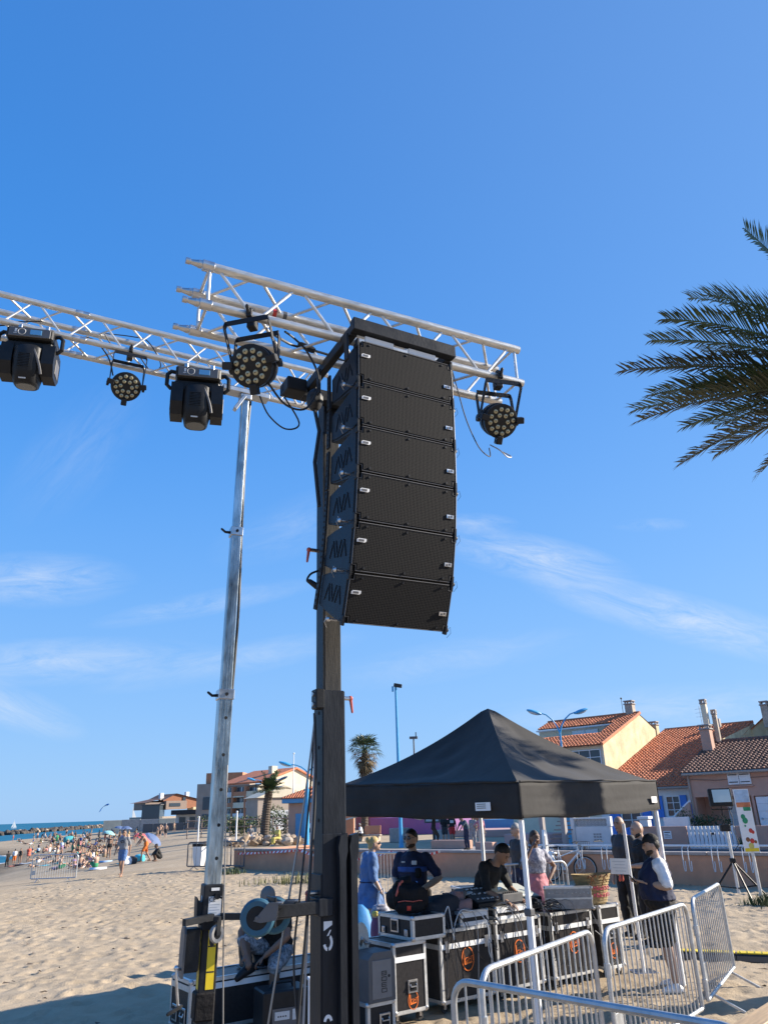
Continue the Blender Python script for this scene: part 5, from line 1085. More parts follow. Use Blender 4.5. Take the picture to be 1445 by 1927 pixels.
b = MB(); b.limb([ftp(x1 + .34, TS - .01, .065), ftp(x1 + .41, TS - .01, .05)], [.018, .02], 8); tag(b.build('power_plug', 'plastic'), 'black connector lying on the rear chord of the short truss', 'plug')
cable('lamp_cable', 'thin cable looping from the right round light across to the speaker column', [ftp(x2 - .02, .12, -.42), ftp(x2 - .05, .08, -.50), ftp(x2 - .14, .05, -.47), ftp(x2 - .24, .0, -.35), ftp(x2 - .30, -.03, -.2), ftp(x2 - .33, -.02, -.02)], .0035, 'cable_black')
cable('lamp_cable', 'short pale cable loop under the right round light', [ftp(x2 + .06, .10, -.44), ftp(x2 + .08, .05, -.49), ftp(x2 + .03, .02, -.515), ftp(x2 - .02, .02, -.48), ftp(x2 - .025, .1, -.41)], .0035, 'cable_gray')
cable('lamp_cable', 'black cable trailing from the small round light over the long truss', [btp(x3 - .10, .1, -.2), btp(x3 - .16, .06, -.06), btp(x3 - .30, .03, .05), btp(x3 - .5, .1, .06), btp(x3 - .75, .12, .1), btp(x3 - 1.0, .12, .02)], .006, 'cable_black')
cable('lamp_cable', 'untidy black cable bunched inside the long truss near its joint', [btp(x3 - .2, TS, TS + .03), btp(x3 + .02, TS*.9, TS + .05), btp(x3 + .15, TS*.6, TS - .01), btp(x3 + .28, TS*.8, .06), btp(x3 + .2, TS, .02), btp(x3 + .06, TS*.5, .07), btp(x3 - .1, TS*.8, .12), btp(x3 - .2, TS*.6, .2)], .005, 'cable_black')
cable('lamp_cable', 'black cable drooping between the second moving head and the mast', [btp(x3 + .42, .05, -.02), btp(x3 + .40, .02, -.15), btp(x3 + .45, .0, -.22), btp(x3 + .5, .02, -.14)], .005, 'cable_black')
cable('lamp_cable', 'thin black cable strung along the left end of the long truss', [btp(-2.1, .1, .17), btp(-1.6, .12, .13), btp(-1.3, .1, .16), btp(-1.0, .14, .10), btp(-.7, .1, .15)], .005, 'cable_black')

# ---------------------------------------------------------------- black pop-up tent
TN = np.array([1.334, 8.421, 0.]); TA = rad(44.6); TSZ = 3.02
tu = np.array([math.cos(TA), math.sin(TA), 0]); tv = np.array([-math.sin(TA), math.cos(TA), 0])
t = thing('popup_tent', 'black pop-up tent with white legs shading the sound equipment', 'tent', TN, TA)
Z0, Z1 = 1.985, 2.335; ctr = TN + (tu + tv)*TSZ/2; ZP = 3.41
zc = {(0, 0): 0., (1, 0): .02, (0, 1): .09, (1, 1): .0}
def zcorner(a, c): return zc[(0, 0)]*(1 - a)*(1 - c) + zc[(1, 0)]*a*(1 - c) + zc[(0, 1)]*(1 - a)*c + zc[(1, 1)]*a*c
n = 44; Pg = []; Fg = []; ix = {}
def cpt(side, h, s_):                     # h 0 at the eave, 1 at the peak ; s_ 0..1 along the side
    crn = [(0, 0), (1, 0), (1, 1), (0, 1)]; p, q = crn[side], crn[(side + 1) % 4]
    a = (p[0] + (q[0] - p[0])*s_)*(1 - h) + .5*h; c = (p[1] + (q[1] - p[1])*s_)*(1 - h) + .5*h
    f = .72*h + .28*h**2.4; e = 4*s_*(1 - s_)
    z = Z1 + (ZP - Z1)*f - .085*e*4*h*(1 - h)*.9 - .03*e*(1 - h)
    z += e*min(1, h*7)*(1 - h)*(.010*math.sin(s_*23 + h*9 + side) + .008*math.sin(s_*11 - h*21 + 2*side)) + zcorner(a, c)*(1 - h)
    z += e*h*(1 - h)*.035*math.sin(s_*30*(1 - .5*h) + 1.7*side + 2*math.sin(h*5))*math.sin(h*7 + s_*3) + e*(1 - h)**2*h*.05*math.sin(s_*17 + side)
    if h > .95: z -= (h - .95)*.6
    return a*TSZ, c*TSZ, z
for side in range(4):
    for i in range(n + 1):
        m_ = n - i
        for j in range(m_ + 1):
            k = (side, i, j)
            if i == n: k = ('peak',)
            elif j == m_: k = ((side + 1) % 4, i, 0)
            if k not in ix: ix[k] = len(Pg); Pg.append(cpt(side, i/n, j/max(m_, 1)))
            ix[(side, i, j)] = ix[k]
    for i in range(n):
        for j in range(n - i):
            Fg.append((ix[(side, i, j)], ix[(side, i, j + 1)], ix[(side, i + 1, j)]))
            if j < n - i - 1: Fg.append((ix[(side, i, j + 1)], ix[(side, i + 1, j + 1)], ix[(side, i + 1, j)]))
b = MB(); b.add(Pg, Fg); cn = b.build('canopy', 'tent', t, 35); so = cn.modifiers.new('cloth', 'SOLIDIFY'); so.thickness = .004; so.offset = -1
for k, (p, q, nrm) in enumerate((((0, 0), (1, 0), (0, -1)), ((1, 0), (1, 1), (1, 0)), ((1, 1), (0, 1), (0, 1)), ((0, 1), (0, 0), (-1, 0)))):
    b = MB(); Pv = []; nn = 60; mm_ = 8
    for i in range(nn + 1):
        for j in range(mm_ + 1):
            s_ = -.0078 + 1.0156*i/nn; a = p[0] + (q[0] - p[0])*s_; c = p[1] + (q[1] - p[1])*s_; z = Z1 + .012 - (Z1 - Z0 + .012)*j/mm_
            edge = max(0, min(1, 8*min(s_, 1 - s_))); w = .010 + edge*(.005*math.sin(s_*9 + j*.9 + k) + .007*math.sin(j*2.6 + s_*6 + k + 1.3*math.sin(s_*11))*(1 if j else 0) + .003*math.sin(s_*40 + j))
            zz = z + zcorner(a, c) + (.008*math.sin(s_*14 + k) if j == mm_ else 0) +   .02*max(0, math.sin(s_*PI))*(-1 if j > 2 else -.3)
            Pv.append((a*TSZ + nrm[0]*(w + .006), c*TSZ + nrm[1]*(w + .006), zz))
    b.add(Pv, [(i*(mm_ + 1) + j, (i + 1)*(mm_ + 1) + j, (i + 1)*(mm_ + 1) + j + 1, i*(mm_ + 1) + j + 1) for i in range(nn) for j in range(mm_)])
    v_ = b.build('valance', 'tent', t, 60); so = v_.modifiers.new('cloth', 'SOLIDIFY'); so.thickness = .003
    # rope hem of the roof along the top of each valance
    b = MB(); b.tube([((p[0] + (q[0] - p[0])*s_)*TSZ + nrm[0]*.022, (p[1] + (q[1] - p[1])*s_)*TSZ + nrm[1]*.022, Z1 + .018 + zcorner(p[0] + (q[0] - p[0])*s_, p[1] + (q[1] - p[1])*s_) + .004*math.sin(s_*25)) for s_ in np.linspace(0, 1, 30)], .011, 5); b.build('hem', 'tent', v_)
lg = MB(); lg.tube([(0, 0, .02), (0, 0, 1.12)], .036, 6); lgm = lg.mesh('leg', 'white_paint', 0); lu = MB(); lu.tube([(0, 0, 1.12), (0, 0, 2.27)], .029, 6); lum = lu.mesh('leg_upper', 'white_paint', 0); fp = MB(); fp.box((0, 0, .012), (.11, .11, .012), None, .003); fpm = fp.mesh('foot_plate', 'steel', 0); jn = MB(); jn.box((0, 0, 1.11), (.085, .085, .07), None, .01); jnm = jn.mesh('slider', 'plastic_gray', 0)
for a, c in ((0, 0), (1, 0), (1, 1), (0, 1)):
    l = link('leg', lgm, t, (a*TSZ + (.03 if a == 0 else -.03), c*TSZ + (.03 if c == 0 else -.03), 0)); link('upper_tube', lum, l); link('foot_plate', fpm, l); link('slider', jnm, l)
b = MB()
for (x0, y0, x1_, y1) in ((.05, .05, TSZ - .05, .05), (TSZ - .05, .05, TSZ - .05, TSZ - .05), (TSZ - .05, TSZ - .05, .05, TSZ - .05), (.05, TSZ - .05, .05, .05)):
    for h in range(2):
        for q in range(2):
            s0, s1 = h*.5, h*.5 + .5; za_, zb_ = (2.22, 2.0) if q else (2.0, 2.22); b.tube([(x0 + (x1_ - x0)*s0, y0 + (y1 - y0)*s0, za_), (x0 + (x1_ - x0)*s1, y0 + (y1 - y0)*s1, zb_)], .012, 4)
b.tube([(TSZ/2, TSZ/2, 2.1), (TSZ/2, TSZ/2, ZP - .06)], .02, 6); b.build('scissor_frame', 'white_paint', t)
for (p, nrm, s_) in (((0, 0), (-1, 0), .155), ((0, 0), (0, -1), .945)):
    pos = np.array([0, s_*TSZ, Z0 + .13]) if nrm[0] else np.array([s_*TSZ, 0, Z0 + .15]); w = .21 if nrm[0] else .14
    b = MB(); b.box(pos + np.array([nrm[0]*.044, nrm[1]*.044, 0]), (.004, w, .085) if nrm[0] else (w, .004, .075)); lb_ = b.build('care_label', 'white', t)
    for k in range(3): b = MB(); b.box(pos + np.array([nrm[0]*.0475, nrm[1]*.0475, .025 - .02*k]) + np.array([0, .02, 0])*(1 if nrm[0] else 0), (.002, w*.6, .006) if nrm[0] else (w*.6, .002, .006)); b.build('print_line', 'ink' if nrm[0] else 'label_gray', lb_)
b = MB(); b.tube([(0.06, 1.3, 2.0), (.0, 1.26, 1.9), (.03, 1.22, 1.82), (0.0, 1.2, 1.78)], [.02, .03, .02, .01], 6); b.build('strap', 'tent', t)
# ---------------------------------------------------------------- flight cases and sound gear
CA = math.atan2(.585, .81); cu_ = np.array([math.cos(CA), math.sin(CA), 0]); cv_ = np.array([-math.sin(CA), math.cos(CA), 0]); CP0 = np.array([.10, 9.30, 0])
def cf(s, d, z=0.): return CP0 + cu_*s + cv_*d + np.array([0, 0, z])
def stamp(par, c, r, full=True):           # ring with lettering, facing local -Y at c
    x0, y0, z0 = c
    A = np.linspace(0, 2*PI, 41)
    b = MB(); b.add([(x0 + q*r*.80*math.cos(a), y0, z0 + q*r*1.08*math.sin(a)) for q in (1, .90) for a in A[:-1]], [(i, (i + 1) % 40, 40 + (i + 1) % 40, 40 + i) for i in range(40)])
    o = b.build('printed_ring', 'orange', par, 0)
    text('printed_word', 'iGHT', r*.62, 'orange', o, (x0 + r*.12, y0 - .0005, z0 - r*.08), (1, .0, .14), (0, 0, 1), .0004)
    b = MB(); b.add([(x0 - r*.55, y0, z0 + r*.55), (x0 - r*.42, y0, z0 + r*.60), (x0 - r*.38, y0, z0 - r*.36), (x0 + r*.5, y0, z0 - r*.26), (x0 + r*.5, y0, z0 - r*.38), (x0 - r*.5, y0, z0 - r*.52)], [(0, 1, 2, 5), (2, 3, 4, 5)]); b.build('printed_letter', 'orange', o, 0)
def flight_case(name, label, loc, w, d, h, rz=CA, lid=.16, wheels=True, logo=None, handles=(), latches=1, stripes=0, body='laminate', end_handles=0):
    t = thing(name, label, 'flight case', loc, rz, 'black flight cases with metal edges'); z0 = .10 if wheels else 0.0
    b = MB(); b.box((w/2, d/2, (z0 + h)/2), (w - .012, d - .012, h - z0 - .012), None, .003); b.build('case_body', body, t)
    e = .034; th = .004
    em = {}
    def edge(axis, L, pos, sy, sz):
        key = (axis, round(L, 3), sy, sz)
        if key not in em:
            m_ = MB()
            if axis == 'x': m_.box((0, sy*(e/2), 0), (L, e, th), None); m_.box((0, 0, sz*(e/2 + th/2)), (L, th, e - th))
            if axis == 'y': m_.box((sy*(e/2), 0, 0), (e, L, th)); m_.box((0, 0, sz*(e/2 + th/2)), (th, L, e - th))
            if axis == 'z': m_.box((sy*(e/2), 0, 0), (e, th, L)); m_.box((0, sz*(e/2 + th/2), 0), (th, e - th, L))
            em[key] = m_.mesh('edge_profile', 'alu_weld', 0)
        link('edge_profile', em[key], t, pos)
    for y, sy in ((0, 1), (d, -1)):
        for z, sz in ((z0, 1), (h, -1)): edge('x', w - .05, (w/2, y, z), sy, sz)
    for x, sx in ((0, 1), (w, -1)):
        for z, sz in ((z0, 1), (h, -1)): edge('y', d - .05, (x, d/2, z), sx, sz)
        for y, sy in ((0, 1), (d, -1)): edge('z', h - z0 - .05, (x, y, (z0 + h)/2), sx, sy)
    cm = MB(); cm.box((0, 0, 0), (.052, .052, .052), None, .016); cm.ell((0, 0, 0), .030, nu=8, nv=6); cmm = cm.mesh('ball_corner', 'steel')
    for x in (.018, w - .018):
        for y in (.018, d - .018):
            for z in (z0 + .018, h - .018): link('ball_corner', cmm, t, (x, y, z))
    if lid:
        zl = h - lid
        for y, s_ in ((-.003, 0), (d + .003, 0)): b = MB(); b.box((w/2, y, zl), (w - .03, .006, .052)); b.build('lid_band', 'white_paint' if y < 0 else 'alu_weld', t)
        for x in (-.003, w + .003): b = MB(); b.box((x, d/2, zl), (.006, d - .03, .052)); b.build('lid_band', 'alu_weld', t)
        lm = MB(); lm.box((0, -.010, 0), (.055, .012, .12), None, .004); lm.box((0, -.019, .02), (.03, .008, .05), None, .003); lm.box((0, -.019, -.035), (.036, .006, .02), None, .002); lmm = lm.mesh('butterfly_latch', 'steel')
        for k in range(latches): link('butterfly_latch', lmm, t, (w*(.5 if latches == 1 else .12 + .76*k/(latches - 1)), 0, zl))
    for k in range(stripes): b = MB(); b.box((w/2, -.004, h - .045 - .085*k), (w - .04, .008, .042)); b.build('edge_strip', 'white_paint', t)
    if wheels:
        for x in (.07, w - .07):
            for y in (.07, d - .07):
                b = MB(); b.lathe([(.02, -.014), (.042, -.014), (.046, 0), (.042, .014), (.02, .014), (.02, -.014)], c=(x, y, .047), R=rotx(PI/2), n=14); wc = b.build('caster', 'rubber', t); b = MB(); b.box((x, y, .088), (.07, .05, .012)); b.box((x, y - .02, .065), (.03, .004, .05)); b.box((x, y + .02, .065), (.03, .004, .05)); b.build('caster_fork', 'steel', wc)
    for (x, z) in handles:
        b = MB(); b.box((x, -.004, z), (.13, .012, .125), None, .012); hp_ = b.build('handle_dish', 'steel', t); b = MB(); b.box((x, -.0105, z), (.092, .004, .085)); b.build('dish_recess', 'plastic', hp_)
        b = MB(); b.tube([(x - .04, -.012, z + .02), (x - .04, -.026, z - .0), (x + .04, -.026, z - .0), (x + .04, -.012, z + .02)], .008, 6); b.build('handle', 'steel', hp_)
    for k in range(end_handles):
        y = d*(.28 + .44*k); b = MB(); b.box((-.004, y, h*.42), (.012, .13, .15), None, .01); hp_ = b.build('handle_dish', 'steel', t); b = MB(); b.box((-.0105, y, h*.42), (.004, .095, .11)); b.build('dish_recess', 'plastic', hp_); b = MB(); b.tube([(-.012, y - .04, h*.42 + .03), (-.024, y - .04, h*.42), (-.024, y + .04, h*.42), (-.012, y + .04, h*.42 + .03)], .008, 6); b.build('handle', 'steel', hp_)
    if logo: stamp(t, (logo[0], -.0005 if not lid else -.002, logo[1]), logo[2])
    return t
flight_case('flight_case', 'narrow upright flight case with a big handle and orange ring print nearest the dark tower', cf(-.20, 0), .45, .6, .76, lid=.155, latches=0, handles=((.25, .34),), logo=(.25, .215, .085))
flight_case('flight_case', 'wide flight case with an orange ring print behind the corner of the nearest fence', cf(.47, .02), .79, .6, .82, lid=.17, latches=2, logo=(.40, .50, .115))
flight_case('flight_case', 'flight case behind the nearest white tent leg, under the mixing desk', cf(1.345, .04), .77, .6, .83, lid=.17, latches=2, logo=(.37, .48, .115))
flight_case('flight_case', 'flight case with tangled cables on top under the perforated metal case', cf(2.27, .02), .78, .62, .83, lid=.17, latches=2, logo=(.40, .47, .115))
flight_case('flight_case', 'narrow flight case with orange print at the far right end of the row', cf(3.19, 0), .40, .6, .84, lid=.19, latches=0, handles=((.2, .50),), logo=(.2, .30, .085))
tc_ = flight_case('flight_case', 'low flight case with the black holdall on top', cf(.06, -.02, .762), .47, .66, .235, lid=0, wheels=False)
def rot_handle(t, w, d, h):
    b = MB(); b.box((-.005, d*.5, h*.55), (.012, .15, .14), None, .01); o = b.build('handle_dish', 'steel', t); b = MB(); b.box((-.012, d*.5, h*.55), (.004, .11, .10)); b.build('dish_recess', 'plastic', o); b = MB(); b.box((-.016, d*.5, h*.6), (.012, .09, .025), None, .004); b.build('handle', 'plastic', o)
    for y in (.17, .83): b = MB(); b.box((-.008, d*y, h*.3), (.012, .06, .07), None, .006); b.cyl((-.01, d*y, h*.3), (-.02, d*y, h*.3), .018, n=12); b.build('butterfly_latch', 'steel', t)
rot_handle(tc_, .47, .66, .235)
flight_case('rack_case', 'shallow rack case with two white bands beside the low case', cf(.80, .03, .823), .44, .5, .155, lid=0, wheels=False, stripes=2)
flight_case('rack_case', 'shallow rack case with two white bands under the mixing desk', cf(1.42, .10, .833), .62, .5, .135, lid=0, wheels=False, stripes=2)
flight_case('flight_case', 'black flight case standing on the sand behind the bottle', np.array([1.02, 13.2, 0]), .55, .5, .92, rz=.25, lid=.2, latches=1)
lc = flight_case('flight_case', 'long low flight case with pale blue reflecting lid on the left', np.array([-2.12, 8.72, 0]), 2.1, .52, .56, lid=.075, latches=0, end_handles=2)
b = MB(); b.box((.93, -.012, .36), (.085, .006, .055)); pl_ = b.build('name_plate', 'white', lc); text('plate_lettering', 'THON', .030, 'ink', pl_, (.93, -.016, .36), (1, 0, 0), (0, 0, 1), .0005)
b = MB(); b.box((.945, -.012, .455), (.085, .014, .11), None, .006); b.build('butterfly_latch', 'steel', lc)
# lower items beside the tower
t = thing('amplifier_box', 'black amplifier box with a grey label in front of the seated man', 'amplifier', np.array([-1.33, 8.45, 0]), .45)
b = MB(); b.box((.24, .18, .25), (.48, .36, .48), None, .015); b.build('housing', 'plastic', t); b = MB(); b.box((.24, -.003, .24), (.30, .006, .20)); o = b.build('front_panel', 'plastic_gray', t); b = MB(); b.box((.19, -.008, .28), (.15, .004, .07)); lo = b.build('label', 'label_gray', o); b = MB(); b.box((.33, -.008, .28), (.07, .004, .09)); b.build('label', 'label_gray', o)
for k in range(4): b = MB(); b.box((.15 + .025*k, -.0105, .275), (.014, .002, .012)); b.build('print_mark', 'ink', lo)
b = MB(); b.tube([(.12, .18, .49), (.14, .18, .53), (.34, .18, .53), (.36, .18, .49)], .014, 7); b.build('handle', 'plastic', t)
t = thing('steel_stand', 'pale metal stand top showing just left of the dark tower foot', 'stand', V(583, 1900, 8.2)*np.array([1, 1, 0]), .3)
zt_ = V(583, 1842, 8.2)[2]; b = MB(); b.tube([(0, 0, 0), (0, 0, zt_)], .018, 8); b.build('post', 'white_paint', t); b = MB(); b.box((.03, 0, zt_), (.10, .10, .03), None, .006); b.box((.05, 0, zt_ - .09), (.05, .05, .03), None, .005); b.build('bracket', 'white_paint', t)
flight_case('flight_case', 'small flight case with a shiny handle dish under the grey device beside the tower', cf(-.69, -.22), .34, .36, .31, lid=0, wheels=False, handles=((.21, .15),))
t = thing('power_unit', 'grey moulded power unit with dark lettering beside the dark tower', 'power unit', cf(-.68, -.24, .312), CA)
b = MB(); b.prism([(.0, 0), (.33, 0), (.33, .36), (.29, .44), (.06, .44), (0, .38)], -.30, 0, O=(0, 0, 0), X=(1, 0, 0), Y=(0, 0, 1)); b.build('housing', 'plastic_gray', t, 20)
b = MB(); b.box((.16, -.004, .2), (.24, .008, .34), None, .003); fp_ = b.build('front_plate', mat('device_gray', (.20, .19, .185), .5, 0, .1, 9), t)
for k in range(4):
    z = .10 + .05*k; b = MB(); b.box((.155, -.010, z), (.006, .004, .038)); b.box((.185, -.010, z - .016), (.055, .004, .006)); b.box((.185, -.010, z + .016), (.055, .004, .006))
    if k != 1: b.box((.212, -.010, z), (.006, .004, .030))
    if k % 2: b.box((.185, -.010, z), (.05, .004, .005))
    b.build('moulded_letter', 'ink', fp_, 0)
b = MB(); b.cyl((.245, -.008, .22), (.245, -.012, .22), .014, n=12); b.build('socket', 'ink', fp_)
t = thing('cable_reel', 'white cable reel with metal rim standing behind the grey power unit', 'cable reel', cf(-.60, .16, .80), CA + .5)
for y in (-.07, .07): b = MB(); b.lathe([(.03, y), (.19, y), (.20, y*1.15), (.19, y*1.3), (.03, y*1.3)], R=rotx(PI/2), n=30); b.build('flange', 'reel', t)
b = MB(); b.lathe([(.11, -.07), (.11, .07)], R=rotx(PI/2), n=20); b.build('wound_cable', 'cable_gray', t); b = MB(); b.box((.06, -.1, .02), (.13, .015, .035), roty(.5), .004); b.cyl((.11, -.1, -.01), (.11, -.15, -.01), .012, n=8); b.build('crank', 'steel', t)
b = MB(); b.box((0, 0, -.6), (.2, .2, .4), None, .01); b.tube([(-.12, 0, -.79), (0, 0, 0), (.12, 0, -.79)], .014, 6); b.build('reel_stand', 'plastic', t)
# holdall, bottle, coats
def blobmesh(name, mt, parent, loc, dims, seed, lumps=.16, nu=26, nv=16, rz=0., flat=True, pw=.6, fold=.03):
    rg = np.random.default_rng(seed); K = rg.normal(size=(6, 3))*2.2; ph = rg.uniform(0, 6, 6); b = MB()
    def fn(d):
        q = 1 + sum(lumps/6*math.sin(k @ d*1.6 + p)*1.6 for k, p in zip(K, ph)) + fold*math.sin((K[0] @ d)*5 + 3*math.sin(K[1] @ d*2))
        e = np.sign(d)*np.abs(d)**pw; e = e/max(1e-6, np.linalg.norm(e))*(.72 + .28*np.linalg.norm(e)); e = e*q
        if flat: e[2] = max(e[2], -.75)
        return e
    b.ell((0, 0, 0), dims, rotz(rz), nu, nv, fn=fn); return b.build(name, mt, parent, 60, loc=loc)
t = thing('holdall', 'slouching black holdall with an orange piped pocket and red tag on a flight case', 'bag', cf(.22, .27, 1.0), CA - .25); t.scale = (.9,)*3
blobmesh('bag_body', 'bag_black', t, (0, 0, .17), (.25, .17, .18), 3, .24)
blobmesh('front_pocket', 'bag_black', t, (-.02, -.10, .09), (.19, .09, .10), 5, .12)
blobmesh('open_flap', 'bag_black', t, (-.03, .02, .29), (.14, .11, .12), 8, .3)
b = MB(); b.tube([(-.19, -.15, .155), (-.11, -.185, .165), (.0, -.19, .15), (.08, -.185, .158), (.14, -.16, .15)], .006, 6); b.build('piping', 'red_lever', t); b = MB(); b.box((-.06, -.195, .08), (.055, .01, .055), rotx(.2), .004); b.build('red_tag', 'red', t)
b = MB(); b.tube([(-.21, -.08, .18), (-.18, -.11, .26), (-.13, -.09, .36), (-.08, -.06, .38)], .016, 6); b.build('strap', 'red_lever', t)
t = thing('water_bottle', 'clear plastic water bottle with blue cap on the low flight case', 'bottle', cf(.44, .38, .998), 0)
b = MB(); b.lathe([(0, 0), (.055, 0), (.058, .02), (.055, .05), (.058, .09), (.055, .13), (.056, .17), (.045, .215), (.02, .25), (.016, .27), (.016, .29)], n=18); b.build('bottle_body', 'bottle', t); b = MB(); b.cyl((0, 0, .285), (0, 0, .315), .02, n=12); b.build('cap', 'blue_paint', t)
t = thing('coat', 'heap of dark coats and a dusty pink scarf lying on the wide flight case', 'coat', cf(.72, .36, .83), CA)
blobmesh('dark_coat', 'coat', t, (0, 0, .12), (.30, .24, .19), 12, .25); blobmesh('pink_scarf', 'coat_pink', t, (.25, -.05, .14), (.16, .20, .19), 14, .3)
t = thing('handbag', 'grey handbag strap and flap leaning on the coats', 'bag', cf(1.12, .42, .98), CA)
b = MB(); b.box((0, 0, .10), (.07, .2, .2), roty(.55), .02); b.build('bag_body', 'plastic_gray', t); b = MB(); b.box((.10, 0, .13), (.22, .09, .02), roty(-.15), .008); b.build('strap', 'label_gray', t)
# mixing desk
t = thing('mixing_desk', 'black sided mixing desk with rows of faders on the shallow rack case', 'mixing desk', cf(1.20, .14, .968), CA)
b = MB(); b.prism([(0, 0), (.44, 0), (.44, .10), (.40, .15), (0, .06)], -.40, 0, O=(.0, 0, 0), X=(0, 1, 0), Y=(0, 0, 1)) if 0 else b.prism([(0, 0), (.46, 0), (.46, .17), (.42, .19), (0, .05)], 0, .40, O=(0, 0, 0), X=(0, 1, 0), Y=(0, 0, 1)); b.build('side_body', 'plastic', t, 20)
b = MB(); b.box((.60, .22, .07), (.36, .40, .11), None, .01); b.build('metal_body', 'plastic_gray', t)
fm = MB(); fm.box((0, 0, 0), (.010, .022, .014), None, .002); fmm = fm.mesh('fader', 'label_gray'); sl0 = math.atan2(.14, .42)
b = MB(); b.box((.20, .23, .131), (.36, .40, .004), rotx(sl0)); b.build('fader_panel', 'plastic_gray', t)
for i in range(11):
    for j in range(3): link('fader', fmm, t, (.045 + .031*i, .07 + .13*j + .03*math.sin(i*2.3 + j), .068 + (.07 + .13*j)*math.tan(sl0) + .008))
for i in range(8): b = MB(); b.cyl((.47 + .035*i, .06, .125), (.47 + .035*i, .06, .140), .009, n=8); b.build('knob', 'plastic', t)
b = MB(); b.box((.6, .30, .145), (.24, .14, .02), rotx(.25), .004); b.build('screen', 'glass_dark', t)
t = thing('laptop_case', 'open equipment box with a pale slanted lid between tent leg and metal case', 'equipment box', cf(2.02, .38, .83), CA)
b = MB(); b.box((.26, .2, .08), (.52, .40, .16), None, .01); b.build('box_body', 'plastic', t); b = MB(); b.box((.24, .24, .24), (.56, .42, .03), rotx(.30) @ roty(.10), .006); b.build('slanted_lid', 'hatch', t); b = MB(); b.box((.46, -.006, .09), (.07, .01, .07), None, .004); b.build('latch', 'steel', t)
t = thing('metal_case', 'perforated grey aluminium case on the cable strewn flight case', 'metal case', cf(2.48, .26, .835), CA - .75)
b = MB(); b.box((.30, .16, .13), (.60, .32, .26), None, .008); b.build('case_body', 'hatch' if 0 else mat('case_alu', (.30, .31, .33), .4, .6, .25, 14), t)
for z in (.13, .255): b = MB(); b.box((.30, -.003, z), (.60, .006, .02)); b.box((.603, .16, z), (.006, .32, .02)); b.build('edge_strip', 'alu_weld', t)
for k in range(11): b = MB(); b.cyl((.05 + .05*k, -.003, .195 + .012*math.sin(k*3)), (.05 + .05*k, -.005, .195), .009, n=8); b.build('punched_hole', 'label_gray', t)
b = MB(); b.box((.605, .16, .19), (.012, .11, .05), None, .004); b.build('handle', 'plastic', t); b = MB(); b.box((.606, .07, .13), (.012, .05, .05), None, .004); b.box((.606, .26, .13), (.012, .05, .05), None, .004); b.build('catches', 'steel', t)
for x in (0, .6):
    for z in (.01, .25): b = MB(); b.ell((x, 0, z), .022, nu=8, nv=6); b.build('ball_corner', 'steel', t)
# straw basket
t = thing('straw_basket', 'woven straw basket with leather bows and pink yarn lettering on the right flight case', 'basket', cf(3.30, .16, .845), CA - .35)
b = MB(); rings = []
for z, rx, ry in ((0, .17, .10), (.03, .19, .115), (.10, .205, .125), (.20, .22, .13), (.30, .255, .15), (.34, .285, .165), (.36, .29, .17), (.34, .275, .158), (.22, .205, .118), (.05, .17, .10)): rings.append([np.array([rx*math.cos(a), ry*math.sin(a), z + .015*abs(math.cos(a))*(z > .3)]) for a in np.arange(28)*2*PI/28])
b.loft(rings); b.build('basket_body', 'basket', t, 60)
for k in range(10): z = .03 + .031*k; q = np.interp(z, [0, .1, .2, .3, .34], [.185, .207, .222, .257, .287]); q2 = q*.59; b = MB(); b.tube([(q*math.cos(a), q2*math.sin(a), z) for a in np.arange(24)*2*PI/24], .008, 4, closed=True); b.build('woven_band', 'basket', t)
for x in (-.09, .09):
    b = MB(); b.tube([(x - .05, -.16, .33), (x - .04, -.19, .36), (x, -.185, .34), (x + .05, -.19, .37), (x + .06, -.17, .34)], .008, 6); b.tube([(x, -.185, .34), (x - .03, -.19, .27), (x - .035, -.175, .24)], .007, 6); b.tube([(x, -.185, .34), (x + .03, -.185, .28)], .007, 6); b.build('leather_bow', 'leather', t)
rg = np.random.default_rng(5)
for row, z in enumerate((.20, .115)):
    for k in range(6):
        x = -.05 + .045*k; q = np.interp(z, [0, .1, .2, .3], [.115, .125, .135, .155]); pts = []
        for m in range(7): a = 2*PI*m/6 + k; pts.append((x + .016*math.cos(a)*(1 if k % 2 else .7), -q*math.sqrt(max(.1, 1 - (x/.22)**2)) - .012, z + .022*math.sin(a)))
        b = MB(); b.tube(pts[:5 + k % 2], .0055, 5); b.build('yarn_letter', 'pink_yarn', t)
# loose cables over the cases
rg = np.random.default_rng(21)
for k in range(30):
    s0 = rg.uniform(.5, 3.0); z0 = .86 + rg.uniform(0, .12); ln = rg.uniform(.25, .75); mt = ['cable_black', 'cable_gray', 'cable_black', 'c_charcoal'][k % 4]; s1 = s0 + rg.uniform(-.12, .2)
    pts = [cf(s0 - .1, .22, z0 - .01), cf(s0 - .05, .06, z0 + rg.uniform(.02, .07)), cf(s0, -.03, z0 - .05), cf(s0 + (s1 - s0)*.4, -.035 - rg.uniform(0, .03), z0 - ln*.5), cf(s1, -.03 - rg.uniform(0, .05), z0 - ln), cf(s1 + rg.uniform(-.1, .1), -.04, max(.03, z0 - ln - rg.uniform(-.12, .1)))]
    o = cable('loose_cable', None, pts, rg.uniform(.0035, .006), mt, None, 5); tag(o, f'{"grey" if "gray" in mt else "black"} cable hanging down the fronts of the flight cases', 'cable', ('grey' if 'gray' in mt else 'black') + ' cables hanging from the desk')
for k in range(3):
    c = cf(2.2 + .12*k, .10, .87); o = cable('loose_cable', None, [c + np.array([.07*math.cos(a), .07*math.sin(a), .01*a]) for a in np.arange(12)*.9], .005, 'cable_black', None, 5); tag(o, 'coil of black cable lying on the flight case beside the metal case', 'cable', 'coiled cables on the cases')
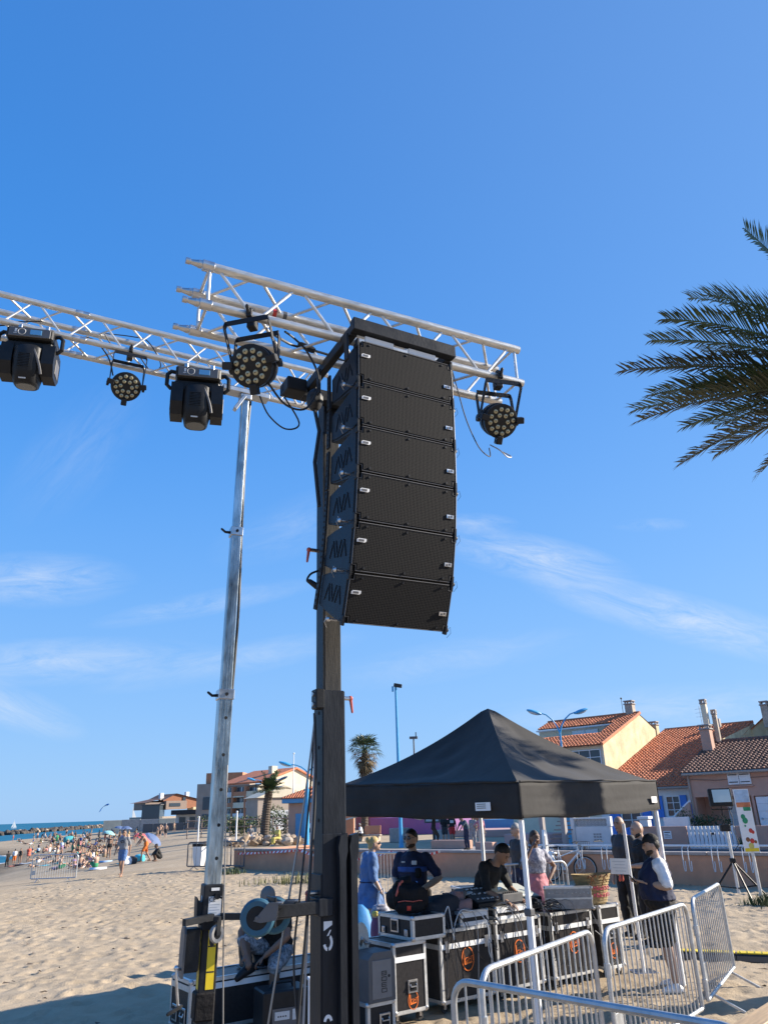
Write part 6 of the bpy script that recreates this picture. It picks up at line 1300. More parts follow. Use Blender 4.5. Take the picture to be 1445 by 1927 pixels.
for k, pts in enumerate(([cf(.55, .0, .99), cf(.58, -.03, 1.06), cf(.61, -.03, .92), cf(.64, -.03, .72), cf(.66, -.03, .86), cf(.76, -.03, 1.0), cf(.9, -.02, .99)], [cf(.9, -.01, .985), cf(1.05, -.02, .96), cf(1.16, -.04, .8), cf(1.14, -.05, .55), cf(1.22, -.05, .38), cf(1.18, -.05, .22)])):
    cable('loose_cable', ['pale cable arching in loops off the low flight case', 'pale cable swinging down in front of the wide flight case'][k], pts, .0065, 'label_gray')
# things behind the cases on the left
t = thing('carrier_bag', 'bright blue carrier bag leaning by the flight cases', 'bag', np.array([-.60, 12.6, 0]), .2)
b = MB(); b.loft([[np.array([w*math.cos(a)*1.0, d*math.sin(a), z]) for a in np.arange(14)*2*PI/14] for z, w, d in ((0, .22, .14), (.25, .27, .17), (.5, .25, .13), (.72, .17, .05), (.80, .08, .03))]); b.build('bag_body', 'carbag_blue', t, 50)
t = thing('water_jug', 'large clear water jug in front of the blue carrier bag', 'bottle', np.array([-.66, 12.2, 0]), 0)
b = MB(); b.lathe([(0, 0), (.10, 0), (.105, .05), (.10, .15), (.105, .3), (.09, .38), (.03, .46), (.028, .5), (0, .5)], n=18); b.build('bottle_body', 'bottle', t); b = MB(); b.cyl((0, 0, .5), (0, 0, .54), .034, n=10); b.build('cap', 'blue_paint', t)
t = thing('shopping_bag', 'purple and floral shopping bag hanging by the blond woman', 'bag', np.array([-.22, 12.1, .0]), .1)
blobmesh('bag_body', 'bag_purple', t, (0, 0, .48), (.16, .10, .30), 31, .15); blobmesh('floral_cloth', 'c_floral', t, (-.02, -.03, .76), (.13, .09, .10), 33, .2); blobmesh('yellow_towel', 'c_yellow_cl', t, (-.10, -.08, .74), (.05, .05, .04), 35, .2); b = MB(); b.tube([(-.08, 0, .75), (-.04, 0, 1.0), (.02, 0, 1.06), (.06, 0, .75)], .012, 6); b.build('strap', 'c_whitecl', t)
t = thing('boot', 'pair of dark hiking boots standing on the long flight case', 'boots', np.array([-1.62, 9.38, .562]), .5)
for x in (-.09, .06):
    b = MB(); b.loft([[np.array([x + cx + rx*math.cos(a), cy + ry*math.sin(a), z]) for a in np.arange(12)*PI/6] for z, cx, cy, rx, ry in ((0, 0, -.05, .048, .145), (.035, 0, -.05, .05, .148), (.08, 0, -.03, .046, .12), (.12, 0, .03, .045, .07), (.22, 0, .045, .05, .06), (.25, 0, .045, .04, .05))]); bo = b.build('boot', 'plastic', t); b = MB(); b.box((x, -.05, .012), (.105, .30, .022), None, .01); b.build('sole', 'plastic_gray', bo)
# paper notice on a thin white pole
pB = V(1186, 1650, 11.5); t = thing('white_pole', 'thin white pole with a paper note and orange tassels beside the two bald men', 'pole', (pB[0], 11.5, 0), .1)
zt_ = V(1168, 1550, 11.5)[2]; b = MB(); b.tube([(0, 0, 0), (0, 0, zt_)], .023, 8); b.build('shaft', 'white_paint', t); b = MB(); b.box((0, 0, .01), (.3, .3, .02), None, .006); b.build('foot_plate', 'steel', t)
zn = V(1155, 1630, 11.5)[2]; b = MB(); b.box((-.155, -.03, zn), (.25, .006, .20), roty(.06)); nt_ = b.build('paper_note', 'white', t)
for k in range(4): b = MB(); b.box((-.155 + .01*(k % 2), -.0345, zn + .06 - .04*k), (.19 - .04*(k % 2), .002, .008), roty(.06)); b.build('written_line', 'label_gray', nt_)
for x in (-.16, -.12): b = MB(); b.limb([(x, -.03, zn - .11), (x - .01, -.03, zn - .17)], [.012, .02], 7); b.build('tassel', 'red_lever', nt_)

# ---------------------------------------------------------------- crowd barriers
def barrier(label, p, q, L=None, bars=None, mt='galv_tube', h=1.1, r=.021, clamp=True, group='crowd barriers'):
    p = np.array([p[0], p[1], p[2] if len(p) > 2 else 0.]); d = np.array([q[0] - p[0], q[1] - p[1], 0]); L = L or np.linalg.norm(d); rz = math.atan2(d[1], d[0])
    t = thing('crowd_barrier', label, 'barrier', p, rz, group); n = bars or int(L/.105); zb = .16; rc = .13
    P = []
    for cx, cz, a0 in ((L - rc, h - rc, 0), (rc, h - rc, PI/2)):
        for k in range(6): a = a0 + PI/2*k/5; P.append((cx + rc*math.cos(a), 0, cz + rc*math.sin(a)))
    b = MB(); b.tube([(L, 0, zb)] + P + [(0, 0, zb)], r, 10, hint=(0, 1, 0)); b.tube([(r, 0, zb + .0), (L - r, 0, zb + .0)], r*.95, 10); b.build('frame', mt, t)
    bm_ = MB(); bm_.tube([(0, 0, zb), (0, 0, h - .012)], .0075, 6); bmm = bm_.mesh('bar', mt)
    for k in range(n): link('bar', bmm, t, (L*(k + 1)/(n + 1), 0, 0))
    for x in (L*.16, L*.84):
        for sg in (-1, 1): b = MB(); b.tube([(x, 0, zb), (x, sg*.30, 0.015)], r*.8, 4); b.build('leg', mt, t)
    if clamp:
        for x, z in ((0, .30), (0, .80)): b = MB(); b.tube([(x, 0, z - .05), (x, 0, z + .05)], r*1.4, 10); b.build('hinge_sleeve', mt, t)
        b = MB(); b.box((.10, -.004, .40), (.14, .008, .17), None, .002); b.build('metal_plate', mt, t)
    return t
barrier('nearest crowd barrier with a bluish top rail running out at the bottom edge', (.335, 5.45), (1.62, 4.12))
barrier('crowd barrier standing in front of the flight cases and near tent leg', (.535, 5.67), (1.655, 7.24))
barrier('crowd barrier in front of the man with the black cap', (1.755, 7.24), (3.04, 8.82))
barrier('crowd barrier turned away at the right beside bare sand', (3.22, 9.14), (4.18, 10.75), bars=15)
pb = [GT(57, 1662), GT(143, 1654)]; barrier('lone crowd barrier on the open beach before the bathers', pb[0], pb[1], r=.024)
barrier('crowd barrier half hidden behind the galvanised mast, left part', (-9.0, 35.2), (-6.95, 34.4), bars=9, mt='plastic_gray', clamp=False, r=.028)
barrier('crowd barrier leaning against the left end of the low wall', (-8.3, 36.2), (-6.3, 33.9), bars=10, mt='plastic_gray', clamp=False, r=.028)
barrier('crowd barrier standing between the blond woman and the low wall', (-.9, 21.5), (.1, 20.9), L=1.3, clamp=False, r=.028)
barrier('crowd barrier behind the man at the mixing desk', (1.7, 15.2), (3.3, 15.9), bars=17, clamp=False)
t = thing('waste_bag_stand', 'black lidded bin with white liner hung inside the barrier by the mast', 'bin', (-8.55, 35.5, 0), -.4)
b = MB(); b.box((0, 0, .98), (.55, .4, .12), None, .02); b.build('lid', 'plastic', t); b = MB(); b.loft([[np.array([w*x, w*y*.8, z]) for x, y in ((-1, -1), (1, -1), (1, 1), (-1, 1))] for z, w in ((.12, .16), (.5, .23), (.92, .24))]); b.build('liner', 'white', t)
# yellow and black cable ramp
pA = np.array([3.9, 12.62, 0]); pQ = np.array([8.5, 10.55, 0]); d = pQ - pA; L = np.linalg.norm(d); t = thing('cable_ramp', 'yellow and black cable protector lying across the sand on the right', 'cable ramp', pA, math.atan2(d[1], d[0]))
rm = MB(); rm.prism([(-.20, 0), (.20, 0), (.07, .07), (-.07, .07)], -.245, .245, O=(0, 0, 0), X=(0, 1, 0), Y=(0, 0, 1)); rmm = rm.mesh('ramp_segment', 'rubber', 0); ym = MB(); ym.box((0, .02, .078), (.47, .17, .016), None, .004); ymm = ym.mesh('yellow_lid', 'yellow')
gm = MB()
for k in range(5): gm.box((-.19 + .095*k, .02, .088), (.012, .14, .008))
gmm = gm.mesh('lid_groove', 'yellow_dirty')
for k in range(int(L/.5)): s_ = link('ramp_segment', rmm, t, (.25 + .5*k, 0, 0)); link('yellow_lid', ymm, s_); link('lid_groove', gmm, s_)
# wooden plank end in the corner
b1, b2 = G(1372, 1930, .95), G(1452, 1880, .95); dd = b2 - b1
t = thing('wooden_board', 'bare wooden plank platform corner at the bottom right', 'board', b1*np.array([1, 1, 0]), math.atan2(dd[1], dd[0]))
for k in range(4): b = MB(); b.box((.35, -.07 - .145*k, .93), (1.7, .14, .04), None, .004); b.build('plank', 'wood_board', t)
for x in (-.3, 1.0): b = MB(); b.box((x, -.28, .455), (.06, .5, .905), None, .005); b.build('trestle', 'wood_board', t)

# ---------------------------------------------------------------- floodlight tripod, advertising blade
tb = np.array([7.80, 19.0, 0]); t = thing('floodlight_stand', 'black tripod with a square work floodlight in front of the white gate', 'floodlight', tb, 0)
b = MB(); b.tube([(0, 0, .12), (0, 0, 1.5)], .035, 8); b.build('pole', 'alu_weld', t); b = MB(); b.tube([(-.03, 0, 1.5), (-.03, 0, 1.98)], .014, 6); b.build('inner_pole', 'plastic', t)
for a in (2.9, -.15, -1.55): b = MB(); b.tube([(0, 0, .78), (.62*math.cos(a), .62*math.sin(a), 0.02)], .022, 6); b.build('leg', 'plastic', t); b = MB(); b.tube([(0, 0, .22), (.40*math.cos(a), .40*math.sin(a), .27)], .016, 5); b.build('leg_brace', 'plastic', t)
b = MB(); b.box((0, 0, .80), (.11, .11, .10), None, .01); b.build('hub', 'plastic', t)
R = rotz(-.15) @ rotx(-.08); b = MB(); b.box((-.05, -.08, 2.16), (.52, .12, .40), R, .02); hd = b.build('lamp_head', 'plastic', t); b = MB(); b.box(np.array([-.05, -.08, 2.18]) + R @ np.array([.02, -.064, .01]), (.40, .01, .28), R); b.build('lamp_glass', mat('flood_glass', (.42, .55, .60), .12), hd)
b = MB(); b.tube([(-.30, -.05, 2.1), (-.28, -.03, 1.9), (.20, -.03, 1.9), (.22, -.06, 2.1)], .014, 5); b.build('bracket', 'plastic', t); b = MB(); b.box((-.05, -.04, 1.5), (.22, .14, .16), None, .02); b.build('junction_box', 'plastic', t)
b = MB(); b.tube([(.12, -.04, 1.95), (.16, -.06, 1.7), (.13, -.06, 1.4), (.2, -.06, 1.15), (.06, -.05, 1.0)], .009, 5); b.tube([(-.12, -.05, 1.8), (-.05, -.08, 1.65), (-.1, -.06, 1.58)], .010, 5); b.build('cable', 'cable_black', t)
sb = np.array([7.90, 18.1, 0]); t = thing('advertising_sign', 'tall narrow advertising board with fruit pictures on a pale post', 'sign', sb, -.05)
b = MB(); b.tube([(0, 0, 0), (0, 0, 1.02)], .035, 8); b.build('post', 'alu_weld', t); b = MB(); b.box((0, 0, 1.66), (.33, .03, 1.32)); bd = b.build('board', 'white', t)
for (x, z, w, h_, mt) in ((0, 2.17, .31, .26, 'c_paleblue'), (0, 1.99, .31, .10, 'tile_red'), (.06, 1.90, .16, .08, 'c_green'), (0, 1.06, .30, .07, 'yellow')): b = MB(); b.box((x, -.017, z), (w, .004, h_)); b.build('print', mt, bd)
for k, (x, z, r, mt) in enumerate(((-.06, 1.74, .05, 'c_green'), (-.03, 1.66, .06, 'c_green'), (.05, 1.45, .045, 'red'), (.09, 1.42, .035, 'red'), (-.05, 1.27, .045, 'leather'), (.04, 1.24, .05, 'red'), (.11, 1.22, .03, 'leather'), (-.05, 1.55, .02, 'c_green'), (0, 1.14, .06, 'c_yellow_cl'))): b = MB(); b.ell((x, -.018, z), (r, .004, r*1.1), nu=10, nv=6); b.build('fruit_picture', mt, bd)

# ---------------------------------------------------------------- bicycle with child seat
bp_ = G(1072, 1660); t = thing('bicycle', 'white framed bicycle with a pale child seat leaning on the bike rail', 'bicycle', bp_ + np.array([0, .15, 0]), WRZ + .05, R=rotz(WRZ + .25) @ rotx(-.06))
for x in (-.52, .52):
    b = MB(); b.tube([(x + .33*math.cos(a), 0, .345 + .33*math.sin(a)) for a in np.arange(24)*2*PI/24], .021, 6, closed=True, hint=(0, 1, 0)); w = b.build('wheel', 'rubber', t); b = MB(); b.tube([(x + .30*math.cos(a), 0, .345 + .30*math.sin(a)) for a in np.arange(24)*2*PI/24], .010, 5, closed=True, hint=(0, 1, 0)); b.build('rim', 'alu_weld', w)
    b = MB()
    for k in range(12): a = k*PI/6; b.tube([(x, .02*(-1)**k, .345), (x + .295*math.cos(a), 0, .345 + .295*math.sin(a))], .0035, 3)
    b.build('spokes', 'steel', w)['kind'] = 'stuff'
b = MB()
for p, q, r in (((-.10, 0, .32), (.40, 0, .80), .030), ((-.10, 0, .32), (-.24, 0, .86), .020), ((-.10, 0, .32), (-.52, 0, .345), .013), ((-.22, 0, .75), (-.52, 0, .345), .012), ((-.2, 0, .68), (.38, 0, .86), .019), ((.36, 0, .95), (.43, 0, .70), .024), ((.43, .05, .70), (.52, .05, .345), .014), ((.43, -.05, .70), (.52, -.05, .345), .014)): b.tube([p, q], r, 7)
b.build('frame', 'white_paint', t)
b = MB(); b.tube([(.36, 0, .95), (.33, 0, 1.06)], .016, 6); b.tube([(.28, -.30, 1.05), (.36, -.14, 1.08), (.33, 0, 1.07), (.36, .14, 1.08), (.28, .30, 1.05)], .014, 6); b.build('handlebar', 'plastic', t)
b = MB(); b.ell((-.27, 0, .92), (.14, .085, .045), nu=10, nv=6); b.build('saddle', 'plastic', t); b = MB(); b.tube([(-.1 + .10*math.cos(a), .04, .32 + .10*math.sin(a)) for a in np.arange(14)*2*PI/14], .008, 4, closed=True, hint=(0, 1, 0)); b.tube([(-.1, .06, .32), (-.02, .1, .18)], .012, 5); b.tube([(-.1, -.06, .32), (-.18, -.1, .46)], .012, 5); b.build('crankset', 'steel', t)
b = MB(); b.box((.56, 0, .98), (.28, .34, .02)); 
for y in (-.17, .17): b.tube([(.42, y, 1.08), (.70, y, 1.08), (.68, y*.8, .88), (.44, y*.8, .88)], .008, 4)
for k in range(6): b.tube([(.42 + .056*k, -.17, 1.08), (.42 + .05*k, -.13, .88), (.42 + .05*k, .13, .88), (.42 + .056*k, .17, 1.08)], .005, 4)
b.build('wire_basket', 'plastic_gray', t)
cs = thing('child_seat', None, None, (-.62, 0, .80), 0); cs.parent = t
b = MB(); b.loft([[np.array([x + .0, y*w, z]) for y, x in ((-1, .05), (-.8, -.03), (-.3, -.06), (.3, -.06), (.8, -.03), (1, .05), (.7, .0), (-.7, .0))] for z, w in ((-.05, .16), (.12, .18), (.36, .18), (.52, .16), (.62, .10))]); b.box((.14, 0, -.03), (.34, .32, .06), None, .025); b.build('seat_shell', 'white', cs, 50)
for y in (-.15, .15): b = MB(); b.limb([(.16, y, -.02), (.26, y, -.22), (.28, y, -.42)], [.05, .05, .04], 8); b.build('leg_guard', 'white', cs)
b = MB(); b.box((-.005, 0, .26), (.02, .22, .4), None, .01); b.build('padding', 'plastic_gray', cs)
for k, (px, lb) in enumerate(((1018, 'dark bicycle partly hidden behind the woman with the floral top'), (1122, 'second dark bicycle leaning on the rail to the right of the child seat'))):
    p = G(px, 1655); t = thing('bicycle', lb, 'bicycle', p + np.array([0, .3, 0]), WRZ, R=rotz(WRZ - .3*k + .2) @ rotx(-.05))
    for x in (-.52, .52): b = MB(); b.tube([(x + .33*math.cos(a), 0, .345 + .33*math.sin(a)) for a in np.arange(20)*2*PI/20], .020, 6, closed=True, hint=(0, 1, 0)); b.build('wheel', 'rubber', t)
    b = MB()
    for p_, q, r in (((-.10, 0, .32), (.40, 0, .80), .022), ((-.10, 0, .32), (-.24, 0, .86), .020), ((-.10, 0, .32), (-.52, 0, .345), .013), ((-.22, 0, .75), (-.52, 0, .345), .012), ((.36, 0, .95), (.52, 0, .345), .018)): b.tube([p_, q], r, 6)
    b.build('frame', 'plastic', t); b = MB(); b.tube([(.28, -.28, 1.03), (.34, 0, 1.05), (.28, .28, 1.03)], .014, 5); b.build('handlebar', 'plastic', t); b = MB(); b.ell((-.27, 0, .9), (.13, .08, .04), nu=8, nv=5); b.build('saddle', 'plastic', t)
for s_, lb in ((23.2, 'black tyre bicycle frame hanging on the rail behind the capped man, left'), (25.2, 'row of black bicycle racks hanging from the rail near the floodlight')):
    t = thing('bike_rack', lb, 'bike rack', wp(s_, -.42, 0), WRZ); b = MB(); b.tube([(-.7, 0, .80), (.5, 0, .80), (.7, 0, .70), (.72, 0, .45), (.6, 0, .36), (-.7, 0, .36)], .03, 6); b.build('frame', 'rubber', t)

# ---------------------------------------------------------------- vegetation
def frond(mb, C, tip, rise, nl=58, wl=.40, seed=0, droop=.25, lw=.017, mi=0):
    rg = np.random.default_rng(seed); C = np.asarray(C, float); tip = np.asarray(tip, float); L = np.linalg.norm(tip - C); mid = (C + tip)/2 + np.array([0, 0, rise*L])
    def bz(t): return C*(1 - t)**2 + 2*mid*t*(1 - t) + tip*t*t
    P = [bz(k/14) for k in range(15)]; mb.tube(P, [.035*(1 - .88*k/14) for k in range(15)], 5, mi=mi)
    side = unit(np.cross(tip - C, np.array([0, 0, 1.])))
    for k in range(nl):
        t = .10 + .90*(k + rg.uniform(-.3, .3))/nl; t = min(t, .998); p = bz(t); T = unit(bz(min(1, t + .02)) - bz(t - .02)); up = unit(np.cross(side, T))
        ln = wl*(.55 + .75*math.sin(PI*min(1, .18 + t*.78)))*rg.uniform(.8, 1.12)*(1 - .35*max(0, t - .8)*5*.6)
        for sg in (-1, 1):
            fw = rg.uniform(.55, .85) + .5*t; d = unit(side*sg*1.0 + T*fw + up*rg.uniform(.18, .55)); e1 = p + d*ln*.55; d2 = unit(d + np.array([0, 0, -droop*rg.uniform(.3, 1.3)])); e2 = e1 + d2*ln*.45
            wv = unit(np.cross(d, up))*lw; o = [p - wv*.5, p + wv*.5, e1 + wv, e1 - wv, e2]; mb.add(o, [(0, 1, 2, 3), (3, 2, 4)], mi)
def palm_trunk(par, h, r0, r1, bend=(0, 0), rings=26, mt='trunk'):
    b = MB(); pts = []; rr = []
    for k in range(rings*2 + 1):
        q = k/(rings*2); pts.append((bend[0]*q*q, bend[1]*q*q, h*q)); rr.append((r0 + (r1 - r0)*q)*(1.06 if k % 2 else .94) + (.12*r0 if q < .04 else 0))
    b.tube(pts, rr, 12); return b.build('trunk', mt, par, 20)
PC = np.array([8.5, 10.6, 8.2]); t = thing('palm_tree', 'large date palm reaching in from the right edge of the view', 'palm tree', (PC[0], PC[1], 0))
palm_trunk(t, PC[2] - .1, .26, .22); spec = []
for tip_px, Y, rise in (((1400, 430), 11.0, .10), ((1252, 600), 11.3, .17), ((1298, 560), 12.4, .19), ((1170, 697), 11.6, .12), ((1205, 790), 11.0, .15), ((1225, 640), 12.0, .15), ((1195, 770), 12.3, .10), ((1282, 872), 11.4, .16), ((1432, 888), 11.2, .22), ((1300, 735), 10.9, .06), ((1320, 660), 12.9, .12), ((1350, 800), 12.7, .13), ((1330, 555), 12.0, .2), ((1262, 690), 12.6, .13), ((1226, 742), 11.5, .13), ((1290, 802), 11.8, .13), ((1385, 585), 11.4, .18), ((1352, 852), 12.2, .15)): spec.append((V(tip_px[0], tip_px[1], Y) - np.array([PC[0], PC[1], 0]), rise))
for k in range(34):
    a = random.uniform(-1.5, 1.35); el = random.uniform(-.5, 1.2); L = random.uniform(3.0, 3.8); spec.append((np.array([L*math.cos(a)*math.cos(el), L*math.sin(a)*math.cos(el), PC[2] + L*math.sin(el) - .4]), .15))
for k, (tp, rise) in enumerate(spec):
    b = MB(); frond(b, (0, 0, PC[2]), tp, rise, 84 if k < 18 else 60, .54, k, .34, .019 if k < 18 else .024, 0); b.build('frond', 'frond_olive' if tp[2] < PC[2] - .1 or k % 5 == 3 else 'frond', t, 0)
# ragged palm on the left
pp = G(497, 1590); Yp = pp[1]; ht = V(503, 1488, Yp)[2]; bx = V(506, 1488, Yp)[0] - V(496, 1590, Yp)[0]
t = thing('palm_tree', 'ragged leaning palm with few short fronds beside the cream gable', 'palm tree', (pp[0], pp[1], 0)); palm_trunk(t, ht, .36, .30, (bx, 0), 22)
for k in range(26):
    a = k*2.4; el = random.uniform(-.15, 1.25); L = random.uniform(.8, 1.75); b = MB(); c = np.array([bx, 0, ht]); frond(b, c, c + np.array([L*math.cos(a)*math.cos(el), L*math.sin(a)*math.cos(el), L*math.sin(el) - .1]), .12, 16, .55, 100 + k, .4, .05); b.build('frond', 'frond' if k % 4 else 'frond_dry', t, 0)
# fan palm with a skirt of dry leaves
Yq = 75.; hq = V(688, 1412, Yq)[2]; pq = V(686, 1550, Yq)
t = thing('palm_tree', 'fan palm with a shaggy skirt of dry leaves rising behind the tent', 'palm tree', (pq[0], Yq, 0)); palm_trunk(t, hq, .35, .3, (.15, 0), 30)
def fan(mb, c, d, L, seed):
    rg = np.random.default_rng(seed); d = unit(d); sd = unit(np.cross(d, (0, 0, 1.)) + 1e-3); up = np.cross(sd, d); h = c + d*L*.5; mb.tube([c, h], .03, 4)
    for k in range(13):
        a = -1.45 + 2.9*k/12; e = unit(d*math.cos(a) + sd*math.sin(a) + up*rg.uniform(-.1, .15)); w = np.cross(e, up)*.055; m_ = h + e*L*.32; z = h + e*L*rg.uniform(.5, .66) + np.array([0, 0, -.16*L]); mb.add([h, m_ + w, z, m_ - w], [(0, 1, 2, 3)])
for k in range(60):
    a = k*2.399; q = k/60; el = 1.25 - 2.9*q; c = np.array([.15, 0, hq - 2.2*max(0, q - .45)]); b = MB(); fan(b, c, np.array([math.cos(a)*math.cos(el), math.sin(a)*math.cos(el), math.sin(el)]), random.uniform(1.5, 2.1) if q < .5 else random.uniform(1.1, 1.7), 300 + k); b.build('fan_leaf', 'frond' if q < .5 else 'frond_dry', t, 0)
# grass tufts and shrubs
def tuft(name, label, c, w, d, h, n, mt, cat='grass', kind='stuff'):
    b = MB()
    for k in range(n):
        x = random.gauss(0, w/2.6); y = random.gauss(0, d/2.6); a = random.uniform(0, 6.3); l = h*random.uniform(.5, 1.1)*math.exp(-(x/w)**2); t_ = random.uniform(.1, .5); q = np.array([math.cos(a), math.sin(a), 0]); p = np.array([x, y, 0]); s_ = np.array([-q[1], q[0], 0])*.012
        b.add([p - s_, p + s_, p + q*l*t_*.4 + np.array([0, 0, l*.6]) + s_*.7, p + q*l*t_*.4 + np.array([0, 0, l*.6]) - s_*.7, p + q*l*t_ + np.array([0, 0, l])], [(0, 1, 2, 3), (3, 2, 4)])
    return tag(b.build(name, mt, None, 0, loc=c), label, cat, kind=kind)
tuft('dry_grass', 'tuft of dry yellowish grass at the foot of the low wall', G(572, 1662), 2.6, .6, .36, 380, 'dry_grass')
tuft('weeds', 'small dark green weeds by the left end of the wall', G(437, 1645), .7, .5, .3, 160, 'leaf')
tuft('weeds', 'weeds on the sand at the foot of the advertising sign', G(1443, 1703), .6, .4, .25, 200, 'leaf')
tuft('weeds', 'little weeds against the wall behind the crowd barrier', wp(22.6, -.35), .5, .2, .3, 120, 'leaf')
def shrub(label, c, w, h, n=900, mt='leaf', leaf=.16, name='shrub'):
    t = thing(name, label, 'shrub', c); b = MB(); b.tube([(0, 0, 0), (0, 0, h*.5)], .05, 5); b.build('stem', 'trunk', t); b = MB(); rg = np.random.default_rng(int(abs(c[0]*100)) + 7); K = rg.normal(size=(7, 3))*np.array([w*.30, w*.2, h*.2]) + np.array([0, 0, h*.5])
    for k in range(n):
        q = K[k % 7]; d = unit(rg.normal(size=3)); p = q + d*np.array([w*.24, w*.2, h*.30])*rg.uniform(.5, 1.05); p[2] = max(p[2], .05); u = unit(rg.normal(size=3)); v = unit(np.cross(u, rg.normal(size=3))); l = leaf*rg.uniform(.6, 1.2); b.add([p, p + u*l*.5 + v*l*.22, p + u*l, p + u*l*.5 - v*l*.22], [(0, 1, 2, 3)])
    b.build('foliage', mt, t, 0); return t
shrub('bright green shrub behind the palm trunk before the cream gable', V(535, 1575, 95)*np.array([1, 1, 0]), 5.5, 3.0, 1500, leaf=.35)
shrub('low green hedge plants left of the palm trunk', V(460, 1575, 92)*np.array([1, 1, 0]), 7.0, 2.4, 1500, leaf=.35)
shrub('ornamental grass bush next to the left palm', V(512, 1582, 64)*np.array([1, 1, 0]), 1.6, 1.3, 500, leaf=.2)
shrub('dark potted shrub in front of the recessed garage', GO + RW @ hp(2.75, 2.6, .75), 1.5, 1.7, 700, leaf=.14)
shrub('dark leafy plant beside the stair parapet of the pink house', GO + RW @ hp(3.2, 2.9, .75), 1.3, 1.5, 700, leaf=.14)
t = thing('cactus', 'spiky dark plant by the white gate post', 'plant', GO + RW @ hp(4.95, -.25, .75)); 
for k in range(9): a = k*.7; b = MB(); b.limb([(0, 0, .02), (.14*math.cos(a), .14*math.sin(a), .45 + .1*math.sin(k))], [.04, .02], 6); b.build('leaf', 'leaf', t)
# ---------------------------------------------------------------- people
# A figure is laid out as joints (facing +Y, 1.75 m tall); flesh, clothes and hair are grown over them as closed lofts and fused by a voxel remesh.
STAND = dict(pel=(0, 0, .94), wai=(0, .0, 1.10), che=(0, .0, 1.29), nek=(0, -.015, 1.475), hed=(0, .03, 1.625),
             shL=(-.165, -.01, 1.385), elL=(-.215, -.03, 1.12), wrL=(-.235, .05, .885), shR=(.165, -.01, 1.385), elR=(.215, -.03, 1.12), wrR=(.235, .05, .885),
             hpL=(-.09, 0, .91), knL=(-.105, .03, .50), anL=(-.11, -.02, .085), hpR=(.09, 0, .91), knR=(.105, .03, .50), anR=(.11, -.02, .085))
PEND = []; CLOTH = {'shirt', 'shorts', 'trousers', 'skirt', 'tunic', 'sleeve'}; FOLD = bpy.data.textures.new('folds', 'CLOUDS'); FOLD.noise_scale = .085; FOLD.noise_depth = 1
def fuse(name, mb, mt, parent, vox, loc=None):
    o = mb.build(name, mt, parent, 0, loc=loc); m = o.modifiers.new('fuse', 'REMESH'); m.mode = 'VOXEL'; m.voxel_size = vox; m.use_smooth_shade = True
    if name in CLOTH:
        d = o.modifiers.new('folds', 'DISPLACE'); d.texture = FOLD; d.texture_coords = 'LOCAL'; d.strength = .030; d.mid_level = .5
    s = o.modifiers.new('relax', 'SMOOTH'); s.iterations = 2; s.factor = .5; PEND.append(o); return o
def bake():
    bpy.context.view_layer.update(); dg = bpy.context.evaluated_depsgraph_get(); dn = {}
    for o in PEND:
        if o.data.name in dn: o.data = dn[o.data.name]
    out = [(o, bpy.data.meshes.new_from_object(o.evaluated_get(dg))) for o in PEND]
    for o, me in out: nm = o.data.name; o.modifiers.clear(); o.data = me; me.name = nm; me.shade_smooth()
    PEND.clear()
def lerp(a, b, t): return a*(1 - t) + b*t
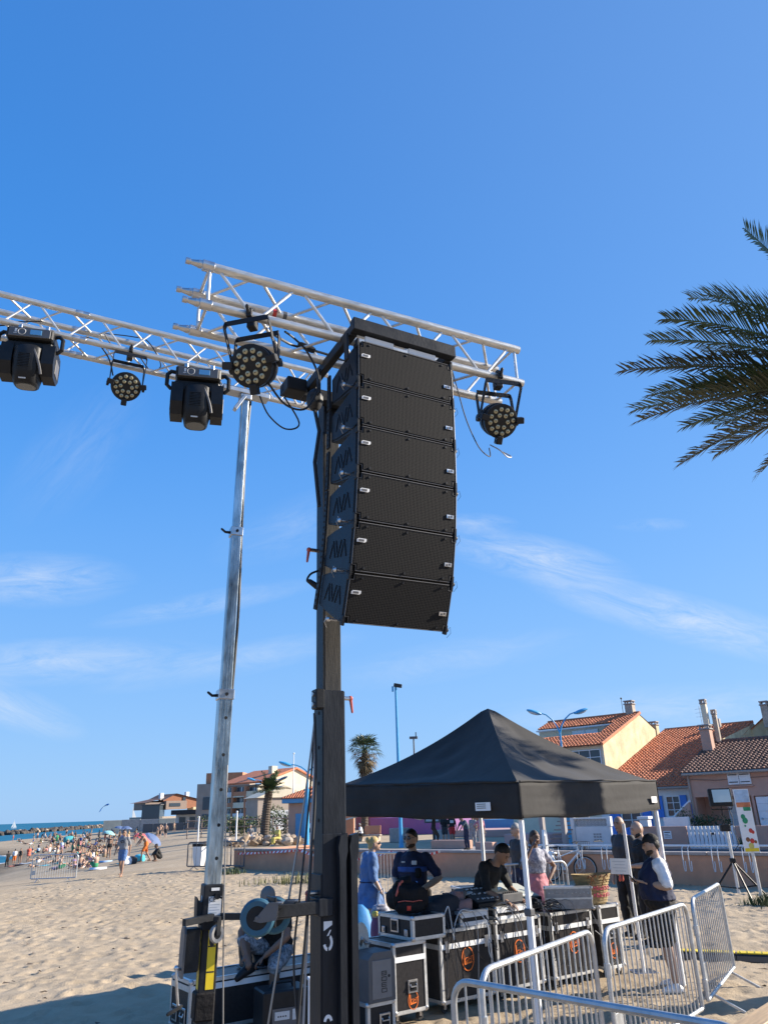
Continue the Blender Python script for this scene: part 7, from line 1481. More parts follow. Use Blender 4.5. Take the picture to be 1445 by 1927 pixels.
class Fig:
    def __init__(s, pose=None, fat=1.0, sc=1.0, female=False, look=(0, 0, 0)):
        s.j = {k: np.array(v, float) for k, v in STAND.items()}
        for k, v in (pose or {}).items(): s.j[k] = np.array(v, float)
        s.fat = fat; s.sc = sc; s.fe = female; s.look = look; s.HR = rotz(look[0]) @ rotx(look[1]) @ roty(look[2])
    def torso(s, mb, g=0., lo=0., hi=1.0, flare=0., n=14):
        j = s.j; sp = [j['pel'] + unit(j['pel'] - j['wai'])*.09, j['pel'], j['wai'], j['che'], lerp(j['che'], j['nek'], .66), lerp(j['che'], j['nek'], .9), j['nek']]
        f = s.fat; rx = [.135*f, .168*f**.8, .140*f, .160*f**.7, .152*f**.3, .090, .060]; ry = [.085*f, .115*f, .100*f*f**.4, .118*f, .095*f**.4, .075, .058]
        if s.fe: rx = [.14, .172, .122, .142, .130, .078, .048]; ry = [.09, .118, .092, .118, .085, .066, .048]
        hr = unit(j['hpR'] - j['hpL']); sr = unit(j['shR'] - j['shL']); R = []; m = len(sp) - 1; A = []
        for i in range(m):
            for q in range(3): A.append((i + q/3))
        A.append(m)
        for u in A:
            if u/m < lo - 1e-6 or u/m > hi + 1e-6: continue
            i = min(int(u), m - 1); t = u - i; c = lerp(sp[i], sp[i + 1], t); ax = unit(sp[min(i + 1, m)] - sp[max(i - (t < .5), 0)]); X = lerp(hr, sr, u/m); X = unit(X - ax*(X @ ax)); Y = np.cross(ax, X)
            a_ = lerp(rx[i], rx[i + 1], t) + g; b_ = lerp(ry[i], ry[i + 1], t) + g; w = 1 + flare*max(0, 1 - (u/m - lo)/.45)
            fr = c + Y*(.05*(f - 1)*math.exp(-((u - 2.2)/1.3)**2)*2)
            R.append([fr + X*a_*w*math.cos(p) + Y*b_*w*math.sin(p) for p in np.arange(n)*2*PI/n])
        mb.loft(R)
    def arm(s, mb, sd, g=0., a=0., b=2.0, hand=True, fing=True):
        j = s.j; S_, E_, W_ = j['sh' + sd], j['el' + sd], j['wr' + sd]; f = s.fat**.6; k = .88 if s.fe else 1.
        P = [(0, S_, .056*f*k), (.5, lerp(S_, E_, .5), .047*f*k), (1., E_, .039*f*k), (1.35, lerp(E_, W_, .35), .041*f*k), (2., W_, .027*k)]
        def at(u):
            for (u0, p0, r0), (u1, p1, r1) in zip(P, P[1:]):
                if u <= u1: t = (u - u0)/(u1 - u0); return lerp(p0, p1, t), lerp(r0, r1, t)
            return P[-1][1], P[-1][2]
        us = [u for u in (0, .5, 1., 1.35, 2.) if a < u < b]; us = [a] + us + [b]; q = [at(u) for u in us]; mb.limb([p for p, r in q], [r + g for p, r in q], 10)
        if hand and b >= 2: s.hand(mb, W_, unit(W_ - E_), sd, fing)
    def hand(s, mb, W_, d, sd, fing=True):
        curl = s.j.get('curl' + sd, np.array([0, 0, -.2])); nrm = unit(np.cross(d, np.cross(curl + 1e-4, d)) + 1e-6); side = np.cross(d, nrm)
        mb.ell(W_ + d*.055, (.040, .016, .055), np.stack([side, nrm, d], 1), 10, 7)
        if not fing: mb.ell(W_ + d*.11 + nrm*.015, (.034, .014, .045), np.stack([side, nrm, d], 1), 8, 6); return
        for k, (o, L) in enumerate(((-.030, .066), (-.010, .078), (.010, .074), (.029, .058))):
            b0 = W_ + d*.095 + side*o; b1 = b0 + unit(d + nrm*.25)*L*.45; b2 = b1 + unit(d*.75 + nrm*.8)*L*.33; b3 = b2 + unit(d*.3 + nrm)*L*.25; mb.limb([b0, b1, b2, b3], [.0095, .009, .0085, .0075], 7, 2)
        sg = -1 if sd == 'L' else 1; t0 = W_ + d*.03 - side*.030*sg*-1*(-1); t1 = t0 - side*.03*sg*-1*(-1) + d*.035 + nrm*.015; mb.limb([t0, t1, t1 + d*.03 + nrm*.012], [.012, .011, .009], 7, 2)
    def leg(s, mb, sd, g=0., a=0., b=2., foot=True, wide=0.):
        j = s.j; H_, K_, A_ = j['hp' + sd], j['kn' + sd], j['an' + sd]; f = s.fat**.6
        back = unit(np.cross(np.cross(K_ - H_, A_ - K_ + 1e-5), A_ - K_)) if 0 else np.zeros(3)
        P = [(0, H_, .090*f), (.5, lerp(H_, K_, .5), .078*f), (1., K_, .056*f), (1.35, lerp(K_, A_, .32), .057*f), (2., A_, .037)]
        def at(u):
            for (u0, p0, r0), (u1, p1, r1) in zip(P, P[1:]):
                if u <= u1: t = (u - u0)/(u1 - u0); return lerp(p0, p1, t), lerp(r0, r1, t)
            return P[-1][1], P[-1][2]
        us = [u for u in (0, .5, 1., 1.35, 2.) if a < u < b]; us = [a] + us + [b]; q = [at(u) for u in us]; mb.limb([p for p, r in q], [r + g + wide*u for (p, r), u in zip(q, us)], 11)
        if foot and b >= 2: s.foot(mb, sd)
    def footdir(s, sd):
        d = s.j.get('ft' + sd); 
        if d is None:
            K_, A_ = s.j['kn' + sd], s.j['an' + sd]; d = np.array([.12 if sd == 'R' else -.12, 1., 0])
        return unit(d)
    def foot(s, mb, sd, g=0.):
        A_ = s.j['an' + sd]; d = s.footdir(sd); dn = np.array([0, 0, -1.]) - d*(-d[2]); dn = unit(dn); mb.limb([A_ - d*.035 + dn*.045, A_ + d*.06 + dn*.040, A_ + d*.155 + dn*.055], [.038 + g, .042 + g, .028 + g], 9); mb.limb([A_, A_ + dn*.045], [.038 + g, .04 + g], 8)
    def neckhead(s, mb):
        j = s.j; n_, h = j['nek'], j['hed']; R = s.HR; k = .93 if s.fe else 1.
        mb.limb([n_ - np.array([0, 0, .03]), lerp(n_, h, .55)], [.060*k, .054*k], 10)
        def fn(d):
            x, y, z = d; q = 1.
            if z < 0: x *= 1 - .28*z*z*1.3; y = y*(1 - .10*z*z) + (.16*z*z if y > -.2 else .0) 
            if z > .3: q *= .985
            if y > .75 and z > -.2: y *= .965
            return np.array([x, y, z])*q
        mb.ell(h, (.078*k, .097*k, .113*k), R, 18, 14, fn=fn)
        def hp_(x, y, z): return h + R @ np.array([x, y, z])*k
        mb.limb([hp_(0, .088, .015), hp_(0, .108, -.018)], [.011, .016], 7, 2); mb.ell(hp_(0, .080, -.088), (.028, .022, .022), R, 8, 6); mb.ell(hp_(0, .088, -.055), (.026, .014, .012), R, 8, 6); mb.ell(hp_(0, .082, .032), (.052, .018, .012), R, 10, 6)
        for sg in (-1, 1): mb.ell(hp_(sg*.076, -.012, -.01), (.012, .022, .034), R, 8, 6)
    def headpt(s, x, y, z): return s.j['hed'] + s.HR @ np.array([x, y, z])*(.93 if s.fe else 1.)
    def face(s, body, skin):
        for sg in (-1, 1):
            b = MB(); b.ell(s.headpt(sg*.031, .087, .012), (.012, .007, .006), s.HR, 8, 6); b.build('eye', 'ink', body); b = MB(); b.limb([s.headpt(sg*.015, .096, .032), s.headpt(sg*.048, .084, .034)], [.005, .004], 5, 2); b.build('eyebrow', 'hair_black', body)
        b = MB(); b.limb([s.headpt(-.022, .098, -.056), s.headpt(.022, .098, -.056)], [.004, .004], 5, 2); b.build('mouth', mat_lip, body)
    def hair(s, mb, style='short', g=.006):
        k = .93 if s.fe else 1.; R = s.HR; h = s.j['hed']
        def fn(d):
            x, y, z = d; cut = .02 + .62*max(0, y) - .75*max(0, -y)
            if style == 'bald': cut = 2
            if z < cut: q = max(.80, 1 - (cut - z)*1.2); return np.array([x*q, y*q - .05*(cut - z), max(z, cut - .42)])
            return d
        mb.ell(h + R @ np.array([0, -.008, .008])*k, (np.array([.078, .099, .113]) + g)*k, R, 20, 14, fn=fn)
        if style == 'bun': mb.ell(h + R @ np.array([0, -.10, .065])*k, .052, R, 10, 8); mb.ell(h + R @ np.array([0, -.06, -.03]), (.06, .05, .06), R, 10, 7)
        if style == 'back': mb.ell(h + R @ np.array([0, -.075, -.05])*k, (.068, .05, .09), R, 10, 8)
    def beard(s, mb):
        R = s.HR; h = s.j['hed']
        for a in np.linspace(-1.25, 1.25, 9): mb.ell(h + R @ np.array([.064*math.sin(a), .084*math.cos(a) - .006, -.074 - .018*math.cos(a*1.2)]), (.017, .013, .024), R, 7, 5)
        mb.ell(h + R @ np.array([0, .084, -.098]), (.030, .02, .018), R, 8, 6)
        mb.ell(h + R @ np.array([0, .034, -.080]), (.070, .060, .036), R, 12, 8); mb.ell(h + R @ np.array([0, .100, -.040]), (.026, .006, .006), R, 8, 5)
mat_lip = 'leather'
def person(label, loc, rz, fig, skin='skin_light', top=None, bottom=None, shoes=None, hair=('hair_black', 'short'), group=None, vox=.0125, extra=None, beard=None, low=False, glasses=False):
    t = thing('person', label, 'person', loc, rz, group); f = fig
    b = MB(); f.torso(b)
    for sd in 'LR': f.arm(b, sd, fing=not low); f.leg(b, sd)
    f.neckhead(b); body = fuse('body', b, skin, t, vox)
    if top:
        mt, sleeve, lo, hi, g = (list(top) + [0, .9, .016])[:5] if len(top) < 5 else top
        b = MB(); f.torso(b, g, lo, hi, .06)
        if sleeve: 
            for sd in 'LR': f.arm(b, sd, g*.8, 0, sleeve, False)
        fuse('shirt', b, mt, t, vox)
    if bottom:
        kind, mt = bottom[:2]; ln = bottom[2] if len(bottom) > 2 else 1.
        b = MB(); f.torso(b, .014, 0, .36)
        if kind == 'skirt':
            j = f.j; c0 = j['wai']; mid = (j['knL'] + j['knR'])/2; R = []
            for q in np.linspace(0, 1, 8): c = lerp(lerp(j['wai'], j['pel'], .6), mid, q*ln); R.append([c + np.array([(.16 + .10*q)*math.cos(a)*(1 + .04*math.sin(a*9)*q), (.13 + .09*q)*math.sin(a)*(1 + .04*math.sin(a*9)*q), 0]) for a in np.arange(28)*2*PI/28])
            b.loft(R)
        else:
            for sd in 'LR': f.leg(b, sd, .016, 0, ln, False, .012 if kind == 'shorts' else .006)
        fuse({'skirt': 'skirt', 'shorts': 'shorts', 'pants': 'trousers'}[kind], b, mt, t, vox)
    if shoes:
        for sd in 'LR':
            b = MB(); f.foot(b, sd, .010); sh = fuse('shoe', b, shoes, t, vox)
    if hair: b = MB(); f.hair(b, hair[1]); fuse('hair', b, hair[0], body, vox)
    if beard: b = MB(); f.beard(b); fuse('beard', b, beard, body, vox)
    if not low: f.face(body, skin)
    if glasses:
        b = MB()
        for sg in (-1, 1): b.ell(f.headpt(sg*.034, .094, .010), (.028, .008, .019), f.HR, 10, 6); b.limb([f.headpt(sg*.060, .085, .015), f.headpt(sg*.078, -.01, .012)], [.003, .003], 5, 2)
        b.limb([f.headpt(-.01, .103, .014), f.headpt(.01, .103, .014)], [.003, .003], 5, 2); b.build('sunglasses', 'glass_dark', body)
    if f.sc != 1: t.scale = (f.sc,)*3
    if extra: extra(t, f, body)
    return t
# man with the black cap, seen from his left side, reading a phone
def cap_extra(t, f, body):
    R = f.HR; h = f.j['hed']; b = MB()
    def fn(d): return np.array([d[0], d[1], max(d[2], -.02)])
    b.ell(h + R @ np.array([0, -.012, .042]), (.086, .108, .095), R, 20, 12, fn=fn); c = b.build('cap', 'c_black', body, 40)
    b = MB(); b.loft([[h + R @ np.array([x*w, y, z + zz - .012*abs(x)**2*w/.07]) for x, zz in ((-1, 0), (-.5, 0), (0, 0), (.5, 0), (1, 0), (.5, -.016), (0, -.016), (-.5, -.016))] for y, z, w in ((.07, .055, .080), (.14, .046, .078), (.19, .034, .066), (.225, .024, .03))]); b.build('brim', 'c_black', c, 40)
    b = MB(); b.ell(h + R @ np.array([-.035, .165, .030]), (.014, .014, .006), R, 8, 6); b.build('brim_sticker', 'c_paleblue', c)
    b = MB(); b.ell(h + R @ np.array([0, .098, .078]), (.016, .006, .012), R, 8, 6); b.build('cap_emblem', 'label_gray', c)
    w = (f.j['wrL'] + f.j['wrR'])/2 + np.array([0, .10, .03])
    ph = MB(); ph.box(w, (.075, .012, .15), rotx(-.7), .005); o = ph.build('phone', 'plastic'); o.parent = None; o.matrix_world = t.matrix_basis if 0 else Matrix.LocRotScale(t.location, t.rotation_euler, t.scale); tag(o, 'dark phone held by the man with the black cap', 'phone')
    for sd in 'LR':                              # white undershirt sleeves
        b = MB(); f.arm(b, sd, .026, 0, .82, False); fuse('sleeve', b, 'c_whitecl', t, .014)
    b = MB(); b.box(f.j['che'] + np.array([-.10, .175, .02]), (.03, .01, .04), rotz(.5), .004); b.build('shirt_emblem', 'label_gray', t)
fig = Fig(dict(elL=(-.29, -.06, 1.15), wrL=(-.13, .20, 1.20), elR=(.28, -.03, 1.15), wrR=(.12, .22, 1.18), curlL=(.3, .2, .5), curlR=(-.3, .2, .5), knL=(-.12, .03, .50), anL=(-.16, .0, .085), knR=(.12, .0, .50), anR=(.17, -.05, .085), shL=(-.18, -.01, 1.385), shR=(.18, -.01, 1.385)), fat=1.5, sc=.985, look=(.0, -.18, 0))
person('bearded man in black cap and navy shirt with white sleeve reading his phone', (3.30, 10.42, 0), rad(82), fig, 'skin_light', ('c_navy', 0, .22, .9, .024), ('shorts', 'c_black', .85), 'white', ('hair_black', 'short'), None, .0125, cap_extra, 'hair_brown')
# two bald men in black behind him
person('bald man in black with head bowed between the white pole and capped man', (4.05, 13.4, 0), rad(98), Fig(dict(elL=(-.26, .05, 1.12), wrL=(-.1, .27, 1.10), elR=(.26, .05, 1.12), wrR=(.1, .28, 1.12)), fat=1.12, sc=1.05, look=(0, -.35, 0)), 'skin_light', ('c_black', .85, .2, .9, .02), ('pants', 'c_black', 1.95), 'c_black', None, beard='hair_black')
person('bald man in dark shirt facing the camera side, half hidden by the white pole', (3.98, 14.2, 0), rad(120), Fig(dict(wrL=(-.15, .2, 1.0), elL=(-.25, .02, 1.12)), fat=1.1, sc=1.09, look=(.2, -.1, 0)), 'skin_tan', ('c_charcoal', .85, .2, .9, .02), ('pants', 'c_black', 1.95), 'c_black', ('hair_gray', 'bald'))
# man at the desk
fig = Fig(dict(che=(0, .10, 1.26), nek=(0, .22, 1.43), hed=(0, .34, 1.535), shL=(-.175, .16, 1.38), shR=(.175, .16, 1.38), elL=(-.24, .26, 1.12), wrL=(-.14, .47, 1.02), elR=(.24, .24, 1.12), wrR=(.16, .46, 1.01), wai=(0, .02, 1.09)), fat=1.0, sc=1.04, look=(0, -.75, 0))
person('man in black t-shirt bending over the mixing desk', (1.12, 10.85, -.05), rad(-130), fig, 'skin_tan', ('c_black', .85, .2, .9, .02), ('pants', 'c_black', 1.95), 'c_black', ('hair_black', 'short'))
# woman with floral top and pink skirt, hand to her ear
fig = Fig(dict(elR=(.36, .10, 1.20), wrR=(.13, .12, 1.50), curlR=(-.8, 0, .2), elL=(-.40, -.06, 1.17), wrL=(-.20, .04, 1.0)), female=True, sc=1.0, look=(.1, -.05, .08))
person('woman in floral top and pink skirt holding a hand to her ear', (2.28, 13.3, 0), rad(205), fig, 'skin_brown', ('c_floral', .5, .30, .9, .018), ('skirt', 'c_pink', .95), 'c_whitecl', ('hair_brown', 'back'))
person('person with greying hair standing hidden behind the front tent leg', (2.36, 15.6, 0), rad(120), Fig(None, sc=1.04), 'skin_light', ('c_charcoal', .8, .2, .9, .02), ('pants', 'c_navy', 1.95), 'c_black', ('hair_gray', 'short'))
# officer
def police_extra(t, f, body):
    b = MB(); f.torso(b, .038, .42, .55); fuse('chest_band', b, 'c_royal', t, .014)
    b = MB(); f.torso(b, .044, .22, .32); fuse('duty_belt', b, 'bag_black', t, .014)
    for x, y, z, d in ((.19, .0, .93, (.07, .13, .17)), (-.2, .02, .95, (.07, .10, .15)), (.12, .13, .98, (.08, .07, .12)), (-.10, .14, 1.02, (.09, .07, .14)), (-.12, .15, 1.22, (.08, .06, .12)), (.21, -.02, .78, (.05, .08, .18))): b = MB(); b.box((x, y, z), d, rotz(.2*x), .02); b.build('pouch', 'bag_black', t)
    b = MB(); b.box((-.07, .148, 1.34), (.07, .012, .05), None, .004); b.build('badge', 'label_gray', t); b = MB(); b.box((.08, .148, 1.35), (.05, .012, .02), None, .003); b.build('name_strip', 'label_gray', t)
    b = MB(); b.ell((.235, .0, 1.30), (.012, .035, .045)); b.build('sleeve_patch', 'label_gray', t)
    w = f.j['wrL']; b = MB(); b.tube([w + .033*np.array([math.cos(a), math.sin(a), .4*math.cos(a)]) + np.array([0, -.02, .04]) for a in np.arange(12)*PI/6], .011, 6, closed=True); b.build('wristwatch', 'plastic', body)
fig = Fig(dict(elL=(-.34, -.04, 1.15), wrL=(-.12, .22, 1.0), elR=(.25, .02, 1.14), wrR=(.12, .26, 1.05), shL=(-.18, -.01, 1.385), shR=(.18, -.01, 1.385)), fat=1.1, sc=1.065, look=(-.45, -.05, 0))
fig = Fig(dict(elR=(.36, -.02, 1.15), wrR=(.12, .24, 1.0), elL=(-.25, .02, 1.14), wrL=(-.12, .26, 1.05), shL=(-.18, -.01, 1.385), shR=(.18, -.01, 1.385)), fat=1.1, sc=1.065, look=(.45, -.05, 0))
fig = Fig(dict(elL=(-.36, -.02, 1.15), wrL=(-.12, .24, 1.0), elR=(.25, .02, 1.14), wrR=(.12, .26, 1.05), shL=(-.18, -.01, 1.385), shR=(.18, -.01, 1.385)), fat=1.1, sc=1.065, look=(-.30, -.05, 0))
person('police officer in navy uniform with sunglasses standing behind the holdall', (.24, 11.5, 0), rad(160), fig, 'skin_light', ('c_navy', .78, .2, .9, .022), ('pants', 'c_navy', 1.95), 'c_black', ('hair_black', 'short'), beard='hair_brown', extra=police_extra, glasses=True)
# blond woman
def blond_extra(t, f, body):
    b = MB(); f.torso(b, .03, .02, .9, .32)
    j = f.j; R = []
    for q in np.linspace(0, 1, 7): c = lerp(j['wai'], j['pel'] + np.array([0, 0, -.22]), q); R.append([c + np.array([(.17 + .07*q)*math.cos(a)*(1 + .05*math.sin(a*8)*q), (.15 + .08*q)*math.sin(a)*(1 + .05*math.sin(a*8)*q), 0]) for a in np.arange(26)*2*PI/26])
    b.loft(R)
    for sd in 'LR': f.arm(b, sd, .03, -.1, 1.05, False)
    fuse('tunic', b, 'c_denim', t, .0135)
    b = MB(); b.tube([j['wai'] + np.array([.178*math.cos(a), .158*math.sin(a), -.02]) for a in np.arange(20)*PI/10], .008, 5, closed=True); b.build('waist_seam', 'c_navy', t)
    b = MB(); b.tube([j['wrR'] + np.array([0, .02, -.04]), j['wrR'] + np.array([.02, .08, -.24]), j['wrR'] + np.array([-.02, .0, -.3])], .008, 5); b.build('bag_handle', 'c_whitecl', t)
fig = Fig(dict(elR=(.22, .0, 1.14), wrR=(.24, .12, .93), elL=(-.22, -.05, 1.14), wrL=(-.22, .10, .92), knL=(-.10, .06, .5), anL=(-.10, .10, .09), nek=(0, .03, 1.475), hed=(0, .09, 1.62), shL=(-.16, .01, 1.41), shR=(.16, .01, 1.41)), female=True, sc=1.0, look=(-.12, .02, 0))
person('blond woman with sunglasses in a denim tunic carrying bags', (-.42, 13.0, 0), rad(-72), fig, 'skin_light', None, None, 'c_beige', ('hair_blond', 'bun'), extra=blond_extra, glasses=True)
# man sitting on the long case tying his boot
def sit_extra(t, f, body):
    R = f.HR; h = f.j['hed']
    def fn(d): return np.array([d[0], d[1], max(d[2], -.05)])
    b = MB(); b.ell(h + R @ np.array([0, -.01, .045]), (.084, .106, .085), R, 18, 10, fn=fn); c = b.build('cap', 'c_tan_cl' if 0 else mat('cap_gray', (.17, .155, .14), .85, 0, .2, 14), body, 40)
    b = MB(); b.loft([[h + R @ np.array([x*w, y, z]) for x, z in ((-1, .045), (0, .055), (1, .045), (0, .045))] for y, w in ((.07, .07), (.12, .065), (.165, .03))]); b.build('brim', 'cap_gray' if 0 else c.data.materials[0], c, 40)
fig = Fig(dict(pel=(0, 0, .66), wai=(0, .06, .80), che=(0, .17, .96), nek=(0, .30, 1.09), hed=(-.02, .40, 1.19), shL=(-.18, .25, 1.05), shR=(.18, .25, 1.05), elL=(-.26, .40, .83), wrL=(-.04, .48, .66), elR=(.30, .36, .86), wrR=(.17, .50, .68),
               hpL=(-.09, .03, .64), knL=(-.13, .42, .57), anL=(-.10, .40, .16), hpR=(.09, .03, .64), knR=(.26, .36, .80), anR=(.14, .50, .58), ftR=np.array([.6, .6, -.35]), ftL=np.array([0, 1., -.05])), fat=1.0, sc=1.0, look=(.35, -.75, 0))
person('man in patterned shorts and grey cap sitting on the long case tying his boot', (-1.36, 9.55, .05), rad(168), fig, 'skin_brown', ('c_black', .6, .2, .9, .018), ('shorts', 'c_print', 1.05), 'plastic', ('hair_black', 'short'), extra=sit_extra)
b = MB(); b.loft([[np.array([w*math.cos(a), d*math.sin(a), z]) for a in np.arange(14)*2*PI/14] for z, w, d in ((0, .16, .12), (.12, .18, .13), (.28, .15, .12), (.36, .08, .07))]); tag(b.build('backpack', 'bag_black', None, 50, loc=(-1.52, 9.66, .562)), 'black backpack on the long case behind the seated man', 'bag')

# people on the plaza and by the kiosk
def walkpose(ph, arms=.3):
    s_ = math.sin(ph)
    return dict(knL=(-.10, .10*s_ + .05, .51), anL=(-.10, .22*s_ - .02, .09 + .05*max(0, -s_)), knR=(.10, -.10*s_ + .06, .51), anR=(.10, -.22*s_ - .02, .09 + .05*max(0, s_)), elL=(-.24, -.08*s_ - .04, 1.14), wrL=(-.25, -arms*s_ + .06, .90), elR=(.24, .08*s_ - .04, 1.14), wrR=(.25, arms*s_ + .06, .90))
def pl(px, py, label, rz, fig, **k): g = G(px, py); return person(label, (g[0], g[1], 0), rz, fig, vox=.022, low=True, **k)
pl(838, 1588, 'man in black t-shirt and dark shorts walking on the plaza', rad(175), Fig(walkpose(.6), fat=1.1, sc=1.02), skin='skin_light', top=('c_black', .8, .2, .9, .02), bottom=('shorts', 'c_charcoal', .75), shoes='c_black', hair=('hair_gray', 'short'))
pl(852, 1589, 'man in black t-shirt with white print and red shorts on the plaza', rad(180), Fig(walkpose(-.7), fat=1.12, sc=1.04), skin='skin_tan', top=('c_black', .8, .2, .9, .02), bottom=('shorts', 'c_red_cl', .7), shoes='c_whitecl', hair=('hair_black', 'short'), extra=lambda t, f, b_: (lambda m: m.box((0, .16, 1.30), (.22, .02, .16), None, .005).build('shirt_print', 'label_gray', t))(MB()))
pl(880, 1599, 'man in navy t-shirt leaning over the low bench on the plaza', rad(120), Fig(dict(che=(0, .10, 1.26), nek=(0, .22, 1.42), hed=(0, .32, 1.53), shL=(-.18, .17, 1.37), shR=(.18, .17, 1.37), elL=(-.2, .38, 1.15), wrL=(-.15, .55, .92), elR=(.2, .36, 1.15), wrR=(.2, .5, .9)), fat=1.15, sc=1.05), skin='skin_tan', top=('c_navy_teal', .8, .2, .9, .02), bottom=('pants', 'c_navy', 1.9), shoes='c_black', hair=('hair_brown', 'back'))
pl(892, 1593, 'person in grey clothes and white cap behind the leaning man', rad(150), Fig(None, fat=1.05, sc=1.0), skin='skin_tan', top=('c_gray', .85, .2, .9, .03), bottom=('pants', 'c_gray', 1.9), shoes='c_black', hair=('c_whitecl', 'short'))
pl(907, 1597, 'woman in pale pink shirt with a hand on her hip on the plaza', rad(190), Fig(dict(elR=(.4, -.05, 1.18), wrR=(.2, .02, 1.0)), female=True, sc=1.0), skin='skin_tan', top=('c_pink', .8, .2, .9, .02), bottom=('pants', 'c_beige', 1.9), shoes='c_whitecl', hair=('hair_brown', 'back'))
SIT = dict(pel=(0, 0, .52), wai=(0, .01, .68), che=(0, .05, .86), nek=(0, .10, 1.04), hed=(0, .15, 1.19), shL=(-.175, .07, .98), shR=(.175, .07, .98), elL=(-.22, .15, .74), wrL=(-.12, .35, .60), elR=(.22, .15, .74), wrR=(.12, .35, .60), hpL=(-.09, .03, .50), knL=(-.10, .45, .50), anL=(-.10, .42, .09), hpR=(.09, .03, .50), knR=(.10, .45, .50), anR=(.10, .46, .09))
g = G(694, 1583); person('man in pale lilac shirt and dark shorts sitting on the stone bench', (g[0] - .55, g[1] - .25, 0), rad(95), Fig(SIT, sc=1.0), 'skin_brown', ('c_whitecl', .7, .2, .9, .02), ('shorts', 'c_black', .95), 'c_black', ('hair_gray', 'short'), vox=.022, low=True)
g = G(524, 1592); person('woman in yellow clothes sitting on a boulder by the palm', (g[0], g[1], .0), rad(130), Fig(SIT, female=True, sc=1.05), 'skin_tan', ('c_yellow_cl', .8, .2, .9, .04), ('pants', 'c_yellow_cl', 1.8), 'c_beige', ('hair_brown', 'back'), vox=.022, low=True)
pl(588, 1594, 'woman in a white dress with a shoulder bag by the kiosk', rad(10), Fig(None, female=True, sc=1.03), skin='skin_tan', top=('c_whitecl', .7, .2, .9, .02), bottom=('skirt', 'c_whitecl', 1.15), shoes='c_whitecl', hair=('hair_brown', 'back'), extra=lambda t, f, b_: (lambda m: (m.box((-.2, -.12, 1.0), (.12, .08, .22), None, .02), m.tube([(.12, -.11, 1.42), (-.05, -.16, 1.2), (-.2, -.12, 1.1)], .012, 5)) and m.build('shoulder_bag', 'bag_black', t))(MB()))
g = G(470, 1590); person('person in white and grey sitting among the pale boulders', (g[0], g[1], .15), rad(200), Fig(SIT, sc=1.0), 'skin_light', ('c_gray', .8, .2, .9, .03), ('pants', 'c_whitecl', 1.7), 'c_beige', ('hair_gray', 'short'), vox=.022, low=True)
g = G(740, 1563); person('person sitting on the red terrace block far across the plaza', (g[0], g[1], .9), rad(180), Fig(SIT, sc=1.0), 'skin_tan', ('c_coral', .8, .2, .9, .02), ('shorts', 'c_black', .95), 'c_black', ('hair_brown', 'short'), vox=.03, low=True)

# walkers on the beach
def bch(px, py, label, rz, fig, **k): g = GT(px, py); return person(label, g, rz, fig, vox=k.pop('vox', .02), low=True, **k)
bch(228, 1650, 'man in grey t-shirt and denim shorts walking barefoot up the beach', rad(172), Fig(walkpose(1.2, .12), fat=1.02, sc=1.06, look=(0, -.05, 0)), skin='skin_tan', top=('c_gray', .8, .2, .9, .022), bottom=('shorts', 'c_denim', .68), hair=('hair_black', 'short'), glasses=True, extra=lambda t, f, b_: (lambda m: m.ell((0, .135, 1.29), (.09, .012, .06)).build('shirt_print', 'c_charcoal', t))(MB()))
BEND = dict(che=(0, .13, 1.24), nek=(0, .28, 1.38), hed=(0, .38, 1.47), shL=(-.18, .22, 1.33), shR=(.18, .22, 1.33), elL=(-.2, .36, 1.1), wrL=(-.12, .48, .95), elR=(.2, .38, 1.1), wrR=(.12, .5, .98), wai=(0, .03, 1.08), knL=(-.10, .22, .55), anL=(-.1, .26, .09), knR=(.1, -.08, .5), anR=(.1, -.32, .12))
bch(273, 1622, 'bare chested man in orange swim shorts stepping over towels', rad(120), Fig(BEND, sc=1.02), skin='skin_tan', bottom=('shorts', 'c_orange_cl', .8), hair=('hair_black', 'short'))
SQUAT = dict(pel=(0, 0, .22), wai=(0, .05, .36), che=(0, .14, .52), nek=(0, .22, .68), hed=(0, .27, .82), shL=(-.16, .18, .62), shR=(.16, .18, .62), elL=(-.22, .32, .42), wrL=(-.08, .45, .35), elR=(.22, .32, .42), wrR=(.08, .46, .34), hpL=(-.09, .02, .20), knL=(-.14, .38, .46), anL=(-.12, .26, .08), hpR=(.09, .02, .20), knR=(.14, .38, .46), anR=(.12, .26, .08))
bch(301, 1620, 'child in black wetsuit squatting alone on the sand', rad(125), Fig(SQUAT, sc=.98), skin='skin_brown', top=('c_black', 1.8, .0, .9, .02), bottom=('pants', 'c_black', 1.2), hair=('hair_black', 'short'))
bch(204, 1617, 'woman in black bikini standing behind the walking man', rad(190), Fig(None, female=True, sc=1.02), skin='skin_tan', top=('c_black', 0, .52, .68, .012), bottom=('shorts', 'c_black', .12), hair=('hair_brown', 'back'))
bch(107, 1622, 'woman in pale bikini stretching next to the lone barrier', rad(80), Fig(dict(elR=(.24, .2, 1.5), wrR=(.2, .42, 1.62), elL=(-.24, .2, 1.48), wrL=(-.2, .42, 1.6)), female=True, sc=1.05), skin='skin_tan', bottom=('shorts', 'c_beige', .12), top=('c_beige', 0, .52, .66, .012), hair=('hair_brown', 'back'))
bch(13, 1632, 'person in black standing at the edge of the water', rad(60), Fig(walkpose(.5), sc=1.0), skin='skin_dark', top=('c_black', .8, .2, .9, .02), bottom=('pants', 'c_black', 1.7), hair=('hair_black', 'short'))
bch(26, 1627, 'person in white shirt and orange shorts by the water', rad(30), Fig(None, sc=1.0), skin='skin_tan', top=('c_whitecl', .8, .2, .9, .03), bottom=('shorts', 'c_orange_cl', 1.), hair=('hair_black', 'short'))
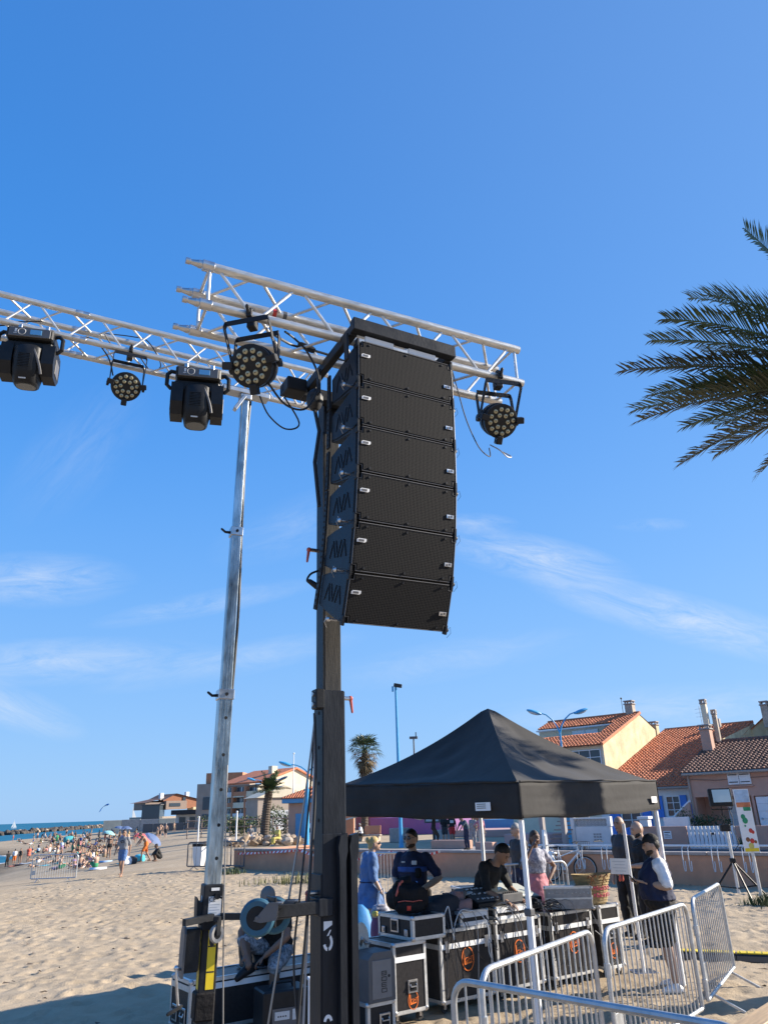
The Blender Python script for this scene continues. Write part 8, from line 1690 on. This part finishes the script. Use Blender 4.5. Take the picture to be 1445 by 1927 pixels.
bch(37, 1626, 'woman in dark swimsuit with long hair near the water', rad(200), Fig(None, female=True, sc=1.0), skin='skin_tan', top=('c_black', 0, .1, .8, .012), hair=('hair_black', 'back'))
bch(53, 1622, 'person wrapped in a coral towel near the water', rad(220), Fig(None, female=True, sc=1.0), skin='skin_light', top=('c_coral', .6, .05, .9, .05), bottom=('skirt', 'c_coral', .6), hair=('hair_brown', 'back'))

# bathers further off: a few body plans shared, each bather with own colours
SITB = dict(pel=(0, 0, .14), wai=(0, -.04, .30), che=(0, -.04, .48), nek=(0, .02, .66), hed=(0, .06, .80), shL=(-.17, -.02, .60), shR=(.17, -.02, .60), elL=(-.26, .12, .40), wrL=(-.14, .34, .36), elR=(.26, .10, .40), wrR=(.14, .34, .36), hpL=(-.09, .04, .13), knL=(-.12, .42, .40), anL=(-.11, .72, .08), hpR=(.09, .04, .13), knR=(.12, .44, .36), anR=(.11, .76, .08))
LIE = dict(pel=(0, 0, .12), wai=(0, .16, .12), che=(0, .36, .16), nek=(0, .54, .22), hed=(0, .68, .28), shL=(-.18, .46, .18), shR=(.18, .46, .18), elL=(-.28, .56, .06), wrL=(-.16, .76, .05), elR=(.28, .56, .06), wrR=(.16, .76, .05), hpL=(-.09, -.04, .11), knL=(-.10, -.46, .10), anL=(-.10, -.86, .06), hpR=(.09, -.04, .11), knR=(.11, -.45, .16), anR=(.10, -.8, .08), ftL=np.array([0, -.6, -.4]), ftR=np.array([0, -.6, -.4]))
PLANS = dict(standing=Fig(dict(elL=(-.26, .02, 1.14), wrL=(-.18, .2, 1.0))), walking=Fig(walkpose(1.0)), sitting=Fig(SITB), lying=Fig(LIE), bending=Fig(BEND))
protos = {}
for nm, f in PLANS.items():
    for fe in (0, 1):
        f2 = Fig({k: v for k, v in f.j.items()}, female=bool(fe)); b = MB(); f2.torso(b)
        for sd in 'LR': f2.arm(b, sd, fing=False); f2.leg(b, sd)
        f2.neckhead(b); bo = fuse('body', b, 'skin_tan', None, .034)
        b = MB(); f2.torso(b, .018, 0, .34)
        for sd in 'LR': f2.leg(b, sd, .02, 0, .15 if fe else .7, False)
        sw = fuse('swimwear', b, 'c_black', None, .034)
        b = MB(); f2.torso(b, .018, .5 if fe else .25, .68 if fe else .9)
        if not fe:
            for sd in 'LR': f2.arm(b, sd, .022, -.1, .8, False)
        tp = fuse('top', b, 'c_black', None, .034); b = MB(); f2.hair(b, 'back' if fe else 'short', .014); hr = fuse('hair', b, 'hair_black', None, .034); protos[nm, fe] = (bo, sw, tp, hr)
bake()
for o_ in [o for p in protos.values() for o in p]: COL.objects.unlink(o_)
def paint(o, mt):
    o.material_slots[0].link = 'OBJECT'; o.material_slots[0].material = M[mt]
rg = random.Random(5); USED = {}
COLS = ['black', 'black', 'charcoal', 'navy', 'black', 'navy_teal', 'royal', 'teal', 'red_cl', 'gray', 'green', 'pink', 'whitecl', 'tan_cl', 'navy', 'lilac', 'beige', 'paleblue', 'whitecl', 'charcoal']
NAMES = dict(tan_cl='brown', navy_teal='dark teal', red_cl='red', whitecl='white', orange_cl='orange', yellow_cl='yellow', paleblue='pale blue', royal='royal blue', turq='turquoise')
VERB = dict(standing='standing', walking='walking', sitting='sitting', lying='lying', bending='bending down')
def zone(px, py):
    if py < 1580: return 'far down the beach' if px < 170 else 'below the sea wall'
    if px < 70: return 'near the waterline'
    if px < 150: return 'behind the lone barrier' if py > 1600 else 'on the middle of the beach'
    return 'beside the walking man' if py > 1600 else 'near the coloured parasols'
def bather(px, py, plan, fe, clad):
    g = GT(px, py); g[0] += 0; col = rg.choice(COLS); hc, hn = rg.choice((('hair_black', 'black'), ('hair_brown', 'brown'), ('hair_blond', 'fair'), ('hair_brown', 'brown'), ('hair_gray', 'grey'))); skin = rg.choice(('skin_tan', 'skin_light', 'skin_brown', 'skin_light'))
    for _ in range(40):
        what = ('bikini' if fe else 'swim shorts') if not clad else ('beach dress' if fe else 't-shirt and shorts')
        lb = f'{hn}-haired {"woman" if fe else "man"} in {NAMES.get(col, col)} {what} {VERB[plan]} {zone(px, py)}'
        if lb not in USED: break
        col = rg.choice(COLS); hc, hn = rg.choice((('hair_black', 'black'), ('hair_brown', 'brown'), ('hair_blond', 'fair'), ('hair_gray', 'grey')))
    USED[lb] = 1
    t = thing('person', lb, 'person', g, rg.uniform(0, 6.28), 'bathers on the beach'); s_ = rg.uniform(.92, 1.05)*(.94 if fe else 1.02); t.scale = (s_,)*3
    bo, sw, tp, hr = protos[plan, fe]
    for o, m_ in ((bo, skin), (sw, 'c_' + col), (hr, hc)) + (((tp, 'c_' + (col if fe else rg.choice(COLS))),) if fe or clad else ()):
        c = link(o.name.split('.')[0], o.data, t); paint(c, m_)
    return t
PL = ['standing', 'sitting', 'sitting', 'lying', 'walking', 'standing', 'bending', 'sitting']
spots = []
for k in range(190):
    u = rg.random()
    if k < 34: px, py = rg.uniform(100, 240), rg.uniform(1588, 1612)
    elif k < 60: px, py = rg.uniform(60, 200), rg.uniform(1600, 1636)
    elif k < 84: px, py = rg.uniform(20, 200), rg.uniform(1582, 1596)
    elif k < 128: px, py = rg.uniform(70, 260), rg.uniform(1572, 1586)
    elif k < 150: px, py = rg.uniform(250, 330), rg.uniform(1562, 1584)
    elif k < 185: px, py = rg.uniform(60, 215), rg.uniform(1596, 1638)
    else: px, py = rg.uniform(60, 215), rg.uniform(1578, 1600)
    if (px < 60 and py > 1598): continue
    if py > 1618 and px > 190: continue
    if zt(*GT(px, py)[:2]) < SEA + .12: continue
    if 128 <= k < 150 and k % 2: continue
    if py > 1612 and k % 4 == 0: continue
    bather(px, py, PL[k % 8] if py < 1612 else rg.choice(['sitting', 'lying', 'sitting']), rg.random() < .5, rg.random() < .3)
for px, py in ((70, 1576), (88, 1575), (52, 1579), (120, 1573)): pass
# towels, parasols and bags among the bathers
tw = [('blue', 'royal'), ('turquoise', 'turq'), ('teal', 'teal'), ('white', 'whitecl'), ('coral', 'coral'), ('pale blue', 'paleblue'), ('navy', 'navy'), ('green', 'green')]
for k, (px, py) in enumerate(((78, 1618), (90, 1629), (113, 1625), (185, 1636), (160, 1620), (200, 1622), (40, 1628), (168, 1606), (140, 1612), (106, 1606), (240, 1626), (258, 1619), (30, 1630), (55, 1625), (180, 1612))):
    nm, mt = tw[k % 8]; g = GT(px, py); b = MB(); n_ = 8
    b.add([(x/n_*1.9 - .95, y*.9 - .45, .035 + .03*math.sin(x*1.7 + k)*(1 if y else .6)) for y in (0, .5, 1) for x in range(n_ + 1)], [(r*(n_ + 1) + x, r*(n_ + 1) + x + 1, (r + 1)*(n_ + 1) + x + 1, (r + 1)*(n_ + 1) + x) for r in range(2) for x in range(n_)])
    o = b.build('beach_towel', 'c_' + mt, None, 40, loc=g, rz=rg.uniform(0, 3)); so = o.modifiers.new('cloth', 'SOLIDIFY'); so.thickness = .02
    tag(o, f'{nm} beach towel {["spread left of the lone barrier", "spread below the lone barrier", "crumpled under the seated bathers", "lying in front of the seated group", "laid out in the middle of the crowd", "left beside the walking man", "near the damp sand", "far among the bathers"][(k*3 + k//8) % 8]}', 'towel', 'beach towels')
for k, (px, py, mt, lb, tilt) in enumerate(((277, 1595, 'umbrella_blue', 'blue grey beach parasol tilted behind the man in orange shorts', .7), (200, 1585, 'umbrella_teal', 'pale turquoise parasol standing among the bathers', .3), (222, 1573, 'umbrella_blue', 'bright blue parasol with canopy half closed near the sea wall', .2), (262, 1592, 'umbrella_red', 'red and dark beach tent shade next to the tilted parasol', .5), (236, 1575, 'umbrella_blue', 'second bright blue parasol to the right near the sea wall', .1))):
    g = GT(px, py); t = thing('parasol', lb, 'parasol', g, 0, 'beach parasols'); hh = 1.0 if tilt > .4 else 1.5; R = roty(tilt)
    b = MB(); b.tube([(0, 0, 0), R @ np.array([0, 0, hh])], .025, 6); b.build('pole', 'white', t); b = MB(); b.lathe([(.001, hh + .3), (.45, hh + .2), (.85, hh + .02), (1.02, hh - .16), (.98, hh - .15), (.4, hh + .15), (.001, hh + .24)], R=R, n=10); b.build('canopy', mt, t, 20)
for k, (px, py, mt, lb) in enumerate(((223, 1589, 'c_paleblue', 'pale blue cool box among the bathers'), (238, 1628, 'c_whitecl', 'white beach bag on the sand right of the walking man'), (250, 1626, 'c_charcoal', 'dark rumpled beach bag beside a white bag'), (262, 1622, 'c_turq', 'white and turquoise beach bag behind the orange shorts'), (130, 1586, 'c_teal', 'teal beach tent far behind the bathers'), (106, 1583, 'c_green', 'green beach tent far behind the bathers'))):
    g = GT(px, py); t = thing('beach_bag' if k not in (4, 5) else 'beach_tent', lb, 'bag' if k not in (4, 5) else 'tent', g, k); s_ = .35 if k not in (4, 5) else 1.0; blobmesh('bag_body' if k not in (4, 5) else 'shell', mt, t, (0, 0, .75*s_*.7), (s_, s_*.7, s_*.7), 70 + k, .2, 14, 9)
bake()
